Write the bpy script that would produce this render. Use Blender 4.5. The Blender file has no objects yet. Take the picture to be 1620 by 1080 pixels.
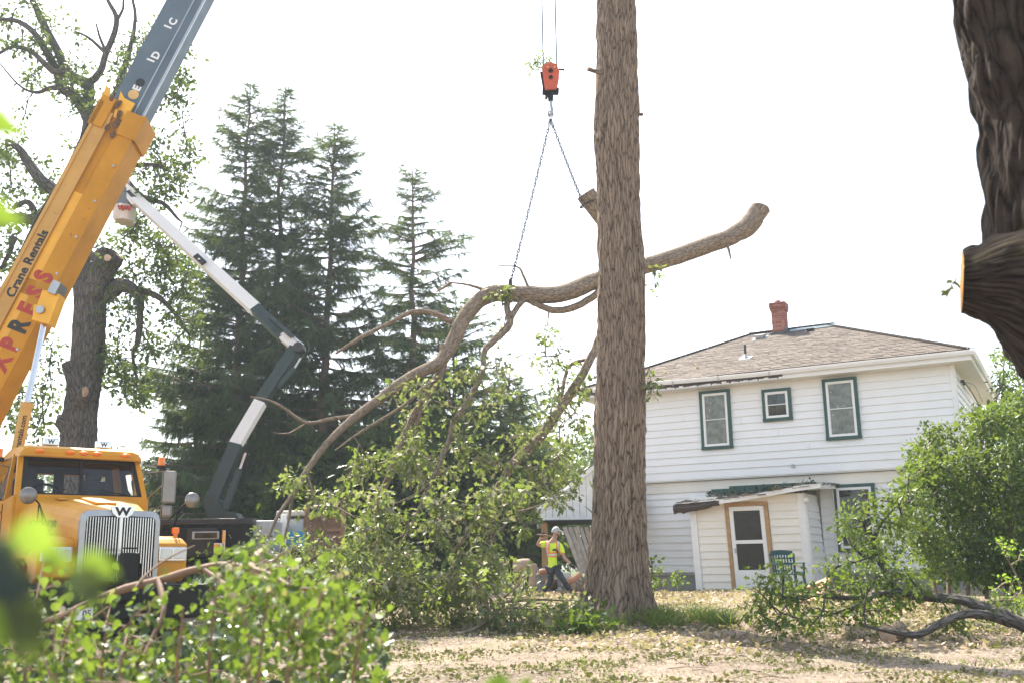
import bpy, bmesh, math, random
import numpy as np
from mathutils import Vector, Matrix, noise
random.seed(7); rng = np.random.default_rng(7)
R = math.radians
scene = bpy.context.scene

# ------------------------------------------------------------------ camera, sky, sun, exposure
CAM = np.array([0.0, 0.0, 1.1])
PITCH, ROLL, FPX = R(12.6), R(0.8), 1600.0
_r = np.array([1.0, 0, 0]); _f = np.array([0, math.cos(PITCH), math.sin(PITCH)]); _u = np.array([0, -math.sin(PITCH), math.cos(PITCH)])
_rr = math.cos(ROLL)*_r - math.sin(ROLL)*_u; _uu = math.sin(ROLL)*_r + math.cos(ROLL)*_u
cam_d = bpy.data.cameras.new('camera'); cam = bpy.data.objects.new('camera', cam_d)
scene.collection.objects.link(cam); scene.camera = cam
m = Matrix.Identity(4)
for i in range(3):
    m[i][0], m[i][1], m[i][2], m[i][3] = _rr[i], _uu[i], -_f[i], CAM[i]
cam.matrix_world = m
cam_d.sensor_width = 36; cam_d.lens = 36*FPX/1620; cam_d.clip_start = .05; cam_d.clip_end = 3000
cam_d.dof.use_dof = True; cam_d.dof.focus_distance = 18.5; cam_d.dof.aperture_fstop = 2.0

SUN_EL = R(52); SUN_DIR = np.array([-.44, .90]); SUN_DIR = SUN_DIR/np.linalg.norm(SUN_DIR)   # towards the sun
world = bpy.data.worlds.new('World'); scene.world = world; world.use_nodes = True
wn = world.node_tree; wn.nodes.clear()
sky = wn.nodes.new('ShaderNodeTexSky'); sky.sky_type = 'NISHITA'; sky.sun_disc = False
sky.sun_elevation = SUN_EL; sky.sun_rotation = math.atan2(SUN_DIR[0], SUN_DIR[1])
sky.air_density = 1.0; sky.dust_density = 1.6; sky.ozone_density = 1.0
hs = wn.nodes.new('ShaderNodeHueSaturation'); hs.inputs['Saturation'].default_value = .55
bg = wn.nodes.new('ShaderNodeBackground'); bg.inputs[1].default_value = .135
wo = wn.nodes.new('ShaderNodeOutputWorld')
wn.links.new(sky.outputs[0], hs.inputs['Color']); wn.links.new(hs.outputs[0], bg.inputs[0]); wn.links.new(bg.outputs[0], wo.inputs[0])
sl = bpy.data.lights.new('sun', 'SUN'); sl.energy = 5.0; sl.angle = R(.6); sl.color = (1, .90, .76)
so = bpy.data.objects.new('sun', sl); scene.collection.objects.link(so)
sd = Vector((SUN_DIR[0]*math.cos(SUN_EL), SUN_DIR[1]*math.cos(SUN_EL), math.sin(SUN_EL)))
so.rotation_euler = sd.to_track_quat('Z', 'Y').to_euler(); so.location = (-30, 40, 60)
scene.view_settings.view_transform = 'Standard'; scene.view_settings.look = 'None'
scene.view_settings.exposure = 1.6; scene.view_settings.gamma = 1
scene.cycles.use_denoising = True
scene.cycles.max_bounces = 7; scene.cycles.diffuse_bounces = 3; scene.cycles.glossy_bounces = 3
scene.cycles.transmission_bounces = 5; scene.cycles.transparent_max_bounces = 12; scene.cycles.volume_bounces = 0
scene.cycles.sample_clamp_indirect = 6

def W(px, py, Y):
    """point of the place seen at pixel (px, py) of the photograph, Y metres out"""
    d = _f*FPX + _rr*(px-810) + _uu*(540-py)
    return CAM + d*(Y/d[1])
def gz(x, y):
    x = np.asarray(x, float); y = np.asarray(y, float)
    def ss(a, b, t):
        t = np.clip((t-a)/(b-a), 0, 1); return t*t*(3-2*t)
    h = .22*ss(10, 17, y) + .24*ss(17, 25, y)
    h = h*(1-.6*ss(-2.5, -6, x)*(1-ss(20, 30, y)))
    h = h + .035*np.sin(x*.9+y*.35)*np.sin(y*.8+1) + .02*np.sin(x*2.3-y*1.7)*np.sin(y*2.9+x)
    return h
def G(px, py):
    """ground point under a pixel"""
    Y = 8.0
    for Y in np.arange(4, 60, .02):
        p = W(px, py, Y)
        if p[2] <= gz(p[0], p[1]): break
    return np.array([p[0], p[1], float(gz(p[0], p[1]))])

# ------------------------------------------------------------------ materials
def srgb(r, g, b):
    return tuple(((c/255)/12.92 if c/255 <= .04045 else ((c/255+.055)/1.055)**2.4) for c in (r, g, b))+(1,)
MATS = {}
def nodes_of(name):
    mt = bpy.data.materials.new(name); mt.use_nodes = True
    nt = mt.node_tree; b = nt.nodes['Principled BSDF']; MATS[name] = mt
    return mt, nt, b
def ramp(nt, fac, stops):
    n = nt.nodes.new('ShaderNodeValToRGB'); e = n.color_ramp.elements
    while len(e) < len(stops): e.new(.5)
    for i, (p, c) in enumerate(stops): e[i].position = p; e[i].color = tuple(c)+((1,) if len(c) == 3 else ())
    nt.links.new(fac, n.inputs[0]); return n.outputs[0]
def coord(nt, kind='Object', scale=(1, 1, 1), attr=None):
    mp = nt.nodes.new('ShaderNodeMapping'); mp.inputs['Scale'].default_value = scale
    if attr:
        a = nt.nodes.new('ShaderNodeAttribute'); a.attribute_name = attr; nt.links.new(a.outputs['Vector'], mp.inputs[0])
    elif kind == 'World':
        a = nt.nodes.new('ShaderNodeNewGeometry'); nt.links.new(a.outputs['Position'], mp.inputs[0])
    else:
        a = nt.nodes.new('ShaderNodeTexCoord'); nt.links.new(a.outputs[kind], mp.inputs[0])
    return mp.outputs[0]
def tex_noise(nt, vec, scale, detail=4, rough=.6, dist=0):
    n = nt.nodes.new('ShaderNodeTexNoise'); n.inputs['Scale'].default_value = scale; n.inputs['Detail'].default_value = detail
    n.inputs['Roughness'].default_value = rough; n.inputs['Distortion'].default_value = dist
    nt.links.new(vec, n.inputs['Vector']); return n
def mixc(nt, fac, a, b, mode='MIX'):
    n = nt.nodes.new('ShaderNodeMix'); n.data_type = 'RGBA'; n.blend_type = mode
    if isinstance(fac, (int, float)): n.inputs[0].default_value = fac
    else: nt.links.new(fac, n.inputs[0])
    for i, v in ((6, a), (7, b)):
        if isinstance(v, (tuple, list)): n.inputs[i].default_value = tuple(v)+((1,) if len(v) == 3 else ())
        else: nt.links.new(v, n.inputs[i])
    return n.outputs[2]
def bump(nt, b, h, strength=.4, dist=.01):
    n = nt.nodes.new('ShaderNodeBump'); n.inputs['Strength'].default_value = strength; n.inputs['Distance'].default_value = dist
    nt.links.new(h, n.inputs['Height']); nt.links.new(n.outputs[0], b.inputs['Normal'])
def plain(name, col, rough=.6, metal=0, var=.12, nscale=6, spec=.5, bumps=0, dirt=None, coat=0):
    mt, nt, b = nodes_of(name)
    v = coord(nt); n = tex_noise(nt, v, nscale, 5, .65)
    c = ramp(nt, n.outputs[0], [(.3, [x*(1-var) for x in col[:3]]), (.7, [min(1, x*(1+var)) for x in col[:3]])])
    if dirt:
        n2 = tex_noise(nt, v, dirt[1], 8, .75); f = ramp(nt, n2.outputs[0], [(dirt[2], (0, 0, 0)), (dirt[2]+.12, (1, 1, 1))])
        c = mixc(nt, f, c, dirt[0])
    nt.links.new(c, b.inputs['Base Color'])
    n3 = tex_noise(nt, v, nscale*3, 3, .5)
    rr = nt.nodes.new('ShaderNodeMapRange'); rr.inputs[3].default_value = rough*.8; rr.inputs[4].default_value = min(1, rough*1.25)
    nt.links.new(n3.outputs[0], rr.inputs[0]); nt.links.new(rr.outputs[0], b.inputs['Roughness'])
    b.inputs['Metallic'].default_value = metal; b.inputs['Specular IOR Level'].default_value = spec
    if coat: b.inputs['Coat Weight'].default_value = coat; b.inputs['Coat Roughness'].default_value = .08
    if bumps: bump(nt, b, tex_noise(nt, v, nscale*6, 5, .6).outputs[0], bumps, .01)
    return mt
def leafmat(name, cols, trans=.45, rough=.42, spec=.4, under=None):
    mt, nt, b = nodes_of(name)
    a = nt.nodes.new('ShaderNodeAttribute'); a.attribute_name = 'tint'
    k = len(cols); c = ramp(nt, a.outputs['Fac'], [(i/(k-1), x) for i, x in enumerate(cols)])
    if under:
        g = nt.nodes.new('ShaderNodeNewGeometry'); c2 = mixc(nt, g.outputs['Backfacing'], c, under)
    else: c2 = c
    nt.links.new(c2, b.inputs['Base Color']); b.inputs['Roughness'].default_value = rough; b.inputs['Specular IOR Level'].default_value = spec
    t = nt.nodes.new('ShaderNodeBsdfTranslucent'); br = mixc(nt, .6, c, (.30, .42, .04)) ; nt.links.new(br, t.inputs[0])
    mx = nt.nodes.new('ShaderNodeMixShader'); mx.inputs[0].default_value = trans
    nt.links.new(b.outputs[0], mx.inputs[1]); nt.links.new(t.outputs[0], mx.inputs[2])
    nt.links.new(mx.outputs[0], nt.nodes['Material Output'].inputs[0]); return mt
def barkmat(name, light, mid, dark, uscale=14, vscale=3.2, bstr=1.0, bdist=.02, moss=None):
    mt, nt, b = nodes_of(name)
    v = coord(nt, attr='buv')
    wob = tex_noise(nt, v, 5, 3, .6)
    add = nt.nodes.new('ShaderNodeVectorMath'); add.operation = 'MULTIPLY_ADD'; nt.links.new(wob.outputs['Color'], add.inputs[0]); add.inputs[1].default_value = (.09, .14, 0); nt.links.new(v, add.inputs[2])
    mp = nt.nodes.new('ShaderNodeMapping'); mp.inputs['Scale'].default_value = (uscale, vscale, 1); nt.links.new(add.outputs[0], mp.inputs[0])
    vo = nt.nodes.new('ShaderNodeTexVoronoi'); vo.feature = 'DISTANCE_TO_EDGE'; vo.inputs['Scale'].default_value = 1; nt.links.new(mp.outputs[0], vo.inputs['Vector'])
    mp2 = nt.nodes.new('ShaderNodeMapping'); mp2.inputs['Scale'].default_value = (uscale*2.1, vscale*1.5, 1); mp2.inputs['Location'].default_value = (3.3, 1.7, 0); nt.links.new(add.outputs[0], mp2.inputs[0])
    vo2 = nt.nodes.new('ShaderNodeTexVoronoi'); vo2.feature = 'DISTANCE_TO_EDGE'; vo2.inputs['Scale'].default_value = 1; nt.links.new(mp2.outputs[0], vo2.inputs['Vector'])
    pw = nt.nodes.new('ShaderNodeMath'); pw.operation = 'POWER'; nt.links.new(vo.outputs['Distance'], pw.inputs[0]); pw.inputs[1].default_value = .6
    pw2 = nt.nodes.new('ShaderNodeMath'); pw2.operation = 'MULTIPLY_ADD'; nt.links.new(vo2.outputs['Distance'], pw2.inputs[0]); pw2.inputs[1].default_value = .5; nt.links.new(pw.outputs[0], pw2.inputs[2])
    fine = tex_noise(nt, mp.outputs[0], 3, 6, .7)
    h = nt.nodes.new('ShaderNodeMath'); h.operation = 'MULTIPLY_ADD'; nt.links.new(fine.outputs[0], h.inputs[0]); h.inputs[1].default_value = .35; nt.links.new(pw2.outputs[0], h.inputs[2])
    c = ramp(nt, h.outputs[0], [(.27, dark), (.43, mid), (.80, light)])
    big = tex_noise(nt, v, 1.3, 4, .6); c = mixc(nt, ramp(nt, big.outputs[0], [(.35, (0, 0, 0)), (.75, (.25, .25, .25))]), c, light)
    if moss:
        mn = tex_noise(nt, v, 3.0, 6, .7); g = nt.nodes.new('ShaderNodeNewGeometry')
        sx = nt.nodes.new('ShaderNodeSeparateXYZ'); nt.links.new(g.outputs['Position'], sx.inputs[0])
        mr = nt.nodes.new('ShaderNodeMapRange'); mr.inputs[1].default_value = moss[0]; mr.inputs[2].default_value = moss[1]; nt.links.new(sx.outputs[2], mr.inputs[0])
        mm = nt.nodes.new('ShaderNodeMath'); mm.operation = 'MULTIPLY'; nt.links.new(mr.outputs[0], mm.inputs[0]); nt.links.new(ramp(nt, mn.outputs[0], [(.56, (0, 0, 0)), (.8, (.35, .35, .35))]), mm.inputs[1])
        c = mixc(nt, mm.outputs[0], c, (.16, .15, .035))
    nt.links.new(c, b.inputs['Base Color']); b.inputs['Roughness'].default_value = .95; b.inputs['Specular IOR Level'].default_value = .12
    bump(nt, b, h.outputs[0], bstr, bdist); return mt

# ------------------------------------------------------------------ mesh building
class MB:
    """collects shapes; build() links them as ONE mesh object"""
    def __init__(s): s.V = []; s.F = {}; s.n = 0; s.A = {}
    def add(s, V, F, mi=0, **attrs):
        V = np.asarray(V, float).reshape(-1, 3)
        F = [np.asarray(F)] if isinstance(F, np.ndarray) else F
        for f in (F if isinstance(F, list) and len(F) and isinstance(F[0], np.ndarray) else [F]):
            if isinstance(f, np.ndarray): s.F.setdefault((f.shape[1], mi), []).append(f+s.n)
            else:
                by = {}
                for q in f: by.setdefault(len(q), []).append(q)
                for k, qs in by.items(): s.F.setdefault((k, mi), []).append(np.array(qs)+s.n)
        for k, v in attrs.items(): s.A.setdefault(k, []).append((s.n, np.asarray(v, float)))
        s.V.append(V); s.n += len(V); return s
    def tf(s, fn):
        s.V = [fn(np.concatenate(s.V))]; return s
    def box(s, c, size, rot=None, mi=0, taper=None):
        x, y, z = [k/2 for k in size]
        V = np.array([[-x,-y,-z],[x,-y,-z],[x,y,-z],[-x,y,-z],[-x,-y,z],[x,-y,z],[x,y,z],[-x,y,z]])
        if taper: V[4:, 0] *= taper[0]; V[4:, 1] *= taper[1]
        if rot is not None: V = V@np.array(rot).T
        return s.add(V+np.array(c), np.array([[0,3,2,1],[4,5,6,7],[0,1,5,4],[1,2,6,5],[2,3,7,6],[3,0,4,7]]), mi)
    def rbox(s, c, size, r=.01, rot=None, mi=0):
        """box with chamfered edges"""
        x, y, z = [k/2 for k in size]; r = min(r, x*.9, y*.9, z*.9)
        bm = bmesh.new(); bmesh.ops.create_cube(bm, size=1)
        for v in bm.verts: v.co = Vector((v.co.x*2*x, v.co.y*2*y, v.co.z*2*z))
        bmesh.ops.bevel(bm, geom=bm.edges[:], offset=r, segments=2, affect='EDGES', profile=.6)
        V = np.array([v.co[:] for v in bm.verts]); F = [[v.index for v in f.verts] for f in bm.faces]; bm.free()
        if rot is not None: V = V@np.array(rot).T
        return s.add(V+np.array(c), F, mi)
    def bar(s, a, b, w, h, mi=0, up=(0, 0, 1), w2=None, h2=None):
        """rectangular bar from a to b; w sideways, h along up"""
        a = np.array(a, float); b = np.array(b, float); d = b-a; d /= np.linalg.norm(d)
        sx = np.cross(d, up); sx /= np.linalg.norm(sx); uz = np.cross(sx, d); w2 = w2 or w; h2 = h2 or h
        V = [p+sx*i*ww/2+uz*j*hh/2 for p, ww, hh in ((a, w, h), (b, w2, h2)) for i, j in ((-1,-1),(1,-1),(1,1),(-1,1))]
        return s.add(V, np.array([[0,1,2,3],[7,6,5,4],[0,4,5,1],[1,5,6,2],[2,6,7,3],[3,7,4,0]]), mi)
    def tube(s, P, rad, n=8, mi=0, cap=True, smooth=0, jitter=0, uv=False, flute=None):
        P = np.array(P, float); rad = np.atleast_1d(np.asarray(rad, float)); rad = np.interp(np.linspace(0, 1, len(P)), np.linspace(0, 1, len(rad)), rad) if len(rad) > 1 else np.full(len(P), rad[0])
        if smooth and len(P) > 2:
            Q = []; RR = []
            E = np.vstack([2*P[0]-P[1], P, 2*P[-1]-P[-2]]); er = np.concatenate([[rad[0]], rad, [rad[-1]]])
            for i in range(1, len(P)):
                for t in np.arange(smooth)/smooth:
                    p0, p1, p2, p3 = E[i-1], E[i], E[i+1], E[i+2]
                    Q.append(.5*((2*p1)+(-p0+p2)*t+(2*p0-5*p1+4*p2-p3)*t*t+(-p0+3*p1-3*p2+p3)*t**3)); RR.append(er[i]*(1-t)+er[i+1]*t)
            P = np.array(Q+[P[-1]]); rad = np.array(RR+[rad[-1]])
        if jitter: P = P.copy(); P[1:-1] += rng.normal(0, 1, P[1:-1].shape)*jitter*rad[1:-1, None]
        k = len(P); T = np.gradient(P, axis=0); T /= np.linalg.norm(T, axis=1)[:, None]+1e-9
        ref = np.array([0, 0, 1.]) if abs(T[0][2]) < .9 else np.array([1., 0, 0])
        N = np.zeros_like(P); x = np.cross(ref, T[0]); x /= np.linalg.norm(x); N[0] = x
        for i in range(1, k):
            x = N[i-1]-T[i]*(N[i-1]@T[i]); N[i] = x/(np.linalg.norm(x)+1e-9)
        Bn = np.cross(T, N); m = n+1 if uv else n
        a = np.arange(m)*2*math.pi/n; rr = rad[:, None]*np.ones((1, m))
        if flute is not None: rr = rr*flute(a, np.linspace(0, 1, k))
        V = P[:, None, :]+rr[..., None]*(np.cos(a)[None, :, None]*N[:, None, :]+np.sin(a)[None, :, None]*Bn[:, None, :])
        i = np.arange(k-1)[:, None]*m; j = np.arange(n)[None, :]; j2 = j+1 if uv else (j+1) % n
        F = np.stack([i+j, i+j2, i+m+j2, i+m+j], -1).reshape(-1, 4)
        at = {}
        if uv:
            L = np.concatenate([[0], np.cumsum(np.linalg.norm(np.diff(P, axis=0), axis=1))])+rng.uniform(0, 50)
            rm = max(rad.max(), .001)
            at['buv'] = np.stack([np.broadcast_to(a*rm, (k, m)), np.broadcast_to(L[:, None], (k, m)), np.zeros((k, m))], -1).reshape(-1, 3)
        base = s.n; s.add(V.reshape(-1, 3), F, mi, **at)
        if cap:
            for row, rev in ((0, True), (k-1, False)):
                q0 = s.n; at2 = {'buv': at['buv'][row*m:row*m+n]} if uv else {}
                s.add(V[row, :n].copy(), np.array([list(range(n))[::-1] if rev else list(range(n))]), mi, **at2)
        s.ends = (P, T, rad, N, Bn); return s
    def lathe(s, prof, c=(0, 0, 0), n=16, mi=0, axis='z'):
        prof = np.array(prof, float); k = len(prof); a = np.arange(n)*2*math.pi/n
        X = prof[:, 0:1]*np.cos(a); Y = prof[:, 0:1]*np.sin(a); Z = np.broadcast_to(prof[:, 1:2], X.shape)
        V = np.stack({'z': [X, Y, Z], 'y': [X, Z, Y], 'x': [Z, X, Y]}[axis], -1).reshape(-1, 3)+np.array(c)
        i = np.arange(k-1)[:, None]*n; j = np.arange(n)[None, :]; j2 = (j+1) % n
        F = np.stack([i+j, i+j2, i+n+j2, i+n+j], -1).reshape(-1, 4); b = s.n; s.add(V, F, mi)
        if prof[0, 0] > 1e-6: s.F.setdefault((n, mi), []).append(np.array([[b+q for q in range(n)][::-1]]))
        if prof[-1, 0] > 1e-6: s.F.setdefault((n, mi), []).append(np.array([[b+(k-1)*n+q for q in range(n)]]))
        return s
    def prism(s, pts, d, mi=0):
        """polygon pts (k,3) pushed along d"""
        p = np.array(pts, float); k = len(p); V = np.vstack([p, p+np.array(d)])
        F = [list(range(k))[::-1], list(range(k, 2*k))]+[[i, (i+1) % k, (i+1) % k+k, i+k] for i in range(k)]
        return s.add(V, F, mi)
    def loft(s, secs, mi=0, cap=True):
        k = len(secs); n = len(secs[0]); V = np.array(secs, float).reshape(-1, 3)
        F = [[i*n+j, i*n+(j+1) % n, (i+1)*n+(j+1) % n, (i+1)*n+j] for i in range(k-1) for j in range(n)]
        if cap: F += [list(range(n))[::-1], [(k-1)*n+q for q in range(n)]]
        return s.add(V, F, mi)
    def build(s, name, mats, parent=None, smooth=False, kind=None, label=None, world=False, fixn=False):
        V = np.concatenate(s.V) if s.V else np.zeros((0, 3))
        if world and parent is not None:
            rt_ = parent
            while rt_.parent is not None: rt_ = rt_.parent
            mi = np.array(rt_.matrix_basis.inverted()); V = V@mi[:3, :3].T+mi[:3, 3]
        me = bpy.data.meshes.new(name); me.vertices.add(len(V)); me.vertices.foreach_set('co', V.astype(np.float32).ravel())
        loops = []; tot = []; mis = []
        for (k, mi), fs in s.F.items():
            f = np.concatenate(fs); loops.append(f.ravel()); tot.append(np.full(len(f), k)); mis.append(np.full(len(f), mi))
        loops = np.concatenate(loops).astype(np.int32); tot = np.concatenate(tot).astype(np.int32); mis = np.concatenate(mis).astype(np.int32)
        me.loops.add(len(loops)); me.loops.foreach_set('vertex_index', loops); me.polygons.add(len(tot))
        st = np.concatenate([[0], np.cumsum(tot)[:-1]]).astype(np.int32)
        me.polygons.foreach_set('loop_start', st); me.polygons.foreach_set('material_index', mis)
        me.polygons.foreach_set('use_smooth', np.full(len(tot), bool(smooth)))
        for a, lst in s.A.items():
            dim = lst[0][1].ndim
            if dim == 1:
                at = me.attributes.new(a, 'FLOAT', 'POINT'); d = np.zeros(len(V), np.float32)
                for o, v in lst: d[o:o+len(v)] = v
                at.data.foreach_set('value', d)
            else:
                at = me.attributes.new(a, 'FLOAT_VECTOR', 'POINT'); d = np.zeros((len(V), 3), np.float32)
                for o, v in lst: d[o:o+len(v)] = v
                at.data.foreach_set('vector', d.ravel())
        me.update(calc_edges=True); me.validate()
        if fixn:
            bm = bmesh.new(); bm.from_mesh(me); bmesh.ops.recalc_face_normals(bm, faces=bm.faces); bm.to_mesh(me); bm.free()
        for q in (mats if isinstance(mats, (list, tuple)) else [mats]): me.materials.append(MATS[q] if isinstance(q, str) else q)
        o = bpy.data.objects.new(name, me); scene.collection.objects.link(o)
        if parent is not None: o.parent = parent
        if kind: o['kind'] = kind
        if label: o['label'] = label
        return o
def thing(name, label, cat, loc=(0, 0, 0), rotz=0, group=None):
    o = bpy.data.objects.new(name, None); scene.collection.objects.link(o); o.empty_display_size = .2
    o.location = tuple(loc); o.rotation_euler = (0, 0, rotz); o['label'] = label; o['category'] = cat
    if group: o['group'] = group
    o.matrix_basis = Matrix.Translation(Vector(tuple(loc)))@Matrix.Rotation(rotz, 4, 'Z')
    return o
def tag(o, label, cat, group=None, kind=None):
    o['label'] = label; o['category'] = cat
    if group: o['group'] = group
    if kind: o['kind'] = kind
    return o
def struct(o, kind='structure'): o['kind'] = kind; return o
def rot(rx=0, ry=0, rz=0):
    return np.array(Matrix.Rotation(rz, 3, 'Z')@Matrix.Rotation(ry, 3, 'Y')@Matrix.Rotation(rx, 3, 'X'))
def text_mesh(body, size, name, mat, parent, M, bold=.0, label=None, condensed=1.0):
    cu = bpy.data.curves.new(name, 'FONT'); cu.body = body; cu.size = size; cu.extrude = .002; cu.offset = bold
    cu.align_x = 'CENTER'; cu.align_y = 'CENTER'; cu.resolution_u = 3; cu.fill_mode = 'FRONT'
    t = bpy.data.objects.new('tmp', cu); scene.collection.objects.link(t)
    bpy.context.view_layer.update()
    me = bpy.data.meshes.new_from_object(t.evaluated_get(bpy.context.evaluated_depsgraph_get()))
    bpy.data.objects.remove(t); bpy.data.curves.remove(cu)
    me.transform(Matrix.Diagonal((condensed, 1, 1, 1))); me.transform(M); me.materials.clear(); me.materials.append(MATS[mat]); me.name = name
    o = bpy.data.objects.new(name, me); scene.collection.objects.link(o); o.parent = parent
    if label: o['label'] = label
    return o
def frame(o, x, y):
    """4x4 with text baseline x and text up y at o"""
    x = Vector(x).normalized(); y = Vector(y).normalized(); z = x.cross(y)
    mm = Matrix.Identity(4)
    for i in range(3): mm[i][0], mm[i][1], mm[i][2], mm[i][3] = x[i], y[i], z[i], o[i]
    return mm

# ------------------------------------------------------------------ foliage
def unit(v): return v/(np.linalg.norm(v, axis=-1, keepdims=True)+1e-9)
def leaf_tpl(side, tip=1.0, fold=.18, curl=.25):
    """side = [(x, halfwidth)...]; returns verts and triangles of a folded leaf along +x"""
    V = [(0, 0, 0)]; mid = []; L = []; Rr = []
    for x, w in side: mid.append(len(V)); V.append((x, 0, -curl*x*x*.5)); L.append(len(V)); V.append((x, w, fold*w-curl*x*x*.5)); Rr.append(len(V)); V.append((x, -w, fold*w-curl*x*x*.5))
    e = len(V); V.append((tip, 0, -curl*.5)); F = [(0, mid[0], L[0]), (0, Rr[0], mid[0])]
    for i in range(len(side)-1):
        F += [(mid[i], mid[i+1], L[i+1]), (mid[i], L[i+1], L[i]), (mid[i], Rr[i+1], mid[i+1]), (mid[i], Rr[i], Rr[i+1])]
    F += [(mid[-1], e, L[-1]), (mid[-1], Rr[-1], e)]
    return np.array(V, float), np.array(F)
OAK = leaf_tpl([(.18, .05), (.36, .20), (.47, .07), (.66, .30), (.78, .12)])
OVAL = leaf_tpl([(.25, .27), (.6, .26)])
HEART = leaf_tpl([(.12, .30), (.38, .37), (.7, .20)], fold=.12)
NARROW = leaf_tpl([(.4, .11)])
SIMPLE = (np.array([(0, 0, 0), (.5, .28, .06), (.5, -.28, .06), (1, 0, -.1)], float), np.array([(0, 2, 1), (1, 2, 3)]))
def scatter_tpl(mb, tpl, P, X, Nn, size, tint, mi=0):
    V, F = tpl; X = unit(X); Y = unit(np.cross(Nn, X)); Z = np.cross(X, Y); n = len(P)
    out = P[:, None, :]+size[:, None, None]*(V[None, :, 0:1]*X[:, None, :]+V[None, :, 1:2]*Y[:, None, :]+V[None, :, 2:3]*Z[:, None, :])
    Fo = (F[None]+(np.arange(n)*len(V))[:, None, None]).reshape(-1, 3)
    mb.add(out.reshape(-1, 3), Fo, mi, tint=np.repeat(tint, len(V)))
def leaf_cloud(mb, C, n, rad, size, tpl=OAK, droop=.3, axis=None, flat=.5, tint=(0, 1), mi=0):
    """n leaves round every centre in C"""
    C = np.asarray(C, float); m = len(C); P = np.repeat(C, n, 0); k = len(P)
    d = unit(rng.normal(0, 1, (k, 3)))
    if axis is not None: d = unit(d*.8+np.repeat(axis, n, 0)*.6)
    P = P+d*rad*rng.uniform(.05, 1, (k, 1))*np.array([1, 1, .8])
    X = d+rng.normal(0, .35, (k, 3)); X[:, 2] -= droop
    Nn = rng.normal(0, 1, (k, 3))*flat; Nn[:, 2] += .8
    ct = np.repeat(rng.uniform(0, 1, m), n); t = np.clip(tint[0]+(tint[1]-tint[0])*(.5*ct+.5*rng.uniform(0, 1, k)), 0, 1)
    scatter_tpl(mb, tpl, P, X, Nn, size*(.45+.85*rng.uniform(0, 1, k)**1.3), t, mi)
def connect(mb, nodes, targets, r0=.02, r1=.004, sag=.1, n=4, step=.35, uv=False, attach_bias=0):
    """thin twigs from the nearest existing wood to every target; returns directions at the tips"""
    nodes = [np.array(nodes, float)]; N = nodes[0]; out = np.zeros((len(targets), 3)); done = []
    order = np.argsort([np.min(np.linalg.norm(N-t, axis=1)) for t in targets])
    for oi in order:
        t = targets[oi]; dd = np.linalg.norm(N-t, axis=1)+attach_bias*np.maximum(0, N[:, 2]-t[2]-.2); j = int(np.argmin(dd)); p = N[j]; L = np.linalg.norm(t-p)
        if L < .05: out[oi] = (0, 0, 1); continue
        k = max(2, int(L/step)+1); tt = np.linspace(0, 1, k+1)[:, None]
        Q = p+(t-p)*tt+np.array([0, 0, 1])*sag*L*(tt*(1-tt))*rng.uniform(.3, 2)+rng.normal(0, .05, (k+1, 3))*L*tt*(1-tt)*2
        Q[0] = p; Q[-1] = t; ra = np.linspace(min(r0, .012+.012*L), r1, k+1)
        mb.tube(Q, ra, n, uv=uv, cap=False); N = np.vstack([N, Q[1:-1] if k > 2 else Q[1:2]]); out[oi] = unit(Q[-1]-Q[-2])
    return out
def in_poly(x, y, poly):
    c = False; n = len(poly)
    for i in range(n):
        (x1, y1), (x2, y2) = poly[i], poly[(i+1) % n]
        if (y1 > y) != (y2 > y) and x < (x2-x1)*(y-y1)/(y2-y1)+x1: c = not c
    return c
def clusters(poly, n, Y0, Y1, minz=.08):
    """random points of the place filling the outline poly between the distances Y0 and Y1"""
    xs = [p[0] for p in poly]; ys = [p[1] for p in poly]; out = []; it = 0
    while len(out) < n and it < n*40:
        it += 1; x = rng.uniform(min(xs), max(xs)); y = rng.uniform(min(ys), max(ys))
        if in_poly(x, y, poly):
            p = W(x, y, rng.uniform(Y0, Y1))
            if p[2] > gz(p[0], p[1])+minz: out.append(p)
    return np.array(out)
def path(pts):
    """[(px, py, Y)...] -> points of the place"""
    return np.array([W(*p) for p in pts])
def dense(P, step=.15):
    out = []
    for a, b in zip(P[:-1], P[1:]):
        k = max(1, int(np.linalg.norm(b-a)/step)); out += [a+(b-a)*t/k for t in range(k)]
    return np.array(out+[P[-1]])
def cut_disc(mb, P, T, r, mi=0, n=20, out=.003):
    """sawn end with a slightly uneven rim"""
    ref = np.array([0, 0, 1.]) if abs(T[2]) < .9 else np.array([1., 0, 0]); x = unit(np.cross(ref, T)); y = np.cross(T, x)
    a = np.arange(n)*2*math.pi/n; rr = r*(1+.04*np.sin(3*a+1)+.03*np.sin(5*a))
    V = [P+T*(out+.01)]+[P+T*out+rr[i]*(np.cos(a[i])*x+np.sin(a[i])*y) for i in range(n)]+[P-T*.02+rr[i]*(np.cos(a[i])*x+np.sin(a[i])*y) for i in range(n)]
    F = [[0, 1+i, 1+(i+1) % n] for i in range(n)]+[[1+i, 1+n+i, 1+n+(i+1) % n, 1+(i+1) % n] for i in range(n)]
    mb.add(V, F, mi, buv=np.array([[0, 0, 0]]+[[rr[i]*math.cos(a[i]), rr[i]*math.sin(a[i]), 0] for i in range(n)]*2))

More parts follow.
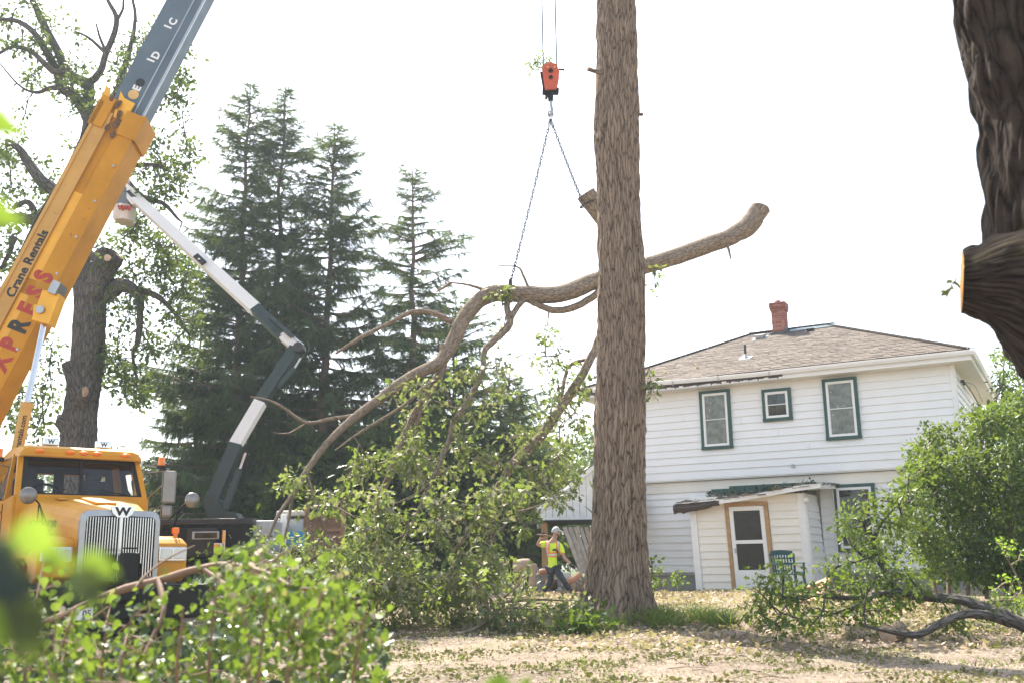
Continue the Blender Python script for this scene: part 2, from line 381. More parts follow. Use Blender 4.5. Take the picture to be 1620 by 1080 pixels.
# materials used all over
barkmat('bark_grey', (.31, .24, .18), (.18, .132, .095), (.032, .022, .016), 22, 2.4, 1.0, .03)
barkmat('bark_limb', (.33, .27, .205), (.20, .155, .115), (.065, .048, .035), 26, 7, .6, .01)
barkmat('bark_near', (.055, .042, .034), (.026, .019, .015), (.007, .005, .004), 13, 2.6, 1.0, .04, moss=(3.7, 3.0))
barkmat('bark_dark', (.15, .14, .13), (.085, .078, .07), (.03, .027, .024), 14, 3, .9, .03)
plain('twig_bark', (.20, .15, .11), .85, nscale=20)
plain('twig_red', (.21, .125, .08), .7, nscale=15)
plain('spruce_bark', (.13, .095, .075), .95, nscale=9, bumps=.5)
mt, nt, b = nodes_of('cut_wood')
v = coord(nt, attr='buv'); w = nt.nodes.new('ShaderNodeTexWave'); w.wave_type = 'RINGS'; w.rings_direction = 'Z'; w.inputs['Scale'].default_value = 14; w.inputs['Distortion'].default_value = 3; nt.links.new(v, w.inputs[0])
c = mixc(nt, w.outputs[0], (.50, .36, .25), (.64, .49, .36)); n = tex_noise(nt, v, 5, 4, .6); c = mixc(nt, ramp(nt, n.outputs[0], [(.4, (0, 0, 0)), (.7, (.7, .7, .7))]), c, (.38, .25, .16))
nt.links.new(c, b.inputs['Base Color']); b.inputs['Roughness'].default_value = .8
leafmat('leaf_oak', [(.026, .055, .022), (.058, .095, .036), (.12, .145, .065), (.26, .235, .16)], .42, .45, .35, under=(.20, .19, .13))
leafmat('leaf_oak_far', [(.022, .046, .022), (.040, .070, .027), (.07, .10, .035)], .30, .5, .3)
leafmat('leaf_bush', [(.016, .045, .010), (.04, .10, .016), (.08, .16, .025), (.15, .22, .05)], .38, .5, .3)
leafmat('leaf_bright', [(.08, .19, .02), (.14, .27, .03), (.22, .34, .05)], .55, .4, .4)
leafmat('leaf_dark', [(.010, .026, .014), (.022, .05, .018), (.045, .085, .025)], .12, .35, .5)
leafmat('leaf_dry', [(.34, .22, .15), (.50, .36, .27), (.62, .50, .42)], .3, .6, .3)
leafmat('needles', [(.022, .046, .026), (.040, .072, .036), (.07, .105, .048)], .26, .6, .25)
leafmat('leaf_shrub', [(.018, .045, .012), (.045, .09, .02), (.14, .20, .045)], .36, .5, .3)
leafmat('grass', [(.06, .11, .03), (.11, .16, .04), (.22, .22, .09)], .4, .5, .3)
leafmat('straw', [(.26, .20, .15), (.38, .31, .25), (.52, .45, .38)], .2, .7, .2)
plain('cut_orange', (.75, .33, .08), .8, nscale=14, var=.2)

leafmat('leaf_litter', [(.10, .075, .04), (.16, .13, .06), (.12, .14, .05), (.26, .19, .12)], .15, .7, .2)

leafmat('leaf_pale', [(.26, .25, .13), (.38, .33, .20), (.46, .38, .28)], .3, .6, .3)  # pale tones put sunlit highlights into part of the limb's leaves
# ------------------------------------------------------------------ ground
def spaced(a, b, step, far, nfar):
    core = np.arange(a, b+step/2, step); g = step*1.2*1.33**np.arange(1, nfar); s = np.cumsum(g); s = s[s < far*1.4]
    return np.concatenate([(a-s)[::-1], core, b+s])
xs = spaced(-11, 11, .085, 260, 40); ys = spaced(3, 28, .085, 260, 40)
X, Y = np.meshgrid(xs, ys); Z = gz(X, np.clip(Y, 0, 60))
Zs = Z.copy()
near = (X > -12) & (X < 12) & (Y > 3) & (Y < 28)
idx = np.argwhere(near)
for i, j in idx:
    p = Vector((X[i, j]*2.2, Y[i, j]*2.2, 0)); Zs[i, j] += .022*noise.noise(p)+.012*noise.noise(p*3.1)
mb = MB(); ny, nx = X.shape; i = np.arange(ny-1)[:, None]*nx; j = np.arange(nx-1)[None, :]
mb.add(np.stack([X, Y, Zs], -1).reshape(-1, 3), np.stack([i+j, i+j+1, i+nx+j+1, i+nx+j], -1).reshape(-1, 4))
mt, nt, b = nodes_of('ground')
v = coord(nt, 'World'); n1 = tex_noise(nt, v, .55, 5, .6, .4); n2 = tex_noise(nt, v, 9, 8, .75); n3 = tex_noise(nt, v, 60, 4, .7); n4 = tex_noise(nt, v, 1.7, 6, .7, 1)
c = ramp(nt, n2.outputs[0], [(.3, (.09, .066, .048)), (.5, (.19, .145, .113)), (.72, (.32, .26, .215))])
c = mixc(nt, ramp(nt, n1.outputs[0], [(.44, (0, 0, 0)), (.62, (.8, .8, .8))]), c, (.36, .28, .21))
c = mixc(nt, ramp(nt, n4.outputs[0], [(.54, (0, 0, 0)), (.66, (.75, .75, .75))]), c, (.15, .155, .065))
vo = nt.nodes.new('ShaderNodeTexVoronoi'); vo.inputs['Scale'].default_value = 34; nt.links.new(v, vo.inputs['Vector'])
c = mixc(nt, ramp(nt, vo.outputs['Color'], [(.0, (.5, .5, .5)), (.5, (0, 0, 0)), (1, (.45, .45, .45))]), c, (.40, .345, .29))
sp = nt.nodes.new('ShaderNodeSeparateXYZ'); nt.links.new(v, sp.inputs[0])
mr = nt.nodes.new('ShaderNodeMapRange'); mr.inputs[1].default_value = 26; mr.inputs[2].default_value = 34; nt.links.new(sp.outputs[1], mr.inputs[0])
c = mixc(nt, mr.outputs[0], c, (.07, .09, .03))
nt.links.new(c, b.inputs['Base Color']); b.inputs['Roughness'].default_value = .95; b.inputs['Specular IOR Level'].default_value = .2
h = nt.nodes.new('ShaderNodeMath'); h.operation = 'ADD'; nt.links.new(n2.outputs[0], h.inputs[0]); nt.links.new(n3.outputs[0], h.inputs[1]); bump(nt, b, h.outputs[0], .8, .03)
struct(mb.build('ground', 'ground', smooth=True))

def ground_pts(n, x0, x1, y0, y1, near_bias=1.0, keep=None):
    y = y0+(y1-y0)*rng.uniform(0, 1, n)**near_bias; x = rng.uniform(x0, x1, n)
    if keep is not None: k = keep(x, y); x, y = x[k], y[k]
    z = gz(x, y)+.012; return np.stack([x, y, z], -1)
# litter of chips and dry leaves
mb = MB()
P = ground_pts(52000, -7, 9, 7.5, 25, 1.3); k = len(P)
sz = rng.uniform(.015, .05, k); X_ = rng.normal(0, 1, (k, 3)); X_[:, 2] *= .3; Nn = rng.normal(0, .5, (k, 3)); Nn[:, 2] += 1
P[:, 2] += rng.uniform(-.005, .02, k); scatter_tpl(mb, SIMPLE, P, X_, Nn, sz, rng.uniform(0, 1, k))
mb.build('wood_chips', 'straw', kind='stuff'); tag(bpy.data.objects['wood_chips'], 'pale wood chips and straw strewn over the bare yard', 'wood chips')
mb = MB(); P = ground_pts(9000, 0, 9, 12.5, 25.5, 1.0); k = len(P); P[:, 2] += rng.uniform(0, .05, k)
X_ = rng.normal(0, 1, (k, 3)); X_[:, 2] *= .5; Nn = rng.normal(0, .8, (k, 3)); Nn[:, 2] += .8
scatter_tpl(mb, OVAL, P, X_, Nn, rng.uniform(.04, .11, k), rng.uniform(0, .8, k))
tag(mb.build('dry_leaves', 'leaf_dry', kind='stuff'), 'dry tan leaves littering the yard in front of the house', 'dry leaves')
mb = MB(); P = ground_pts(60000, -7, 9, 8, 21, 1.0, lambda x, y: np.array([noise.noise(Vector((a*.9+4, c*1.3, 9)))+.6*noise.noise(Vector((a*3, c*3, 2))) > .05 for a, c in zip(x, y)])); k = len(P); P[:, 2] += rng.uniform(0, .03, k)
X_ = rng.normal(0, 1, (k, 3)); X_[:, 2] *= .5; Nn = rng.normal(0, .8, (k, 3)); Nn[:, 2] += .8
scatter_tpl(mb, OVAL, P, X_, Nn, rng.uniform(.02, .075, k), rng.uniform(0, 1, k)); tag(mb.build('leaf_litter', 'leaf_litter', kind='stuff'), 'patches of fallen olive and brown leaf scraps on the trampled yard', 'leaf litter')
mb = MB()
for q in ground_pts(260, -5, 8, 8.5, 17): a = rng.uniform(0, 6.3); l = rng.uniform(.1, .45); mb.tube([q, q+[math.cos(a)*l*.5, math.sin(a)*l*.5, .02], q+[math.cos(a+.3)*l, math.sin(a+.3)*l, .0]], [.006, .005, .002], 4)
tag(mb.build('small_twigs', 'twig_bark', kind='stuff'), 'many small broken twigs scattered over the yard', 'twigs')
def grass_blades(mb, P, hmin, hmax, lean=.35, w=.008):
    k = len(P); h = rng.uniform(hmin, hmax, k); d = rng.normal(0, lean, (k, 2)); s = rng.normal(0, 1, (k, 2)); s /= np.linalg.norm(s, axis=1)[:, None]
    A = P.copy(); A[:, :2] -= s*w; B = P.copy(); B[:, :2] += s*w
    M = P.copy(); M[:, :2] += d*h[:, None]*.5; M[:, 2] += h*.6; M2 = M.copy(); M[:, :2] -= s*w*.7; M2[:, :2] += s*w*.7
    T = P.copy(); T[:, :2] += d*h[:, None]*1.3; T[:, 2] += h*.95
    V = np.stack([A, B, M2, M, T], 1).reshape(-1, 3); o = np.arange(k)[:, None]*5
    t = rng.uniform(0, 1, k)
    b0 = mb.n; mb.add(V, (np.array([[0, 1, 2], [0, 2, 3], [3, 2, 4]])[None]+o[:, :, None]).reshape(-1, 3), 0, tint=np.repeat(t, 5))
mb = MB()
P = ground_pts(30000, -8, 10, 9, 27, 1.0, lambda x, y: np.array([noise.noise(Vector((a*.7, c*.7, 3)))+.5*noise.noise(Vector((a*2.2, c*2.2, 7))) > .30 for a, c in zip(x, y)]))
grass_blades(mb, P, .02, .07, .6)
tag(mb.build('patchy_grass', 'grass', kind='stuff'), 'thin patchy grass growing across the trampled yard', 'grass')

# ------------------------------------------------------------------ the oak trunk in the middle
def bark_field(P, T_unused, u, v, amp, us, vs):
    d = np.empty(len(u))
    for i in range(len(u)):
        w1 = noise.noise(Vector((u[i]*3, v[i]*1.2, 5)))*.12; w2 = noise.noise(Vector((u[i]*7, v[i]*3.3, 1)))*.05
        q = Vector(((u[i]+w1+w2)*us, v[i]*vs, 0)); f = noise.voronoi(q)[0]
        d[i] = min(1, (f[1]-f[0])*1.7)
    return (d-.5)*amp
def bark_trunk(name, P, rad, nu, nv, amp, us, vs, mat, parent, base_flare=None, buv_scale=1.0):
    P = np.array(P, float); t = np.concatenate([[0], np.cumsum(np.linalg.norm(np.diff(P, axis=0), axis=1))]); s = np.linspace(0, t[-1], nv)
    C = np.stack([np.interp(s, t, P[:, k]) for k in range(3)], -1)
    ker = np.ones(max(3, nv//20)); ker /= len(ker)
    for k in range(3):
        C[:, k] = np.convolve(np.pad(C[:, k], len(ker)//2, mode='reflect', reflect_type='odd'), ker, 'same')[len(ker)//2:len(ker)//2+nv]
    r = np.interp(s, t, rad); T = unit(np.gradient(C, axis=0)); a = np.linspace(0, 2*math.pi, nu+1)
    x = np.cross(np.array([0, 1., 0]), T); x = unit(x); y = np.cross(T, x)
    U = (a[None]*r.mean()*np.ones((nv, 1))); Vv = s[:, None]*np.ones((1, nu+1)); rr = r[:, None]*np.ones((1, nu+1))
    rr = rr*(1+.03*np.sin(2*a+.4)[None]+.02*np.sin(3*a[None]+s[:, None]*.3))
    if base_flare is not None: rr = base_flare(rr, a[None], s[:, None])
    D = bark_field(None, None, U.ravel(), Vv.ravel(), amp, us, vs).reshape(U.shape); D[:, -1] = D[:, 0]
    big = np.array([noise.noise(Vector((math.cos(q)*1.2, math.sin(q)*1.2, z*.8))) for z in s for q in a]).reshape(U.shape)*.035; big[:, -1] = big[:, 0]
    rr = rr+D+big*r.mean()*1.5
    V = C[:, None]+rr[..., None]*(np.cos(a)[None, :, None]*x[:, None]+np.sin(a)[None, :, None]*y[:, None])
    m_ = nu+1; i = np.arange(nv-1)[:, None]*m_; j = np.arange(nu)[None]
    mb = MB(); mb.add(V.reshape(-1, 3), np.stack([i+j, i+j+1, i+m_+j+1, i+m_+j], -1).reshape(-1, 4), 0, buv=np.stack([U, Vv, 0*U], -1).reshape(-1, 3)*buv_scale)
    mb.info = (C, T, r, s, x, y); return mb
TY = 16.6
def flare(rr, a, s):
    f = np.exp(-s/.7); rr = rr*(1+f*(.28+.17*np.cos(4*a+.7)+.09*np.cos(7*a+1)))
    for a0, s0, h, w in ((4.3, 6.3, .05, .22), (5.1, 9.1, .045, .16), (4.9, 3.4, .03, .2), (4.0, 8.2, .04, .25), (5.4, 5.2, .035, .15), (4.6, 11.3, .05, .2)):
        d2 = ((a-a0)*.5)**2+(s-s0)**2; rr = rr+h*np.exp(-d2/w**2)-h*.9*np.exp(-d2/(w*.35)**2)
    return rr
b0 = W(973, 978, TY); b0[2] = gz(b0[0], b0[1])-.1
tp = [b0]; rr_ = [.52]
for py, xl, xr in ((900, 932, 1022), (800, 938, 1020), (640, 941, 1021), (520, 944, 1019), (430, 945, 1019), (330, 944, 1013), (200, 939, 1011), (100, 943, 1008), (10, 944, 1005), (-60, 948, 1000), (-120, 952, 1000)):
    p = W((xl+xr)/2, py, TY); q = W(xr, py, TY)-W(xl, py, TY); dist = np.linalg.norm(p-CAM)
    tp.append(p); rr_.append((xr-xl)/2*(p-CAM)@_f/FPX*.985)
oak = thing('bare_oak_tree', 'tall thick bare oak trunk with furrowed bark standing in the middle of the yard', 'tree trunk', (b0[0], b0[1], b0[2]+.1))
mb = bark_trunk('trunk', tp, rr_, 170, 820, .036, 15, 1.7, 'bark_grey', oak, flare)
C_, T_, r_, s_, x_, y_ = mb.info; cut_disc(MB(), C_[-1], T_[-1], r_[-1])
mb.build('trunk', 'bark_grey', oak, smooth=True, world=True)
mb = MB(); cut_disc(mb, C_[-1], T_[-1], r_[-1]*.97, n=40, out=.0); mb.build('cut_end', 'cut_wood', oak, world=True, label='sawn pale top')
def knob(pts, rads, name, parent, mat='bark_grey', cut=True, lab=None, n=14):
    mb = MB(); mb.tube(pts, rads, n, smooth=5, uv=True, cap=True, jitter=.05, flute=lambda a, t: 1+.05*np.sin(4*a)[None]+.04*np.sin(9*a+3)[None])
    e = mb.ends; o = mb.build(name, mat, parent, smooth=True, world=True, label=lab)
    if cut:
        m2 = MB(); cut_disc(m2, e[0][-1], e[1][-1], e[2][-1]*.93); m2.build('cut_end', 'cut_wood', o); o2 = bpy.data.objects[scene.collection.objects[-1].name]
        mi = np.array(parent.matrix_basis.inverted())
        for vv in o2.data.vertices: vv.co = Vector((mi[:3, :3]@np.array(vv.co)+mi[:3, 3]))
    return o
knob(path([(962, 118, TY-.2), (938, 112, TY-.3), (930, 109, TY-.35)]), [.05, .035, .04], 'snag', oak, n=8)
knob(path([(1000, 175, TY-.1), (1012, 181, TY-.1), (1017, 181, TY-.1)]), [.04, .03, .03], 'snag', oak, n=8)
mb = MB(); mb.tube(path([(945, 818, TY-.5), (935, 808, TY-.7), (925, 800, TY-.8)]), [.014, .01, .004], 6); mb.tube(path([(958, 838, TY-.53), (948, 822, TY-.6), (940, 812, TY-.66)]), [.016, .012, .008], 6)
mb.build('dead_twig', 'twig_bark', oak, world=True)
mb = MB(); N0 = path([(1005, 400, TY), (1018, 410, TY-.1), (1025, 620, TY-.1)])
tg = np.concatenate([clusters([(1022, 415), (1052, 430), (1050, 472), (1030, 465)], 5, TY-.3, TY+.2), clusters([(1022, 585), (1050, 610), (1045, 635), (1024, 655)], 8, TY-.4, TY)])
connect(mb, N0, tg, .008, .003); mb.build('sprig', 'twig_bark', oak, world=True, kind='stuff')
mb = MB(); leaf_cloud(mb, tg, 9, .13, .12); mb.build('foliage', 'leaf_oak', oak, world=True, kind='stuff')

# grass and weeds round its foot
mb = MB(); k = 1500; a = rng.uniform(0, 2*math.pi, k); rad = .55+rng.gamma(2, .22, k)
P = np.stack([b0[0]+np.cos(a)*rad, b0[1]+np.sin(a)*rad*.8-.1, 0*a], -1); P = np.concatenate([P, ground_pts(1500, 2.0, 3.3, 15.3, 16.6)]); P[:, 2] = gz(P[:, 0], P[:, 1]); P = P[[noise.noise(Vector((p[0]*2.5, p[1]*2.5, 0))) > -.12 for p in P]]; grass_blades(mb, P, .05, .34, .9, .009)
tag(mb.build('long_grass', 'grass', kind='stuff'), 'long green grass flopping round the foot of the thick trunk', 'grass')

# ------------------------------------------------------------------ the limb hanging in the crane's sling
limb = thing('oak_limb', 'huge leafy oak limb hoisted in chains, sawn end right of the trunk', 'tree limb', tuple(W(560, 900, 18.5)))
mb = MB(); nodes = []
def br(pts, rad, n=10, jit=.06):
    P = path(pts); mb.tube(P, rad, n, smooth=5, uv=True, jitter=jit, flute=lambda a, t: (1+.05*np.sin(3*a+2)[None])*(1+np.array([.10*noise.noise(Vector((q*len(t)*.22, pts[0][0]*.1, 0)))+.07*max(0, noise.noise(Vector((q*len(t)*.6, 3, pts[0][1]*.1)))) for q in t])[:, None])); nodes.append(mb.ends[0]); return mb.ends
main = br([(1203, 330, 20.6), (1185, 357, 20.6), (1150, 378, 20.5), (1085, 401, 20.4), (1015, 423, 20.2), (945, 444, 20), (885, 466, 19.8), (830, 466, 19.7), (775, 466, 19.5), (737, 500, 19.3), (712, 550, 19.2), (690, 576, 19.1), (640, 601, 18.9), (592, 637, 18.7), (557, 663, 18.5), (520, 698, 18.2), (492, 735, 18), (468, 775, 17.8), (440, 815, 17.5), (425, 850, 17.3)],
    [.215, .205, .185, .175, .17, .18, .17, .16, .17, .15, .135, .12, .095, .085, .075, .065, .055, .04, .03, .02], 20, .04)
mc = MB(); cut_disc(mc, main[0][0], -main[1][0], .20, n=28)
br([(960, 452, 19.9), (920, 481, 19.9), (882, 491, 19.8), (850, 482, 19.7), (830, 470, 19.7)], [.07, .075, .07, .06, .07])
br([(808, 458, 19.6), (802, 485, 19.4), (806, 512, 19.2), (780, 540, 19.1), (766, 556, 19), (763, 590, 18.9), (742, 630, 18.8), (718, 666, 18.6), (707, 705, 18.5), (688, 750, 18.3), (672, 785, 18.1), (640, 850, 17.8), (600, 905, 17.4)], [.07, .06, .075, .07, .055, .05, .05, .048, .042, .036, .032, .024, .012])
br([(835, 470, 19.7), (822, 482, 19.5), (808, 503, 19.2)], [.06, .055, .06])
br([(716, 510, 19.3), (683, 495, 19.2), (652, 494, 19.1), (613, 513, 19), (567, 536, 18.8), (531, 559, 18.7)], [.06, .05, .045, .04, .035, .022])
br([(703, 545, 19.2), (699, 583, 19.2), (679, 618, 19.2), (652, 664, 19.2), (629, 719, 19.1), (606, 773, 19), (578, 815, 18.8), (560, 860, 18.6)], [.09, .085, .08, .075, .07, .06, .04, .02])
br([(700, 590, 19.1), (668, 615, 19), (640, 640, 18.9), (600, 665, 18.8), (560, 690, 18.7), (530, 712, 18.6)], [.04, .035, .03, .03, .022, .015])
br([(574, 655, 18.6), (524, 662, 18.5), (485, 668, 18.4), (450, 645, 18.3), (424, 632, 18.2), (396, 627, 18.2)], [.04, .032, .032, .028, .018, .01])
br([(485, 668, 18.4), (458, 684, 18.4), (432, 684, 18.4)], [.02, .014, .006], 6)
br([(489, 735, 18), (474, 760, 18), (462, 790, 17.8), (455, 830, 17.6), (440, 880, 17.4), (420, 905, 17.2)], [.035, .03, .028, .022, .016, .01], 8)
br([(484, 742, 18), (492, 770, 17.9), (506, 808, 17.8), (520, 850, 17.6)], [.03, .026, .02, .01], 8)
br([(985, 432, 20), (962, 500, 19.8), (940, 555, 19.5), (915, 602, 19.3), (880, 655, 19), (845, 702, 18.8), (815, 727, 18.6), (785, 775, 18.4), (760, 803, 18.2), (738, 845, 18), (700, 892, 17.7)], [.07, .08, .085, .085, .09, .085, .08, .065, .06, .04, .02], 12)
br([(934, 568, 19.5), (905, 575, 19.5), (893, 600, 19.4), (888, 640, 19.1)], [.04, .035, .035, .03], 8)
br([(668, 640, 19.2), (655, 690, 19), (648, 745, 18.8), (650, 775, 18.7)], [.035, .03, .026, .015], 8)
br([(705, 705, 18.5), (680, 760, 18.2), (640, 790, 18), (600, 800, 18)], [.03, .028, .02, .01], 8)
br([(845, 702, 18.8), (800, 760, 18.5), (780, 820, 18.1), (775, 870, 17.7)], [.03, .025, .02, .01], 8)
for pts in ([(765, 458, 19.5), (738, 450, 19.4), (714, 447, 19.4), (703, 443, 19.4)], [(714, 447, 19.4), (700, 456, 19.4), (690, 462, 19.4)], [(836, 455, 19.7), (828, 436, 19.7), (820, 423, 19.7), (800, 421, 19.7), (776, 419, 19.7)], [(1150, 385, 20.4), (1154, 400, 20.4), (1156, 410, 20.4)]): br(pts, [.035, .025, .015, .008][:len(pts)], 6)
stub = br([(1010, 432, 20.1), (985, 388, 19.9), (955, 345, 19.8), (927, 306, 19.7)], [.17, .17, .18, .20], 16, .03)
tgs = [clusters([(640, 640), (700, 600), (760, 570), (850, 600), (900, 640), (900, 720), (900, 790), (840, 800), (700, 780), (610, 740)], 105, 17.8, 19.8),
       clusters([(620, 600), (660, 610), (700, 640), (690, 760), (600, 800), (520, 820), (540, 760), (590, 690)], 40, 17.8, 19.3),
       clusters([(560, 770), (880, 770), (905, 815), (790, 850), (785, 930), (720, 990), (560, 985), (470, 940), (430, 900), (480, 850)], 300, 15.6, 18.6),
       clusters([(860, 720), (925, 720), (915, 800), (860, 800)], 12, 18.3, 19.3),
       clusters([(790, 520), (850, 505), (900, 560), (935, 545), (938, 690), (880, 700), (830, 620), (790, 560)], 26, 18.6, 19.8),
       clusters([(440, 740), (530, 760), (520, 860), (400, 870)], 26, 17.2, 18.4), clusters([(780, 455), (805, 462), (800, 475), (782, 475)], 4, 19.2, 19.5)]
tgs.append(clusters([(600, 600), (690, 600), (780, 560), (900, 560), (900, 760), (640, 740)], 38, 17.8, 19.8)); tgs.append(clusters([(540, 900), (790, 900), (800, 960), (770, 1003), (560, 1003)], 120, 14.9, 16.6, .02)); tgs.append(clusters([(420, 790), (600, 770), (620, 960), (440, 930)], 60, 15.6, 18))
tg = np.concatenate(tgs)
def seen(p): q = p-CAM; z = q@_f; return 810+FPX*(q@_rr)/z, 540-FPX*(q@_uu)/z
def clear_of(tg, boxes): return np.array([p for p in tg if not any(x0 < seen(p)[0] < x1 and y0 < seen(p)[1] < y1 and rng.uniform() < k for x0, x1, y0, y1, k in boxes)])
tg = np.array([p for p in tg if noise.noise(Vector(tuple(p*np.array([1.1, .7, 1.1]))))+.5*noise.noise(Vector(tuple(p*2.7))) > -.24])
tg = clear_of(tg, [(478, 552, 805, 885, .93), (420, 480, 800, 880, .8), (838, 910, 825, 945, 1)]); nd = np.concatenate([dense(q, .2) for q in nodes]); nd = nd[(nd[:, 0] < 1.2)]
dirs = connect(mb, nd, tg, .022, .004, -.05, 5, uv=True, attach_bias=-.25)
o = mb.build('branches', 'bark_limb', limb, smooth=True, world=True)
mc.build('cut_end', 'cut_wood', limb, world=True)
mc = MB(); e = stub; cut_disc(mc, e[0][-1], e[1][-1], .16); mc.build('cut_end', 'cut_wood', limb, world=True)
mb = MB(); leaf_cloud(mb, tg, 20, .24, .155, OAK, .45, flat=1.1); mb.build('foliage', 'leaf_oak', limb, world=True, kind='stuff')
mb = MB(); leaf_cloud(mb, tg, 4, .27, .13, OAK, .45, flat=1.1); mb.build('pale_foliage', 'leaf_pale', limb, world=True, kind='stuff', label='pale leaves with sunlit highlights put into their colour')
print('limb leaves', len(tg)*26)

# ------------------------------------------------------------------ other trees
def leafy(name, label, cat, base, limbs, polys, mat_leaf, mat_bark, nleaf, crad, lsize, tpl=SIMPLE, group=None, uv=True, sag=.05, r0=.03, n=6, foliage='crown', flat=.8, droop=.2, tstep=.4, r1=.004, bias=0, tint=(0, 1)):
    t = thing(name, label, cat, base, 0, group); mb = MB(); nd = []
    for pts, rad in limbs:
        P = path(pts) if len(pts[0]) == 3 and max(abs(pts[0][0]), abs(pts[0][1])) > 45 else np.array(pts); mb.tube(P, rad, n+6 if np.max(rad) > .15 else n, smooth=4, uv=uv, jitter=.05); nd.append(dense(mb.ends[0], .3))
    tg = np.concatenate([clusters(*p) if isinstance(p, tuple) else p for p in polys]); nd = np.concatenate(nd)
    connect(mb, nd, tg, r0, r1, sag, 4, step=tstep, uv=uv, attach_bias=bias); mb.build('branches', mat_bark, t, smooth=True, world=True)
    mb = MB(); leaf_cloud(mb, tg, nleaf, crad, lsize, tpl, droop, flat=flat, tint=tint); mb.build(foliage, mat_leaf, t, world=True, kind='stuff'); return t
LY = 27
b = W(125, 712, LY); b[2] = gz(b[0], b[1])
t = thing('oak_tree', 'big dark oak behind the yellow truck with sawn limb stubs and thin crown', 'tree', tuple(b))
tpt = [np.array(b)]+[W(x, y, LY) for x, y in ((124, 700), (128, 640), (140, 560), (143, 480), (140, 430), (128, 400), (118, 350))]
mb = bark_trunk('trunk', tpt, [.50, .46, .42, .43, .42, .42, .28, .24], 90, 420, .03, 11, 2.2, 'bark_dark', t, None)
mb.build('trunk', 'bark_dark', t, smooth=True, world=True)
LS = LY-.05
knob(path([(150, 470, LS), (158, 435, LS-.1), (166, 412, LS-.15), (172, 402, LS-.2)]), [.42, .36, .34, .32], 'stub', t, 'bark_dark', lab='forked stub beside the boom')
knob(path([(150, 452, LS), (170, 428, LS-.2), (188, 405, LS-.3)]), [.34, .24, .17], 'stub', t, 'bark_dark')
knob(path([(165, 425, LS-.35), (169, 412, LS-.6), (170, 408, LS-.75)]), [.14, .11, .10], 'stub', t, 'bark_dark')
knob(path([(132, 640, LS), (120, 600, LS-.2), (108, 572, LS-.25)]), [.34, .26, .20], 'stub', t, 'bark_dark')
knob(path([(128, 640, LS-.2), (133, 622, LS-.6), (135, 619, LS-.72)]), [.20, .17, .15], 'stub', t, 'bark_dark')
knob(path([(120, 690, LS), (103, 668, LS-.1), (93, 665, LS-.1)]), [.34, .24, .16], 'stub', t, 'bark_dark')
mb = MB(); nodes = []
def br(pts, rad, n=9, jit=.06):
    P = path([(x, y, (z if z else LY)) for x, y, z in pts]); mb.tube(P, rad, n, smooth=5, uv=True, jitter=jit); nodes.append(mb.ends[0])
br([(128, 420, 0), (120, 350, 0), (128, 280, 0), (142, 195, 0), (138, 165, 0), (140, 135, 0), (110, 118, 0), (85, 70, 0), (60, 20, 0), (40, -30, 0)], [.3, .26, .22, .19, .17, .16, .14, .12, .1, .06])
br([(142, 195, 0), (120, 155, 0), (98, 140, 0), (88, 110, 0), (60, 60, 26), (30, 35, 26), (-10, 30, 26)], [.16, .15, .13, .11, .09, .07, .05])
br([(100, 140, 0), (78, 140, 0), (58, 147, 0), (30, 135, 0), (-5, 95, 0)], [.09, .07, .05, .03, .02], 7)
br([(138, 135, 0), (158, 115, 0), (168, 85, 0), (185, 35, 0), (170, 0, 0), (160, -25, 0)], [.12, .1, .09, .08, .05, .03])
br([(168, 85, 0), (140, 60, 0), (118, 50, 0)], [.06, .04, .03], 7); br([(184, 35, 0), (194, 15, 0), (196, -10, 0)], [.05, .04, .03], 7); br([(168, 82, 0), (158, 60, 0), (152, 38, 0)], [.05, .04, .025], 7)
br([(150, 200, 0), (188, 140, 0), (192, 120, 0), (205, 80, 0), (214, 30, 0), (208, -10, 0)], [.12, .11, .10, .07, .05, .04])
br([(105, 118, 26.5), (80, 110, 26), (50, 82, 26), (20, 75, 26), (-10, 90, 26)], [.1, .09, .07, .05, .04], 7)
br([(100, 310, 26), (70, 290, 26), (48, 262, 26), (30, 235, 26), (10, 222, 26)], [.2, .17, .14, .1, .06])
br([(110, 375, 0), (60, 350, 26), (20, 345, 26), (-10, 360, 26)], [.2, .16, .12, .09]); br([(60, 350, 26), (45, 320, 26), (20, 330, 26)], [.1, .08, .06])
br([(25, 375, 26), (5, 420, 26), (-10, 430, 26)], [.08, .05, .03])
br([(200, 270, 26.8), (215, 262, 26.8), (250, 262, 26.6), (270, 272, 26.5)], [.08, .07, .06, .04]); br([(196, 280, 26.8), (225, 312, 26.6), (258, 322, 26.5), (280, 345, 26.5), (288, 352, 26.5)], [.08, .07, .06, .04, .02])
br([(165, 470, 0), (190, 452, 26.8), (205, 455, 26.6), (220, 468, 26.6), (222, 500, 26.6), (218, 540, 26.6), (210, 560, 26.6), (217, 600, 26.6)], [.22, .2, .17, .13, .09, .08, .05, .03])
br([(210, 456, 26.7), (250, 470, 26.8), (280, 500, 27), (300, 530, 27)], [.12, .08, .05, .03])
nd = np.concatenate([dense(q, .3) for q in nodes])
U0 = [(0, -20), (220, -20), (300, 40), (310, 120), (300, 280), (250, 330), (200, 310), (190, 240), (205, 120), (110, 150), (130, 180), (90, 230), (0, 210)]
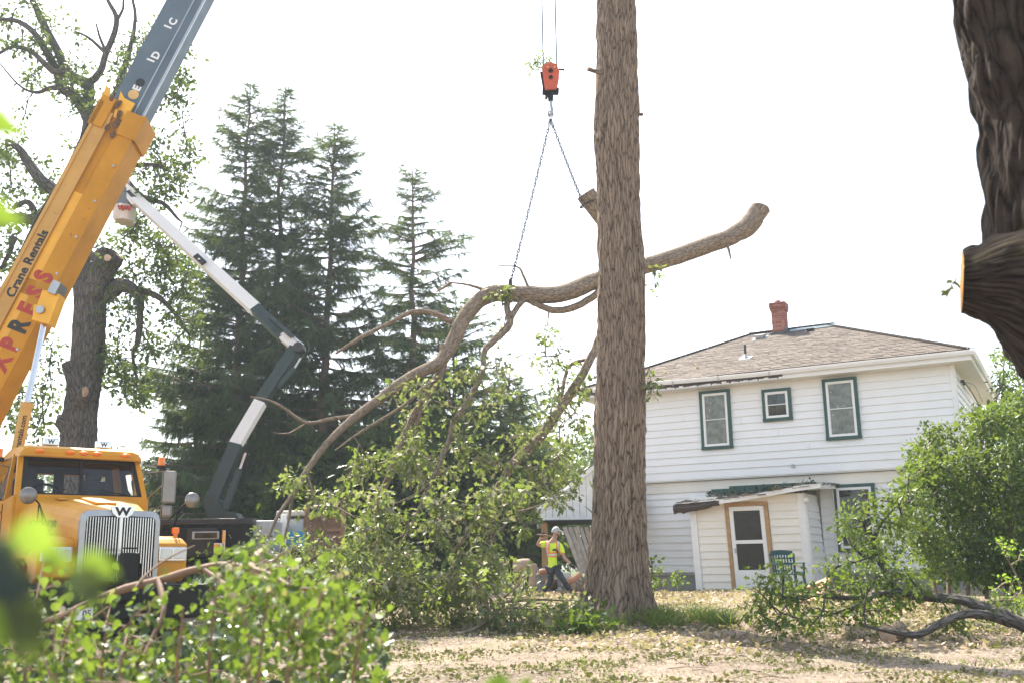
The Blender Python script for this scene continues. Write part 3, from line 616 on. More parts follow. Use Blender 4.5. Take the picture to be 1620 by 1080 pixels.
tg = np.concatenate([clusters([(0, -30), (60, -30), (130, 60), (150, 140), (205, 60), (250, 10), (262, 60), (200, 180), (130, 180), (90, 160), (40, 130), (0, 110)], 95, 25.6, 28),
    clusters([(225, 60), (300, 60), (312, 130), (290, 200), (215, 260), (210, 190), (260, 110)], 34, 26, 28), clusters([(195, 215), (300, 215), (315, 260), (280, 330), (235, 350), (195, 280)], 50, 25.8, 27.6),
    clusters([(0, 130), (40, 150), (50, 250), (120, 220), (130, 260), (60, 360), (0, 380)], 44, 25.5, 27.5), clusters([(20, 390), (60, 380), (0, 480), (-20, 560), (50, 640), (70, 600), (90, 580), (40, 690), (-20, 680), (-20, 380)], 40, 25.5, 27),
    clusters([(150, 380), (220, 345), (270, 380), (310, 420), (320, 520), (300, 560), (240, 570), (225, 640), (160, 620), (160, 480)], 120, 25.8, 28), clusters([(0, 480), (90, 520), (100, 640), (40, 720), (0, 700)], 35, 26, 28.5), clusters([(170, 560), (235, 560), (230, 640), (165, 630)], 16, 26, 28), clusters([(180, 355), (240, 340), (300, 400), (290, 440), (200, 440)], 32, 26.5, 29)])
connect(mb, nd, tg, .045, .01, .05, 4, step=.5, uv=True); mb.build('branches', 'bark_dark', t, smooth=True, world=True)
mb = MB(); leaf_cloud(mb, tg, 34, .36, .155, SIMPLE, .2, flat=1.1); mb.build('crown', 'leaf_oak_far', t, world=True, kind='stuff')

# spruces
def spray_tpl(nb=9):
    V = []; F = []
    for i in range(nb):
        x = .08+.9*i/nb; w = .20*(1-.65*i/nb)
        for s in (-1, 1):
            o = len(V); V += [(x-.05, 0, 0), (x+.03, 0, 0), (x+.10, s*w, -.05)]; F.append((o, o+1, o+2) if s > 0 else (o, o+2, o+1))
    o = len(V); V += [(0, -.03, 0), (0, .03, 0), (1.05, 0, -.03)]; F.append((o, o+2, o+1)); return np.array(V, float), np.array(F)
SPRAY = spray_tpl()
def spruce(label, px, pytop, Y, width, seed, dens=1.0, low=1.2, pale=False, base_w=1.0, group='tall spruces behind the yard'):
    rg = np.random.default_rng(seed); top = W(px, pytop, Y); b = np.array([top[0]+rg.uniform(-.3, .3), Y, float(gz(top[0], Y))]); H = top[2]-b[2]
    t = thing('spruce_tree', label, 'spruce tree', tuple(b), 0, group); mb = MB(); zz = np.linspace(0, 1, 14)[:, None]
    Pt = b+(top-b)*zz+np.concatenate([np.zeros((1, 3)), rg.normal(0, .05, (12, 3))*[1, 1, 0], np.zeros((1, 3))]); mb.tube(Pt, np.linspace(.24 if H > 12 else .18, .02, 14), 8)
    mb.build('trunk', 'spruce_bark', t, smooth=True, world=True); mb = MB(); PS = []; DS = []; SZ = []
    z = low
    while z < H-.15:
        f = z/H; L = width*1.2*((1-f)**.60)*(.6+.4*min(1, (f+.12)/.25))*(1+.22*math.sin(z*1.9+seed))
        for q in range(int(rg.integers(5, 8)*dens+.5)):
            a = rg.uniform(0, 2*math.pi); l = L*rg.uniform(.55, 1.18) if rg.uniform() > .06 else L*1.35
            if l < .15: l = .2
            k = 7; s = np.linspace(0, 1, k); up = (.25-.75*(1-f))*s+(.35*s*s if f < .75 else .5*s)
            c0 = np.array([np.interp(z, [0, H], [b[0], top[0]]), np.interp(z, [0, H], [b[1], top[1]]), b[2]+z])
            Q = c0+np.stack([np.cos(a+.15*s*rg.normal())*s*l, np.sin(a+.15*s*rg.normal())*s*l, up*l*.55], -1)
            if l > .5: mb.tube(Q, np.linspace(.014+.012*l, .006, k), 4, cap=False)
            m_ = max(6, int(l*22*dens)); u = rg.uniform(.10, 1.0, m_)**.8; ii = u*(k-1); i0 = np.minimum(ii.astype(int), k-2); fr = (ii-i0)[:, None]
            p = Q[i0]*(1-fr)+Q[i0+1]*fr; side = rg.choice([-1, 1], m_); ax = unit(Q[-1]-Q[0])
            lat = np.array([-ax[1], ax[0], 0]); d = ax[None]*rg.uniform(.2, 1, (m_, 1))+lat[None]*side[:, None]*rg.uniform(.3, 1, (m_, 1)); d[:, 2] -= np.where(rg.uniform(0, 1, m_) < .38, 2.6, rg.uniform(.1, 1.0, m_))*(1.15-f)
            PS.append(p); DS.append(d); SZ.append(rg.uniform(.35, .78, m_)*(.55+.45*(1-f)))
        z += rg.uniform(.20, .36)*(1.15-.4*f)/1.0
    mb.build('branches', 'spruce_bark', t, world=True)
    P = np.concatenate(PS); D = np.concatenate(DS); S = np.concatenate(SZ); n = len(P); Nn = rg.normal(0, .9, (n, 3)); Nn[:, 2] += .5
    mb = MB(); scatter_tpl(mb, SPRAY, P, D, Nn, S, rg.uniform(0, 1, n)); mb.build('crown', 'needles', t, world=True, kind='stuff'); print('spruce', n); return t
spruce('tall slender spruce, leftmost of the high row behind the bucket truck', 396, 128, 36, 3.1, 1, .95)
spruce('tall spruce second from left, its tip between its two high neighbours', 452, 136, 37, 2.7, 2, .9)
spruce('broad dense spruce with a long bough reaching right near its top', 530, 196, 35.5, 3.3, 3, 1.05)
spruce('narrower pointed spruce standing right of the high group, left of the chains', 652, 265, 36, 3.2, 4, .85)
spruce('low spruce with drooping skirts behind the lifted limb near the carport', 806, 590, 34, 2.4, 5, 1.0, low=.8)
spruce('short spruce filling the gap at the left foot of the high group', 318, 500, 38, 2.9, 6, .9)
spruce('short dark spruce half hidden below the hanging limb', 722, 470, 38, 3.4, 8, .9)
b = W(815, 900, 31); b[2] = gz(b[0], 31)
# far woods
mb = MB(); C = []
for x0, x1, ytop, Y0, Y1, n in ((180, 330, 770, 60, 75, 300), (240, 420, 760, 42, 46, 420), (400, 640, 735, 40, 44, 620), (600, 860, 690, 41, 45, 700), (840, 1010, 705, 55, 70, 420), (0, 200, 740, 60, 75, 200), (1480, 1700, 640, 50, 60, 300), (430, 580, 740, 33, 34, 260), (560, 800, 700, 33, 34.5, 420)):
    xx = rng.uniform(x0, x1, n); yt = ytop+18*np.sin(xx/17)+10*np.sin(xx/6.3); f = rng.uniform(0, 1, n)**.8; yy = yt+(885-yt)*f
    C += [W(a, c, rng.uniform(Y0, Y1)) for a, c in zip(xx, yy)]
C = np.array(C); C = C[C[:, 2] > .3]
leaf_cloud(mb, C, 46, 1.0, .34, SIMPLE, .1, flat=1.2)
tag(mb.build('distant_woods', 'leaf_oak_far', kind='stuff'), 'mixed green woods and undergrowth closing off the yard behind the spruces', 'woods')
# ------------------------------------------------------------------ house
plain('siding', (.85, .845, .825), .42, nscale=1.5, var=.03, dirt=((.68, .67, .62), 2.2, .66))
plain('siding_warm', (.82, .78, .69), .5, nscale=2, var=.04)  # warmer copy of the siding; ground-bounced light is put into the colour
plain('trim_white', (.82, .81, .78), .4, nscale=3, var=.03)
plain('green_trim', (.020, .075, .062), .45, nscale=5, var=.15)
plain('green_dark', (.015, .04, .035), .5)
plain('brown_fascia', (.06, .042, .035), .5, nscale=5, dirt=((.3, .25, .2), 5, .66))
plain('raw_wood', (.42, .25, .11), .6, nscale=7, var=.25)
plain('galv', (.42, .45, .47), .4, .6, nscale=6)
plain('flashing', (.10, .15, .18), .4, .5, nscale=5, var=.3)
plain('foundation', (.33, .33, .31), .9, bumps=.3)
plain('black_metal', (.02, .02, .02), .4)
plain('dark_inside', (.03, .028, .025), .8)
plain('wire', (.03, .03, .035), .5)
plain('curtain', (.44, .43, .38), .8, nscale=6, var=.45)
mt, nt, b = nodes_of('glass_dark'); b.inputs['Base Color'].default_value = (.03, .033, .03, 1); b.inputs['Roughness'].default_value = .06; b.inputs['Specular IOR Level'].default_value = .5
mt, nt, b = nodes_of('glass'); tr = nt.nodes.new('ShaderNodeBsdfTransparent'); gl = nt.nodes.new('ShaderNodeBsdfGlossy'); gl.inputs['Roughness'].default_value = .03
fr = nt.nodes.new('ShaderNodeFresnel'); fr.inputs[0].default_value = 1.45; mx = nt.nodes.new('ShaderNodeMixShader'); tr.inputs[0].default_value = (.86, .88, .86, 1)
nt.links.new(fr.outputs[0], mx.inputs[0]); nt.links.new(tr.outputs[0], mx.inputs[1]); nt.links.new(gl.outputs[0], mx.inputs[2]); nt.links.new(mx.outputs[0], nt.nodes['Material Output'].inputs[0])
mt, nt, b = nodes_of('screen'); v = coord(nt); n = tex_noise(nt, v, 60, 2, .5); nt.links.new(ramp(nt, n.outputs[0], [(.3, (.012, .011, .010)), (.7, (.035, .033, .028))]), b.inputs['Base Color']); b.inputs['Roughness'].default_value = .25
mt, nt, b = nodes_of('shingle'); v = coord(nt); n = tex_noise(nt, v, 14, 8, .8)
g = nt.nodes.new('ShaderNodeNewGeometry'); c1 = ramp(nt, g.outputs['Random Per Island'], [(0, (.085, .068, .057)), (.5, (.115, .093, .078)), (1, (.15, .124, .105))])
n5 = tex_noise(nt, v, 90, 2, .5); c1 = mixc(nt, .35, c1, ramp(nt, n5.outputs[0], [(.3, (.07, .055, .046)), (.7, (.19, .158, .135))])); c1 = mixc(nt, ramp(nt, n.outputs[0], [(.6, (0, 0, 0)), (.8, (.5, .5, .5))]), c1, (.2, .17, .15))
nt.links.new(c1, b.inputs['Base Color']); b.inputs['Roughness'].default_value = .9; bump(nt, b, n5.outputs[0], .5, .006)
mt, nt, b = nodes_of('brick'); g = nt.nodes.new('ShaderNodeNewGeometry'); nt.links.new(ramp(nt, g.outputs['Random Per Island'], [(0, (.24, .085, .055)), (.6, (.34, .12, .08)), (1, (.42, .19, .13))]), b.inputs['Base Color']); b.inputs['Roughness'].default_value = .85
plain('mortar', (.42, .38, .35), .9)

HO = np.array([7.1853+.4848*1.4, 25.2+.8746*1.4]); HR = math.atan2(-.48481, .87462)
house = thing('house', 'two storey white clapboard house with hip roof and dark green window trim', 'house', (HO[0], HO[1], 0), HR)
def hw(t, y, z):
    """house coordinates -> the place"""
    return np.array([HO[0]+.87462*t+.48481*y, HO[1]-.48481*t+.87462*y, z])
XL, XR, DP, ZE, ZL = -6.1, 3.53, 7.3, 5.90, 3.42
mb = MB(); mb.box(((XL+XR)/2, DP/2, (ZE+ZL)/2), (XR-XL, DP, ZE-ZL)); mb.box(((XL+XR)/2, DP/2+.13, 2.13), (XR-XL-.2, DP-.26, 2.57)); struct(mb.build('wall', 'siding', house)); del bpy.data.objects['wall']['kind']
mb = MB(); mb.box(((XL+XR)/2, DP/2+.15, .55), (XR-XL-.26, DP-.32, .6)); mb.build('foundation', 'foundation', house)
def board(name, parent, x0, x1, z, y, h=.2, side=False, shear=0, mat='siding', xs_=0):
    """one lapped clapboard; its lower edge stands proud"""
    mb = MB(); a = .034; e = .004; dz = rng.normal(0, .0015)
    prof = [(y-a, z+dz), (y-e, z+h+.012), (y+.012, z+h+.012), (y+.012, z+dz)]
    if not side: secs = [[(x0+shear*p[1], p[0], p[1]) for p in prof], [(x1+shear*p[1], p[0], p[1]) for p in prof]]
    else: secs = [[(xs_-(p[0]-y)+shear*p[1], x0, p[1]) for p in prof], [(xs_-(p[0]-y)+shear*p[1], x1, p[1]) for p in prof]]
    mb.loft(secs)
    if not side and x1-x0 > 4:
        for xj in rng.uniform(x0+.6, x1-.6, 2): mb.box((xj, y-a*.55, z+h*.5+dz), (.035, a*1.1+.004, h*.99), rot(math.atan2(a-e, h)*-1))
    return mb.build(name, mat, parent, fixn=True)
for k in range(12):
    z = 3.44+k*.2; h = .2 if k < 11 else .2
    board('siding_board', house, XL+.08, XR-.08, z, -.002, h)
    board('siding_board', house, .08, DP, z, 0, h, side=True, xs_=XR)
for k in range(11):
    z = .92+k*.2
    board('siding_board', house, XL+.14, -2.98, z, .128); board('siding_board', house, .02, XR-.16, z, .128); board('siding_board', house, .3, DP, z, 0, side=True, xs_=XR-.1)
mb = MB()
for c_, s_ in (((XL+.03, -.002, (ZE+ZL)/2), (.11, .06, ZE-ZL)), ((XR-.03, -.012, (ZE+ZL)/2), (.11, .06, ZE-ZL)), ((XR+.012, .06, (ZE+ZL)/2), (.06, .11, ZE-ZL-.01)), ((XR-.13, .108, 2.14), (.11, .06, 2.5)), ((XR-.088, .17, 2.14), (.06, .11, 2.49))):
    mb = MB(); mb.box(c_, s_); mb.build('corner_board', 'trim_white', house)
mb = MB(); mb.box(((XL+XR)/2, -.008, 3.425), (XR-XL+.04, .05, .045)); mb.box((XR+.01, DP/2, 3.425), (.05, DP, .045)); mb.build('belt_trim', 'trim_white', house)
mb = MB(); mb.box(((XL+XR)/2, .06, 3.385), (XR-XL-.02, .16, .02)); mb.box(((XL+XR)/2, .105, 3.22), (XR-XL-.2, .05, .28)); mb.build('frieze', 'siding_warm', house)
# windows
def window(x0, x1, z0, z1, yw, curtain=True, sash=True, single=False, lab=None):
    yw = yw-.022; w = MB(); c = .085; y = yw-.055
    for bx, bz, sx, sz in (((x0+x1)/2, z1-c/2, x1-x0, c), ((x0+x1)/2, z0+c/2, x1-x0+.02, c), (x0+c/2, (z0+z1)/2, c, z1-z0-2*c), (x1-c/2, (z0+z1)/2, c, z1-z0-2*c)): w.rbox((bx, y+.02, bz), (sx, .09, sz), .006)
    o = w.build('window', 'green_trim', house, label=lab)
    a0, a1, b0_, b1_ = x0+c, x1-c, z0+c, z1-c
    f = MB(); q = .045
    for bx, bz, sx, sz in (((a0+a1)/2, b1_-q/2, a1-a0, q), ((a0+a1)/2, b0_+q/2, a1-a0, q), (a0+q/2, (b0_+b1_)/2, q, b1_-b0_-2*q), (a1-q/2, (b0_+b1_)/2, q, b1_-b0_-2*q)): f.rbox((bx, yw-.045, bz), (sx, .06, sz), .004)
    f.build('frame', 'trim_white', o)
    mid = (b0_+b1_)/2
    for zz0, zz1, dy in ((b0_+q, mid+.012, .0), (mid-.012, b1_-q, -.012)):
        s = MB(); k = .02
        for bx, bz, sx, sz in (((a0+a1)/2, zz1-k/2, a1-a0-2*q, k), ((a0+a1)/2, zz0+k/2, a1-a0-2*q, k), (a0+q+k/2, (zz0+zz1)/2, k, zz1-zz0-2*k), (a1-q-k/2, (zz0+zz1)/2, k, zz1-zz0-2*k)): s.box((bx, yw-.045+dy, bz), (sx, .025, sz))
        s.build('sash', 'trim_white', o)
        g = MB(); g.box(((a0+a1)/2, yw-.04+dy, (zz0+zz1)/2), (a1-a0-2*q-2*k, .004, zz1-zz0-2*k)); g.build('pane', 'glass', o)
    if curtain:
        cv = MB(); n = 24; xx = np.linspace(a0+q, a1-q, n); zc = np.linspace(b0_+q, b1_-q, 8)
        V = [(x, yw-.026+.0025*math.sin(i*1.5+math.sin(z*6)), z) for z in zc for i, x in enumerate(xx)]
        cv.add(V, [[r*n+i, r*n+i+1, (r+1)*n+i+1, (r+1)*n+i] for r in range(7) for i in range(n-1)]); cv.build('curtain', 'curtain' if curtain is True else curtain, o, smooth=True)
    return o
window(-3.02, -2.15, 4.19, 5.82, 0); window(-1.27, -.49, 4.83, 5.70, 0, 'glass_dark'); window(.34, 1.22, 4.21, 5.82, 0); window(.37, 1.40, 1.38, 3.08, .13, 'glass_dark')
mb = MB(); mb.rbox((-1.4, .06, 3.06), (2.9, .09, .12), .006); mb.rbox((-1.2, .055, 3.14), (2.3, .08, .08), .006); mb.build('window_head', 'green_trim', house, label='green head trim of a wide window hidden by the porch roof')
# roof
E0, E1, F0, F1, ZG, ZRD = -6.6, 4.0, -.45, 7.75, 6.14, 8.10
RL, RRr, RY = -2.5, -.12, 3.65
mb = MB(); V = [(E0, F0, ZG), (E1, F0, ZG), (E1, F1, ZG), (E0, F1, ZG), (RL, RY, ZRD), (RRr, RY, ZRD)]
V += [(x, y, z-.06) for x, y, z in V[:4]]
mb.add(V, [[0, 1, 5, 4], [1, 2, 5], [2, 3, 4, 5], [3, 0, 4], [6, 7, 1, 0], [7, 8, 2, 1], [8, 9, 3, 2], [9, 6, 0, 3], [9, 8, 7, 6]]); mb.build('roof', 'shingle', house)
mb = MB(); nrm = unit(np.array([0, -(ZRD-ZG), RY-F0])); up = unit(np.array([0, RY-F0, ZRD-ZG])); Ls = math.hypot(RY-F0, ZRD-ZG); k = 0; s = 0
while s < Ls-.02:
    f = s/Ls; xa = E0+(RL-E0)*f; xb = E1+(RRr-E1)*f; x = xa-rng.uniform(0, .3)
    while x < xb:
        w = rng.uniform(.19, .34); x0, x1 = max(x+.004, xa), min(x+w-.004, xb); x += w
        if x1-x0 < .05: continue
        o = np.array([0, F0-.02, ZG])+up*s; th = rng.uniform(.012, .024); dd = rng.uniform(-.008, .008); l = .16
        f1 = min(1, (s+l)/Ls); xc0 = max(x0, E0+(RL-E0)*f1); xc1 = min(x1, E1+(RRr-E1)*f1)
        if xc1-xc0 < .02: xc0 = xc1 = (x0+x1)/2; xc1 += .01
        A = [o+up*dd+nrm*.002, o+up*dd+nrm*th, o+up*l+nrm*.008, o+up*l-nrm*.002]
        V = [(x0, p[1], p[2]) for p in A[:2]]+[(x1, p[1], p[2]) for p in A[:2]]+[(xc0, A[2][1], A[2][2]), (xc1, A[2][1], A[2][2])]
        mb.add(V, [[0, 2, 3, 1], [1, 3, 5, 4], [0, 1, 4], [2, 5, 3]])
    s += .142
mb.build('shingles', 'shingle', house, kind='stuff')
mb = MB()
for a, c in (((E0, F0, ZG), (RL, RY, ZRD)), ((E1, F0, ZG), (RRr, RY, ZRD)), ((RL, RY, ZRD), (RRr, RY, ZRD))):
    a = np.array(a); c = np.array(c); n = int(np.linalg.norm(c-a)/.16)
    for i in range(n): p = a+(c-a)*i/n; q = a+(c-a)*(i+1.2)/n; mb.bar(p+[0, 0, .03], q+[0, 0, .018], .26, .022)
mb.build('hip_shingles', 'shingle', house, kind='stuff')
mb = MB(); mb.box(((E0+E1)/2, F0+.24, ZE-.01), (E1-E0-.02, .5, .02)); mb.box((E1-.24, DP/2+.1, ZE-.012), (.46, F1-F0-.5, .018)); mb.box((E0+.25, DP/2+.1, ZE-.012), (.46, F1-F0-.5, .018)); mb.box(((E0+E1)/2, F1-.24, ZE-.01), (E1-E0-.02, .44, .02)); mb.build('soffit', 'siding_warm', house)
mb = MB(); mb.box((1.7, F0+.012, 6.0), (4.55, .024, .20)); mb.box((E1-.012, DP/2, 6.0), (.024, F1-F0-.03, .20)); mb.box(((E0+E1)/2, F1-.012, 6.0), (E1-E0-.06, .024, .2)); mb.build('fascia', 'trim_white', house)
mb = MB(); mb.box((-3.56, F0+.014, 5.99), (5.96, .024, .22)); mb.box(((E0+E1)/2, F0-.03, 6.125), (E1-E0, .07, .02)); mb.build('fascia', 'brown_fascia', house, label='dark bare fascia above the sagging gutter')
def gutter(P, w=.11, h=.11, nm='gutter'):
    mb = MB(); P = np.array(P, float); prof = [(0, 0), (.07, -.005), (.10, .05), (.112, .10), (.105, .105), (.093, .05), (.066, .004), (0, .012)]
    secs = []
    for p in P:
        secs.append([(p[0], p[1]-a, p[2]+b_) for a, b_ in prof])
    mb.loft(secs); return mb.build(nm, 'trim_white', house, fixn=True)
gutter([(E0+.55, F0-.02, 6.02), (-4.2, F0-.02, 6.035), (-2.6, F0-.015, 6.01), (-1.2, F0-.01, 5.995), (-.4, F0-.01, 6.0)]); gutter([(-.42, F0-.012, 6.002), (1.5, F0-.012, 6.0), (E1+.08, F0-.012, 6.0)])
mb = MB(); prof = [(0, 0), (.07, -.005), (.10, .05), (.112, .10), (0, .11)]
mb.loft([[(E1+a, y, 6.0+b_) for a, b_ in prof] for y in (F0-.1, F1)]); mb.build('gutter', 'trim_white', house, fixn=True)
mb = MB()
for x in (-5.9, -5.2, -4.5, -3.6, -2.3, -.9): mb.box((x, F0-.075, 6.05), (.02, .12, .14), rot(.15))
mb.build('gutter_hanger', 'galv', house)
mb = MB()
for i in range(46):
    x = E0+.5+i*.13+rng.uniform(-.03, .03)
    if x > -.5: break
    hh = rng.uniform(.0, .03)+(.02 if i % 9 == 3 else 0); mb.box((x, F0-.004, ZE+.005+hh/2), (.125, .012, .03+hh), rot(0, rng.normal(0, .05), 0))
mb.build('soffit_edge', 'trim_white', house)
# chimney
def roofz(y): return ZG+(ZRD-ZG)*(y-F0)/(RY-F0)
ch = MB(); cx, cy = -1.5, 3.45; cw, cd = .40, .40
core = MB(); core.box((cx, cy, 8.35), (cw-.03, cd-.03, 1.0)); chm = core.build('chimney', 'mortar', house)
zb = 7.92; row = 0; st = .066
while zb < 8.86:
    g = .045 if zb > 8.70 else (.025 if zb > 8.64 or zb < 8.05 else 0); w2, d2 = cw/2+g, cd/2+g; n = 2; off = (row % 2)*.5
    for side in range(4):
        for i in range(-1, 3):
            a0, a1 = (i+off)/2*2*w2/1-w2, (i+1+off)/2*2*w2-w2; a0, a1 = max(a0, -w2), min(a1, w2)
            if a1-a0 < .03: continue
            m_ = (a0+a1)/2; l = a1-a0-.012
            j = rng.normal(0, .002)
            if side == 0: ch.box((cx+m_, cy-d2+.03+j, zb+st/2), (l, .06, st-.012))
            if side == 1: ch.box((cx+m_, cy+d2-.03+j, zb+st/2), (l, .06, st-.012))
            if side == 2: ch.box((cx-w2+.03+j, cy+m_, zb+st/2), (.058, l, st-.012))
            if side == 3: ch.box((cx+w2-.03+j, cy+m_, zb+st/2), (.058, l, st-.012))
    zb += st; row += 1
ch.build('brickwork', 'brick', chm, kind='stuff')
mb = MB(); mb.box((cx, cy, 8.87), (cw+.05, cd+.05, .03)); mb.build('crown_cap', 'mortar', chm)
mb = MB(); mb.lathe([(.085, 8.88), (.085, 9.01), (.065, 9.01), (.065, 8.9)], (cx-.02, cy, 0), 4); mb.build('flue', 'brick', chm)
mb = MB(); mb.box((cx, cy-.22, roofz(cy-.2)+.02), (.52, .1, .10), rot(.3)); mb.box((cx+.24, cy, roofz(cy)+.03), (.05, .5, .12)); mb.box((cx+.95, 3.42, roofz(3.42)+.035), (1.35, .36, .025), rot(.45)); mb.box((cx+.95, 3.62, 8.13), (1.25, .12, .03)); mb.build('flashing', 'flashing', house)
def roof_box(x, y, s, h, lab=None, mat='galv'):
    mb = MB(); z = roofz(y); mb.rbox((x, y, z+h*.55), (s, s, h*.5), .012, rot(R(15))); mb.box((x, y, z+h*.2), (s*.8, s*.8, h*.6), rot(R(25))); mb.box((x, y, z+.025), (s*1.4, s*1.4, .008), rot(R(25.5))); return mb.build('roof_vent', mat, house, label=lab)
roof_box(-2.02, 3.0, .30, .16); roof_box(-.55, 3.15, .2, .12, mat='black_metal')
mb = MB(); z = roofz(.95); mb.lathe([(.035, 0), (.035, .40), (.028, .40), (.028, .3)], (-1.93, .95, z), 12); mb.build('vent_pipe', 'black_metal', house)
mb = MB(); mb.lathe([(.11, -.02), (.07, .06), (.04, .13)], (-1.93, .95, z), 12); mb.box((-1.93, .95, z+.028), (.34, .34, .008), rot(R(25.5))); mb.build('pipe_boot', 'galv', house)
C = np.array([hw(t, y, roofz(y)+.04) for t, y in ((-4.9, .25), (-4.8, .1), (-4.5, .2), (-4.2, .15), (-4.05, .3), (-3.3, .5), (-3.2, .45))]); mb = MB(); leaf_cloud(mb, C, 16, .11, .08, SIMPLE)
tag(mb.build('roof_leaves', 'leaf_dry', kind='stuff'), 'little heaps of dry leaves lying on the left half of the house roof', 'dry leaves')
# service cables and mast on the side wall
mb = MB(); mb.tube([(3.64, 3.1, 3.6), (3.64, 3.1, 5.0), (3.66, 3.0, 5.15), (3.72, 2.9, 5.17), (3.74, 2.86, 5.10)], .04, 10, smooth=4); mb.build('service_mast', 'galv', house, smooth=True)
mb = MB()
for k in range(3): mb.tube([(3.74, 2.88, 5.1), (3.8, 3.4+.1*k, 4.85-.08*k), (3.82, 4.0, 5.0+.05*k), (3.72, 3.2+.2*k, 5.45), (3.66, 2.2+.2*k, 5.62), (3.6, 1.7, 5.68+.02*k)], .013, 6, smooth=6)
mb.tube([(3.6, 1.7, 5.7), (3.75, 3.0, 5.78), (3.8, 4.6, 5.55)], .008, 5, smooth=5); mb.build('cable', 'wire', house)
mb = MB(); mb.box((3.62, 1.1, 5.62), (.09, .07, .07)); mb.box((3.60, 1.7, 5.66), (.06, .05, .09)); mb.build('cable_clamp', 'black_metal', house)
mb = MB(); mb.lathe([(.012, -.02), (.04, -.03), (.05, .02), (.02, .05)], (0, 0, 0), 8); mb.tf(lambda V: V[:, [0, 2, 1]]+np.array([-.58, -.05, 3.62])); mb.box((-.58, -.03, 3.60), (.09, .02, .05)); mb.build('tap_bracket', 'galv', house)

plain('porch_shingle', (.10, .075, .058), .9, nscale=8, var=.5)
# porch
porch = thing('porch', 'small white enclosed porch with sagging torn shingle roof in front of the house', 'porch', (HO[0], HO[1], 0), HR)
SH = -.037
def shr(V): V = V.copy(); V[:, 0] += SH*(V[:, 2]-.45); return V
def sbox(lst, name, mat, parent, rb=None, **k):
    mb = MB()
    for c, s in lst: (mb.rbox(c, s, rb) if rb else mb.box(c, s))
    mb.tf(shr); return mb.build(name, mat, parent, **k)
PF = -1.4; PL, PR = -2.9, .04
sbox([((PL/2-1.93/2-.0, PF+.06, 1.62), (-1.93-PL, .10, 2.4)), (((PR-.9)/2, PF+.06, 1.62), (PR+.9, .10, 2.4)), (((-1.93-.9)/2, PF+.06, 2.68), (1.03, .10, .26)), ((PL+.06, -.62, 1.62), (.10, 1.44, 2.4)), ((PR-.06, -.62, 1.62), (.10, 1.44, 2.4))], 'wall', 'siding_warm', porch)
for k in range(12):
    z = .50+k*.19
    if z > 2.52: break
    for x0, x1 in ((PL+.16, -1.98), (-.86, PR-.16)):
        board('siding_board', porch, x0-SH*.45, x1-SH*.45, z, PF+.008, .19, shear=SH, mat='siding_warm')
    board('siding_board', porch, PF+.1, .1, z, 0, .19, side=True, xs_=PR-SH*.45-.01, shear=SH)
for q_ in (((PL+.07, PF-.012, 1.62), (.17, .06, 2.36)), ((PR-.08, PF-.012, 1.62), (.18, .06, 2.36)), ((PR+.012, PF+.08, 1.62), (.06, .15, 2.35)), ((PL-.01, PF+.08, 1.62), (.05, .15, 2.35))): sbox([q_], 'corner_board', 'trim_white', porch, .006)
sbox([(((PL+PR)/2, PF+.002, 2.70), (PR-PL-.36, .05, .19))], 'frieze', 'siding_warm', porch)
sbox([((-1.93, PF-.015, 1.50), (.10, .08, 2.1)), ((-.92, PF-.015, 1.50), (.10, .08, 2.1)), ((-1.425, PF-.015, 2.60), (1.11, .08, .10))], 'door_casing', 'raw_wood', porch, .006)
dr = MB()
def drr(l, name, mat, parent): return sbox(l, name, mat, parent, .006 if mat == 'trim_white' else None)
door = drr([((-1.82, PF-.02, 1.49), (.105, .045, 2.10)), ((-1.03, PF-.02, 1.49), (.105, .045, 2.10)), ((-1.425, PF-.02, 2.49), (.69, .045, .11)), ((-1.425, PF-.02, 1.66), (.69, .045, .09)), ((-1.425, PF-.02, .72), (.69, .045, .50))], 'door', 'trim_white', porch)
drr([((-1.425, PF-.005, 2.07), (.70, .01, .76))], 'screen', 'screen', door); drr([((-1.425, PF-.005, 1.29), (.70, .01, .66))], 'screen', 'screen', door)
drr([((-1.425, PF-.047, .72), (.50, .012, .34))], 'panel', 'trim_white', door); drr([((-1.79, PF-.06, 1.45), (.03, .05, .12))], 'handle', 'galv', door)
mb = MB(); mb.box(((PL+PR)/2, -.62, .42), (PR-PL-.02, 1.5, .12)); mb.build('floor', 'foundation', porch)
# its roof: warped deck
def pr(t, s):
    """t along the eave 0..1, s from the eave up to the wall"""
    x = -3.28+3.72*t; y = -1.72+1.86*s; z = (2.66+.30*t-.035*math.sin(t*5))*(1-s)+(2.82+.27*t)*s; return np.array([x, y, z])
def sheet(t0, t1, n, off0, off1, ragged=0, s0=0, s1=1):
    mb = MB(); top = []; bot = []
    for i in range(n+1):
        t = t0+(t1-t0)*i/n; r = rng.uniform(-ragged, ragged)
        top.append([pr(t, s0+r)+[0, 0, off1], pr(t, s1)+[0, 0, off1]]); bot.append([pr(t, s0+r)+[0, 0, off0], pr(t, s1)+[0, 0, off0]])
    V = np.array([p for a, c in zip(top, bot) for p in (a[0], a[1], c[1], c[0])]); mb.add(V, [[4*i+a, 4*i+c, 4*(i+1)+c, 4*(i+1)+a] for i in range(n) for a, c in ((0, 1), (1, 2), (2, 3), (3, 0))]+[[0, 1, 2, 3], [4*n+3, 4*n+2, 4*n+1, 4*n]]); return mb
sheet(0, .99, 24, -.05, 0).build('roof', 'brown_fascia', porch, fixn=True); sheet(.02, .98, 20, -.09, -.06).build('soffit', 'siding_warm', porch, fixn=True)
mb = MB()
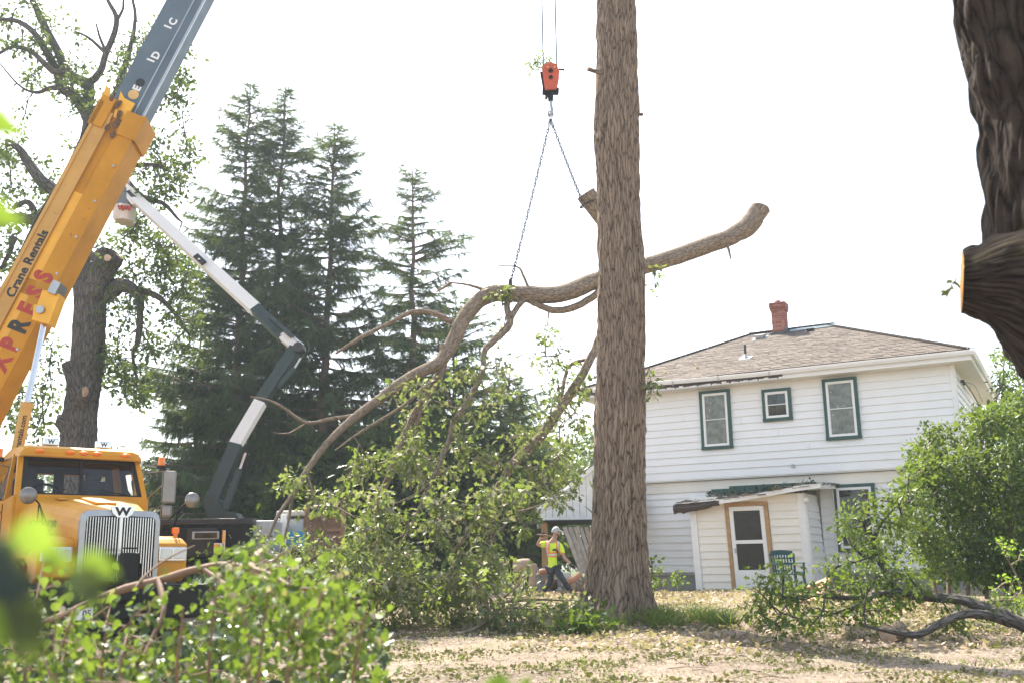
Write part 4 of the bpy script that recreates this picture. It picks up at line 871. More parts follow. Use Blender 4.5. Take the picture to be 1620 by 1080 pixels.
for c in range(8):
    s = c*.125; n = 17
    for i in range(n):
        t = (i+(c % 2)*.5)/n; q = pr(min(t, .98), s-.03+rng.uniform(-.02, .02)); lift = (rng.uniform(0, .05) if c == 0 or t < .12 else rng.uniform(0, .015))
        mb.box(q+[.1, .12, .012+lift], (.21, .27, .008), rot(.22+rng.normal(0, .12 if c == 0 else .03), rng.normal(0, .06), rng.normal(0, .05)))
mb.build('shingles', 'porch_shingle', porch, kind='stuff')
mb = MB(); e = [pr(t, 0) for t in np.linspace(.30, .83, 12)]
for a, c in zip(e[:-1], e[1:]): mb.bar(a+[0, -.02, -.055+rng.normal(0, .004)], c+[.01, -.02, -.055], .03, .11)
mb.build('fascia', 'trim_white', porch, fixn=True)
mb = MB(); e = [pr(t, 0) for t in np.linspace(.83, 1.0, 4)]
for a, c in zip(e[:-1], e[1:]): mb.bar(a+[0, -.03, -.045], c+[.01, -.03, -.045], .05, .12)
mb.bar(pr(1, 0)+[0, 0, -.05], pr(1, 1)+[0, 0, -.05], .03, .13); mb.build('fascia', 'trim_white', porch, fixn=True)
# torn dark metal at the left end
V = []; n = 14; rr3 = np.random.default_rng(3)
for i in range(n+1):
    t = -.01+.33*i/n; q = pr(t, 0)+[0, -.03, -.03]; h = .20*(1-.5*(i/n)**2)+rr3.normal(0, .008); V += [q+[0, 0, .0], q+[0, -.03-.02*rr3.uniform(), -h*.5], q+[.0, .04, -h-.02*rr3.uniform()]]
mb = MB(); mb.add(V, [[3*i+a, 3*(i+1)+a, 3*(i+1)+a+1, 3*i+a+1] for i in range(n) for a in (0, 1)]); o = mb.build('torn_flashing', 'brown_fascia', porch); md = o.modifiers.new('t', 'SOLIDIFY'); md.thickness = .006
mb = MB(); e = [pr(t, 0)+[0, -.045, .0] for t in np.linspace(0, .32, 8)]
for a, c in zip(e[:-1], e[1:]): mb.bar(a+[0, -.01, rng.normal(0, .004)], c+[.005, -.01, 0], .05, .022)
mb.build('drip_edge', 'trim_white', porch, fixn=True)
mb = MB(); mb.lathe([(.02, 0), (.07, -.02), (.075, -.10), (.04, -.13)], (PR-.02, PF-.08, 2.70), 12); mb.build('porch_light', 'trim_white', porch, smooth=True)
mb = MB(); mb.tube([(PR+.33, .04, 3.0), (PR+.33, .04, 1.0)], .02, 6); mb.build('pipe', 'siding_warm', house, smooth=True)
C = np.array([hw(*pr(rng.uniform(.15, .93), rng.uniform(.15, .9)))+[0, 0, .05] for _ in range(46)]); mb = MB(); leaf_cloud(mb, C, 12, .16, .10, OVAL, tint=(0, .5))
tag(mb.build('roof_debris', 'leaf_dark', kind='stuff'), 'withered grey green leaves heaped on the porch roof', 'leaf debris')
C = np.array([hw(*pr(t, .03))+[0, 0, .03] for t in (.5, .52, .7, .72, .74, .86, .88)]); mb = MB(); leaf_cloud(mb, C, 30, .11, .06, SIMPLE)
tag(mb.build('sawdust_heap', 'straw', kind='stuff'), 'small tan heaps of sawdust on the edge of the porch roof', 'sawdust')

# ------------------------------------------------------------------ carport left of the house
cp0 = W(852, 905, 28.2); cp0[2] = gz(cp0[0], 28.2)
car = thing('carport', 'white gabled carport with wooden post, half hidden left of the thick trunk', 'carport', tuple(cp0))
A = W(853, 806, 28.2); Bp = W(935, 742, 28.2); gb = W(852, 824, 28.2)[2]; slope = (Bp[2]-A[2])/(Bp[0]-A[0]); xr = 3.5
plain('groove_white', (.80, .78, .73), .5)
nb = 15
for i in range(nb):
    x0 = A[0]+(xr-A[0])*i/nb; x1 = A[0]+(xr-A[0])*(i+1)/nb-.012
    f = lambda x: A[2]+slope*(min(x, Bp[0]+.15)-A[0])-slope*max(0, x-Bp[0]-.15)-.03
    mb = MB(); mb.prism([(x0, 28.2, gb), (x1, 28.2, gb), (x1, 28.2, f(x1)), (x0, 28.2, f(x0))], (0, .03, 0)); mb.build('gable_board', 'groove_white', car, world=True)
mb = MB(); pk = np.array([Bp[0]+.15, 28.2, A[2]+slope*(Bp[0]+.15-A[0])])
mb.bar(A+[-.08, -.06, -.04], pk+[0, -.06, .03], .04, .14); mb.bar(pk+[0, -.06, .03], [xr, 28.14, pk[2]-slope*(xr-pk[0])], .04, .14); mb.build('rake_board', 'trim_white', car, world=True, fixn=True)
mb = MB(); o1 = A+[-.12, -.08, .05]; mb.prism([o1, pk+[0, -.08, .11], pk+[0, -.08, .07], o1-[0, 0, .04]], (0, 4.2, 0)); mb.prism([pk+[0, -.08, .11], [xr+.05, 28.12, pk[2]-slope*(xr-pk[0])+.1], [xr+.05, 28.12, pk[2]-slope*(xr-pk[0])+.06], pk+[0, -.08, .07]], (0, 4.2, 0)); mb.build('roof', 'shingle', car, world=True, fixn=True)
mb = MB(); mb.bar(W(853, 822, 28.32), (xr, 28.32, gb+.05), .2, .14); mb.bar(W(853, 822, 28.3)+[.08, 0, 0], W(853, 822, 28.3)+[.08, 4, 0], .12, .14); mb.build('beam', 'groove_white', car, world=True)
for px, Yp in ((861, 28.25), (861, 31.5)):
    q = W(px, 823, Yp); mb = MB(); mb.box((q[0], Yp, (q[2]+.4)/2), (.17, .15, q[2]-.4)); mb.build('post', 'raw_wood', car, world=True)
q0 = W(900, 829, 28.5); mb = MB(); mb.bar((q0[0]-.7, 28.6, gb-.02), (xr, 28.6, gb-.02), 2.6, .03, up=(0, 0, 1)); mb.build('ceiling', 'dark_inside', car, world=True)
mb = MB(); mb.bar(W(830, 829, 29), W(855, 822, 28.5), .12, .13); mb.build('eave_rail', 'brown_fascia', car, world=True)
plain('grey_plank', (.36, .31, .26), .8, nscale=8, var=.25, dirt=((.2, .16, .12), 4, .62))
for i in range(6):
    x = 893+i*8.5; a = W(x, 833, 27.3+.05*i); c = W(921+i*7.0, 906, 27.0+.05*i); c[2] = max(c[2], gz(c[0], c[1])+.02)
    mb = MB(); mb.bar(a+[0, .04*(i % 2), 0], c+[.0, .04*(i % 3), 0], .10+.02*rng.uniform(), .03, up=(0, -1, .2)); o = mb.build('plank', 'grey_plank')
    tag(o, ['outermost weathered plank leaning under the carport, nearest the worker', 'weathered plank leaning second from the worker under the carport', 'weathered plank leaning third from the worker under the carport', 'weathered plank leaning fourth from the worker under the carport', 'weathered plank leaning next to last before the thick trunk', 'weathered leaning plank closest to the thick trunk under the carport'][i], 'plank', 'planks leaning under the carport')
q = W(918, 905, 27.9); mb = MB(); mb.tube([(q[0], 27.9, .42), (q[0]-.02, 27.9, 2.15)], .035, 10); tag(mb.build('white_pole', 'trim_white', smooth=True), 'thin white upright pole under the carport behind the worker', 'pole')
q = W(930, 905, 28); mb = MB(); mb.tube([W(922, 835, 28.05), W(922, 905, 28.05)], .018, 8); tag(mb.build('downspout', 'black_metal'), 'thin dark upright pipe beside the white pole under the carport', 'pipe')
# chair
plain('chair_green', (.02, .085, .10), .35, nscale=5)
ct = hw(-.55, -1.95, 0); ct = np.array([ct[0], ct[1], float(gz(ct[0], ct[1]))+.02]); q = W(1250, 928, 23.3)
chair = thing('garden_chair', 'dark green plastic garden chair beside the porch door', 'chair', (q[0], q[1], float(gz(q[0], q[1]))), R(-170))
# chair faces away (towards the house right); back towards the camera-left
mb = MB(); mb.rbox((0, 0, .42), (.50, .46, .03), .012); mb.bar((-.25, .2, .44), (-.27, -.2, .44), .02, .06); mb.build('seat', 'chair_green', chair)
bk = MB(); 
def bkp(x, z): return (x*(1+.12*(z-.44)), -.23-.20*(z-.44)-.06*(1-(x/.27)**2)*.6, z)
def strip(x0, z0, x1, z1, w): 
    a = np.array(bkp(x0, z0)); c = np.array(bkp(x1, z1)); bk.bar(a, c, w, .014, up=(0, -1, 0))
strip(-.25, .42, -.27, .88, .05); strip(.25, .42, .27, .88, .05)
for i in range(8): x0 = -.25+.0625*i; strip(x0, .88+.022*math.sin(math.pi*i/8), x0+.0625, .88+.022*math.sin(math.pi*(i+1)/8), .11)
for z in (.50, .65, .77): 
    for i in range(8): x0 = -.25+.0625*i; strip(x0, z, x0+.0625, z, .04 if z != .65 else .05)
for i in range(7): x = -.19+.0633*i; strip(x, .43, x, .88, .036)
bk.build('backrest', 'chair_green', chair)
for s in (-1, 1):
    mb = MB(); mb.rbox((s*.28, -.02, .66), (.055, .46, .025), .01); mb.bar((s*.28, .18, .66), (s*.26, .2, .42), .03, .05, up=(0, 1, 0)); mb.build('armrest', 'chair_green', chair)
    for y, dy in ((.2, .05), (-.2, -.08)):
        mb = MB(); mb.bar((s*.24, y, .43), (s*.28, y+dy, 0), .055, .05, up=(0, 1, 0), w2=.04, h2=.035); mb.build('leg', 'chair_green', chair)
# ------------------------------------------------------------------ crane truck
plain('crane_yellow', (.56, .25, .008), .42, nscale=2, var=.14, dirt=((.22, .12, .04), 4, .60), spec=.35)
plain('boom_yellow', (.50, .225, .010), .55, nscale=1.2, var=.16, dirt=((.20, .09, .02), 4, .61), spec=.25)
plain('boom_tan', (.52, .29, .07), .65, nscale=1.5, var=.12, dirt=((.20, .10, .04), 5, .60))
plain('boom_bright', (.78, .40, .015), .35, nscale=2)
plain('boom_grey', (.085, .125, .16), .5, nscale=1.2, var=.15, dirt=((.25, .27, .28), 3, .66))
plain('boom_grey2', (.15, .17, .185), .5, nscale=1.2, var=.15)
plain('rust', (.12, .055, .025), .9, nscale=9, var=.5)
plain('chrome', (.62, .62, .62), .16, 1.0, nscale=3)
plain('dull_chrome', (.24, .22, .20), .3, .8, nscale=3); plain('steel', (.38, .38, .38), .35, .9, nscale=4)
plain('black_paint', (.007, .0075, .008), .5, nscale=4, spec=.25)
plain('rubber', (.018, .018, .018), .85, nscale=8)
plain('amber', (.85, .22, .02), .3)
plain('lamp_glass', (.55, .55, .52), .12, .4, nscale=8)
plain('letter_red', (.38, .025, .012), .5); plain('letter_black', (.01, .01, .01), .5); plain('letter_white', (.75, .75, .75), .5); plain('letter_yellow', (.62, .40, .14), .5)
plain('chain_steel', (.05, .045, .06), .7, 0, spec=.2); plain('seat_cloth', (.05, .05, .055), .9); plain('hook_orange', (.52, .085, .035), .5, nscale=5, dirt=((.15, .05, .03), 6, .62))
plain('boom_white', (.72, .71, .68), .4, nscale=2, var=.04, dirt=((.5, .48, .42), 4, .66))
plain('bucket_green', (.018, .035, .032), .4, nscale=3, var=.2)
plain('bucket_grey', (.13, .15, .16), .6); plain('bucket_cream', (.60, .52, .44), .6, nscale=5, var=.12)
PHI = R(38); tz = float(gz(-5.3, 14)); truck = thing('crane_truck', 'yellow truck crane with chrome grille and raised telescopic boom', 'crane truck', (-5.40, 14.05, tz-.05), PHI)
def sec(w, top, bot, y):
    return [(-w, y, bot), (-w, y, top-.26), (-w+.03, y, top-.14), (-w+.11, y, top-.05), (-w*.55, y, top-.01), (0, y, top+.015), (w*.55, y, top-.01), (w-.11, y, top-.05), (w-.03, y, top-.14), (w, y, top-.26), (w, y, bot)]
mb = MB(); mb.loft([sec(.53, 1.93, 1.0, .03), sec(.55, 1.98, 1.0, .25), sec(.68, 2.08, 1.02, .9), sec(.80, 2.17, 1.05, 1.45), sec(.90, 2.25, 1.1, 1.9)]); hood = mb.build('hood', 'crane_yellow', truck, smooth=False, fixn=True)
md = hood.modifiers.new('b', 'BEVEL'); md.width = .02; md.segments = 2; md.limit_method = 'ANGLE'
mb = MB(); mb.rbox((0, 1.15, 2.14), (.30, .9, .05), .02, rot(R(8))); mb.rbox((-.42, 1.5, 2.19), (.12, .3, .03), .01, rot(R(8))); mb.build('hood_scoop', 'crane_yellow', hood)
# grille
mb = MB(); out = [(-.535, 1.0), (-.535, 1.80), (-.51, 1.89), (-.45, 1.94), (0, 1.96), (.45, 1.94), (.51, 1.89), (.535, 1.80), (.535, 1.0)]; inn = [(-.465, 1.06), (-.465, 1.78), (-.455, 1.835), (-.42, 1.86), (0, 1.875), (.42, 1.86), (.455, 1.835), (.465, 1.78), (.465, 1.06)]
n = 9; V = [(x, -.03, z) for x, z in out]+[(x, -.045, z) for x, z in inn]+[(x, .06, z) for x, z in out]+[(x, .02, z) for x, z in inn]
F = [[i, (i+1) % n, n+(i+1) % n, n+i] for i in range(n)]+[[2*n+i, 2*n+(i+1) % n, (i+1) % n, i] for i in range(n)]+[[n+i, n+(i+1) % n, 3*n+(i+1) % n, 3*n+i] for i in range(n)]
mb.add(V, F); gr = mb.build('grille', 'steel', truck, fixn=True)
mb = MB(); mb.box((0, .035, 1.43), (.94, .02, .90)); mb.build('backing', 'black_paint', gr)
for i in range(26):
    x = -.44+i*.0352
    mb = MB(); mb.box((x, -.01, 1.455), (.013, .04, .80)); mb.build('bar', 'chrome', gr)
mb = MB(); mb.box((0, -.025, 1.46), (.035, .05, .81)); mb.build('bar', 'chrome', gr, label='wider centre bar of the grille')
mb = MB(); mb.prism([(-.17, -.05, 2.0), (.17, -.05, 2.0), (.13, -.05, 1.90), (.07, -.05, 1.85), (-.07, -.05, 1.85), (-.13, -.05, 1.90)][::-1], (0, -.03, 0)); em = mb.build('emblem', 'chrome', truck, fixn=True, label='chrome badge with a black W')
text_mesh('W', .15, 'lettering', 'letter_black', em, frame((0, -.084, 1.925), (1, 0, 0), (0, 0, 1)), .006, condensed=1.25)
# fenders, bumper, lights
for s in (-1, 1):
    mb = MB(); x0, x1 = .50, 1.0
    prof = [(.10, 1.06), (.12, 1.5), (.22, 1.58), (.5, 1.62), (1.1, 1.64), (1.6, 1.55), (1.75, 1.25), (1.7, 1.06), (1.55, 1.06), (1.45, 1.22), (1.2, 1.32), (.85, 1.32), (.62, 1.22), (.5, 1.0), (.3, .98)]
    mb.loft([[(s*x0, y, z) for y, z in prof], [(s*(x1-.05), y, z) for y, z in prof], [(s*x1, y*.98+.02, z-.05 if z > 1.5 else z) for y, z in prof]]); f = mb.build('fender', 'crane_yellow', truck, fixn=True)
    md = f.modifiers.new('b', 'BEVEL'); md.width = .02; md.segments = 2; md.limit_method = 'ANGLE'
    mb = MB(); mb.rbox((s*.775, .09, 1.36), (.40, .06, .20), .02); hl = mb.build('headlight', 'chrome', truck)
    for q in (-.105, .105): mb = MB(); mb.rbox((s*.775+q*.88, .065, 1.36), (.165, .03, .14), .01); mb.build('lens', 'lamp_glass', hl)
    mb = MB(); mb.rbox((s*.92, .42, 1.70), (.10, .07, .09), .02); mb.box((s*.92, .42, 1.63), (.05, .05, .06)); mb.build('turn_signal', 'amber', truck)
    # fender mirror on a bent stalk
    mb = MB(); mb.tube([(s*.86, .45, 1.62), (s*.95, .40, 2.0), (s*1.08, .35, 2.12)], .012, 6, smooth=4); mb.tube([(s*.70, .75, 1.64), (s*.95, .40, 2.0)], .010, 6); mb.tube([(s*.92, .62, 1.64), (s*.97, .40, 2.02)], .010, 6); ms = mb.build('mirror_stalk', 'black_paint', truck)
    mb = MB(); mb.lathe([(.0, .06), (.07, .05), (.105, .02), (.115, 0), (.10, -.02), (0, -.02)], (s*1.12, .36, 2.14), 16, axis='y'); mb.build('fender_mirror', 'dull_chrome', truck, smooth=True)
    # door mirror
    mb = MB(); mb.rbox((s*1.32, 1.95, 2.45), (.22, .08, .52), .03); dm = mb.build('door_mirror', 'dull_chrome', truck); mb = MB(); mb.rbox((s*1.3, 1.95, 2.06), (.18, .10, .20), .05); mb.build('convex_mirror', 'dull_chrome', dm)
    mb = MB(); mb.tube([(s*1.02, 2.2, 2.80), (s*1.32, 1.98, 2.74)], .012, 6); mb.tube([(s*1.02, 2.2, 2.68), (s*1.3, 1.98, 2.72)], .010, 6); mb.tube([(s*1.04, 2.3, 2.0), (s*1.3, 2.0, 2.2)], .012, 6); mb.tube([(s*1.03, 2.35, 2.2), (s*1.24, 1.98, 2.5)], .009, 6); mb.build('mirror_bracket', 'steel', dm)
    mb = MB(); mb.lathe([(.055, 2.79), (.06, 2.81), (.05, 2.82), (.05, 2.92), (.035, 2.93)], (s*1.2, 2.02, 0), 12); mb.build('beacon', 'amber', truck, smooth=True)
    mb = MB(); mb.lathe([(.07, 2.74), (.075, 2.79), (.03, 2.79)], (s*1.2, 2.02, 0), 12); mb.build('beacon_base', 'black_paint', truck)
mb = MB(); mb.rbox((0, -.16, .72), (2.4, .26, .46), .04); mb.rbox((0, -.12, .40), (1.5, .2, .22), .03); mb.build('bumper', 'black_paint', truck)
mb = MB(); mb.rbox((.02, -.42, 1.06), (.20, .22, .62), .02); hb = mb.build('hook_stowage', 'black_paint', truck); mb = MB(); mb.tube([(-.08, -.42, 1.36), (-.08, -.42, 1.43), (.12, -.42, 1.43), (.12, -.42, 1.36)], .012, 6); mb.build('handle', 'black_paint', hb); mb = MB(); mb.tube([(-.14, -.35, .75), (-.14, -.4, 1.25), (-.1, -.42, 1.26)], .015, 6); mb.tube([(.18, -.35, .75), (.18, -.4, 1.22), (.14, -.42, 1.24)], .015, 6); mb.build('bracket', 'black_paint', hb, kind=None)
mb = MB(); mb.rbox((-.52, -.30, .60), (.32, .012, .16), .005); lp = mb.build('license_plate', 'letter_white', truck); text_mesh('05', .11, 'lettering', 'letter_black', lp, frame((-.44, -.309, .60), (1, 0, 0), (0, 0, 1)), .002)
def wheel(x, y, r=.52, w=.30, parent=truck, z=None):
    z = r if z is None else z; mb = MB(); mb.lathe([(r-.14, -w/2), (r-.03, -w/2), (r, -w/2+.04), (r, w/2-.04), (r-.03, w/2), (r-.14, w/2)], (0, 0, 0), 28, axis='x'); mb.tf(lambda V: V+np.array([x, y, z])); wo_ = mb.build('wheel', 'rubber', parent, smooth=False)
    mb = MB(); mb.lathe([(.0, -w*.2), (.10, -w*.2), (.12, -w*.1), (r-.18, -w*.12), (r-.14, -w*.45), (r-.14, w*.45), (r-.18, w*.12), (.12, w*.1), (.1, w*.2), (0, w*.2)], (0, 0, 0), 20, axis='x'); mb.tf(lambda V: V+np.array([x, y, z])); mb.build('rim', 'steel', wo_)
for s in (-1, 1): wheel(s*.98, 1.0, .5, .32)
for y in (6.2, 7.5):
    for s in (-1, 1): wheel(s*.95, y, .52, .5)
mb = MB()
for s in (-1, 1): mb.box((s*.42, 4.2, .92), (.12, 8.4, .28))
mb.box((0, 5.9, 1.18), (2.3, 4.6, .22)); mb.build('chassis', 'black_paint', truck)
mb = MB(); mb.rbox((0, 5.0, 1.36), (2.4, 2.2, .12), .02); mb.rbox((0, 8.5, 1.2), (2.4, .6, .5), .04); mb.build('deck', 'crane_yellow', truck)
# cab from panels with real openings
CB = MB(); w0, w1 = .99, .88; yb, yr = 1.9, 3.45
def pil(a, b_, t=.07): CB.bar(a, b_, t, t, up=(0, 1, 0))
for s in (-1, 1):
    pil((s*.93, 1.92, 2.22), (s*.865, 2.22, 2.86), .075); pil((s*w0, yr, 2.2), (s*w1, yr, 2.9), .12); pil((s*.97, 2.45, 2.2), (s*.90, 2.42, 2.9), .05)
    CB.prism([(s*w0, 1.88, 1.05), (s*w0, yr, 1.05), (s*w0, yr, 2.26), (s*w0, 2.5, 2.20), (s*w0, 1.9, 2.24)], (-s*.05, 0, 0))
CB.box((0, 1.89, 1.7), (1.9, .05, 1.14)); CB.box((0, yr, 1.64), (1.98, .05, 1.2)); CB.box((0, yr+.003, 2.8), (1.8, .05, .2)); CB.box((-.84, yr, 2.45), (.2, .05, .6)); CB.box((.84, yr, 2.45), (.2, .05, .6)); CB.box((.0, yr, 2.45), (.14, .05, .6)); CB.box((0, 2.6, 1.07), (1.9, 1.6, .05))
cab = CB.build('cab', 'crane_yellow', truck, fixn=True)
mb = MB()
def rsec(y, w, z0, z1): return [(-w, y, z0), (-w, y, z1-.09), (-w+.05, y, z1-.03), (-w+.16, y, z1), (w-.16, y, z1), (w-.05, y, z1-.03), (w, y, z1-.09), (w, y, z0)]
mb.loft([rsec(2.06, .88, 2.86, 2.93), rsec(2.10, .90, 2.85, 2.99), rsec(2.3, .91, 2.86, 3.04), rsec(2.9, .91, 2.87, 3.06), rsec(3.5, .90, 2.86, 2.98)]); rf = mb.build('roof', 'crane_yellow', cab, fixn=True, smooth=False)
for x in (-.64, -.2, 0, .2, .64):
    mb = MB(); mb.lathe([(0, .045), (.03, .04), (.055, .012), (.06, 0)], (0, 0, 0), 10); mb.tf(lambda V: np.stack([V[:, 0]*1.25+x, 2.055-V[:, 2], V[:, 1]*.6+2.93], -1)); mb.build('marker_light', 'amber', truck, smooth=True)
for x in (-.38, .42):
    mb = MB(); mb.rbox((x, 2.55, 3.13), (.24, .1, .12), .02); mb.box((x, 2.6, 3.07), (.05, .05, .04)); rl = mb.build('roof_lamp', 'chrome', truck); text_mesh('W', .09, 'lettering', 'letter_black', rl, frame((x, 2.497, 3.13), (1, 0, 0), (0, 0, 1)), .003)
mb = MB(); f0 = [(-.90, 1.93, 2.25), (.90, 1.93, 2.25), (.83, 2.22, 2.85), (-.83, 2.22, 2.85)]; f1 = [(-.83, 1.955, 2.30), (.83, 1.955, 2.30), (.77, 2.198, 2.80), (-.77, 2.198, 2.80)]
V = [np.array(p)+[0, -.012, 0] for p in f0+f1]+[np.array(p)+[0, .02, 0] for p in f0+f1]
mb.add(V, [[i, (i+1) % 4, 4+(i+1) % 4, 4+i] for i in range(4)]+[[4+i, 4+(i+1) % 4, 12+(i+1) % 4, 12+i] for i in range(4)]+[[8+i, 8+(i+1) % 4, (i+1) % 4, i] for i in range(4)]); mb.bar((0, 1.94, 2.28), (0, 2.20, 2.82), .045, .03, up=(0, 1, 0)); ws = mb.build('windshield_frame', 'rubber', cab, fixn=True)
for s in (-1, 1):
    mb = MB(); mb.add([(s*.83, 1.955, 2.30), (s*.02, 1.945, 2.30), (s*.02, 2.19, 2.80), (s*.77, 2.198, 2.80)], [[0, 1, 2, 3]]); mb.build('windshield_pane', 'glass', cab)
    mb = MB(); mb.add([(s*.985, 2.5, 2.22), (s*.985, 3.4, 2.27), (s*.89, 3.4, 2.85), (s*.91, 2.48, 2.85)], [[0, 1, 2, 3]]); mb.build('side_pane', 'glass', cab)
    mb = MB(); mb.tube([(s*.7, 1.935, 2.29), (s*.25, 1.93, 2.36)], .008, 5); mb.build('wiper', 'black_paint', cab)
    mb = MB(); mb.rbox((s*(w0+.004), 2.5, 1.6), (.012, .02, 1.1), .002); mb.rbox((s*(w0+.01), 3.2, 1.95), (.04, .14, .04), .01); mb.build('door_seam', 'black_paint', cab)
mb = MB()
for c_, s_ in (((0, yr-.04, 1.66), (1.9, .02, 1.16)), ((0, yr-.04, 2.80), (1.76, .02, .17)), ((-.83, yr-.04, 2.45), (.18, .02, .62)), ((.83, yr-.04, 2.45), (.18, .02, .62)), ((0, yr-.04, 2.45), (.16, .02, .62)), ((0, 2.85, 2.845), (1.7, 1.2, .02)), ((-.9, 2.7, 1.6), (.02, 1.4, 1.1)), ((.9, 2.7, 1.6), (.02, 1.4, 1.1))): mb.box(c_, s_)
mb.build('lining', 'seat_cloth', cab)
mb = MB(); mb.add([(-.74, yr, 2.2), (-.07, yr, 2.2), (-.07, yr, 2.7), (-.74, yr, 2.7)], [[0, 1, 2, 3]]); mb.build('rear_pane', 'glass', cab)
for x in (-.5, .5): mb = MB(); mb.rbox((x, 2.95, 1.95), (.5, .5, .2), .04); mb.rbox((x, 3.22, 2.3), (.46, .14, .62), .06); mb.rbox((x, 3.25, 2.68), (.26, .10, .18), .04); mb.build('seat', 'seat_cloth', cab)
mb = MB(); mb.tube([(-.45+.24*math.cos(a), 2.30+.1*math.sin(a), 2.25+.21*math.sin(a)) for a in np.linspace(0, 2*math.pi, 20)], .02, 6); mb.box((-.45, 2.30, 2.25), (.46, .02, .05)); mb.build('steering_wheel', 'black_paint', cab)
mb = MB(); mb.rbox((0, 2.12, 2.16), (1.76, .36, .2), .04); mb.rbox((.3, 2.2, 2.32), (.4, .1, .1), .02); mb.build('dashboard', 'black_paint', cab)
mb = MB(); mb.tube([(-1.15, 3.75, 1.2), (-1.15, 3.75, 2.8), (-1.15, 3.74, 3.05), (-1.2, 3.85, 3.2), (-1.3, 4.0, 3.28)], .085, 14, smooth=4); mb.build('exhaust_stack', 'steel', truck, smooth=True)
mb = MB(); mb.lathe([(.17, 1.7), (.19, 1.75), (.19, 2.75), (.17, 2.8)], (-1.32, 3.35, 0), 16); mb.build('air_cleaner', 'steel', truck, smooth=True)
d = (Vector((.90-.68, 1.9-.9, .06))).normalized(); sx = Vector((-(.90-.68), 1.0, 0)).normalized()
def hood_text(body, size, y, z, mat, b=.003): # left side of the hood, reads from cab to grille
    w = .68+(y-.9)*.215; nrm_ = Vector((-1, -.22, 0)).normalized(); x = Vector((.22, -1, -.04)).normalized()
    text_mesh(body, size, 'lettering', mat, hood, frame((-w-.006, y, z), x, (0, 0, 1)), b)
hood_text('(636)291-9080', .135, 1.12, 1.80, 'letter_black'); hood_text('C10', .15, .42, 1.47, 'letter_black'); hood_text('CRANE', .11, 1.0, 1.42, 'letter_black')
def door_text(body, size, y, z): text_mesh(body, size, 'lettering', 'letter_black', cab, frame((-w0-.008, y, z), (0, -1, 0), (0, 0, 1)), .003)
door_text('CRANE', .15, 2.95, 1.98); door_text('RENTALS', .12, 2.95, 1.62); door_text('XPRESS', .15, 2.95, 1.80)
mb = MB(); mb.prism([(-.0, 0, 0), (.34, 0, .03), (.36, 0, .08), (.1, 0, .10)], (0, .004, 0)); mb.prism([(.2, 0, .1), (.34, 0, .24), (.36, 0, .23), (.24, 0, .1)], (0, .004, 0))
mb.tf(lambda V: np.stack([-.69-.012+.0*V[:, 0]-.215*(.35-V[:, 0])-V[:, 1], .98-V[:, 0]+.35*0, 1.56+V[:, 2]], -1)); mb.build('hood_logo', 'letter_black', hood, label='small black crane silhouette')
# turret and boom
Abase = W(-95, 750, 17.6); tip = W(868, -1068, 19); D = unit(tip-Abase); Lb = np.linalg.norm(tip-Abase)
side = unit(np.cross(D, [0, 0, 1])); side = side if side[1] < 0 else -side; UP = np.cross(side, D); UP = UP if UP[0] < 0 else -UP
def bp(l, h, s=0): return Abase+D*l+UP*h+side*s
Ly = float((W(193, 182, 17.9)-Abase)@D)
print('boom', Lb, Ly, D, side, UP)
def bbox_(l0, l1, h0, h1, s0, s1, h0b=None, h1b=None):
    h0b = h0 if h0b is None else h0b; h1b = h1 if h1b is None else h1b
    return [bp(l0, h0, s0), bp(l0, h0, s1), bp(l0, h1, s1), bp(l0, h1, s0), bp(l1, h0b, s0), bp(l1, h0b, s1), bp(l1, h1b, s1), bp(l1, h1b, s0)], [[0, 1, 2, 3], [7, 6, 5, 4], [0, 4, 5, 1], [1, 5, 6, 2], [2, 6, 7, 3], [3, 7, 4, 0]]
HB, WB = .375, .34
mb = MB()
mb.add(*bbox_(-1.2, Ly-.02, -HB, HB, -WB, WB-.05)); boom = mb.build('boom_base', 'boom_yellow', truck, world=True, fixn=True)
mb = MB(); mb.add(*bbox_(-1.2, Ly-.4, -HB-.01, -HB+.31, WB-.05, WB+.02)); mb.add(*bbox_(-1.2, Ly, -HB-.03, -HB, -WB-.02, WB+.03)); mb.build('lower_plate', 'boom_yellow', boom, world=True, fixn=True)
mb = MB(); mb.add(*bbox_(-1.2, Ly-.15, .14, HB+.02, WB-.05, WB+.01)); mb.build('upper_plate', 'boom_tan', boom, world=True, fixn=True)
mb = MB(); mb.add(*bbox_(-1.2, Ly-.1, HB, HB+.06, -WB-.03, WB+.04)); mb.add(*bbox_(-1.2, Ly-.3, .125, .15, WB-.03, WB+.03)); mb.build('top_rail', 'boom_tan', boom, world=True, fixn=True)
mb = MB()
for l0, l1 in ((-1, 1.0), (1.2, 3.4), (3.7, Ly-1.8)): mb.add(*bbox_(l0, l1, -.075, .12, WB-.05, WB-.035))
mb.build('inset_panel', 'boom_bright', boom, world=True, fixn=True)
mb = MB(); 
for s0, s1, h0, h1, l1 in ((WB, WB+.05, -HB-.05, -.08, .0), (WB-.02, WB+.05, .2, HB+.1, .12), (-WB-.05, WB+.05, HB, HB+.08, .0), (-WB-.05, WB+.06, -HB-.08, -HB-.02, .02)): mb.add(*bbox_(Ly-.5, Ly+l1, h0, h1, s0, s1))
mb.build('collar', 'boom_yellow', boom, world=True, fixn=True)
mb = MB(); mb.prism([bp(Ly-.25, HB+.08, .3), bp(Ly+.35, HB+.16, .3), bp(Ly+.28, HB+.05, .3), bp(Ly+.08, HB+.0, .3)], side*-.06); mb.prism([bp(Ly-.2, .12, .34), bp(Ly+.32, .22, .34), bp(Ly+.22, .10, .34), bp(Ly+.20, -.12, .34), bp(Ly-.2, -.10, .34)], side*-.05); mb.build('wear_bracket', 'boom_bright', boom, world=True, fixn=True)
mb = MB()
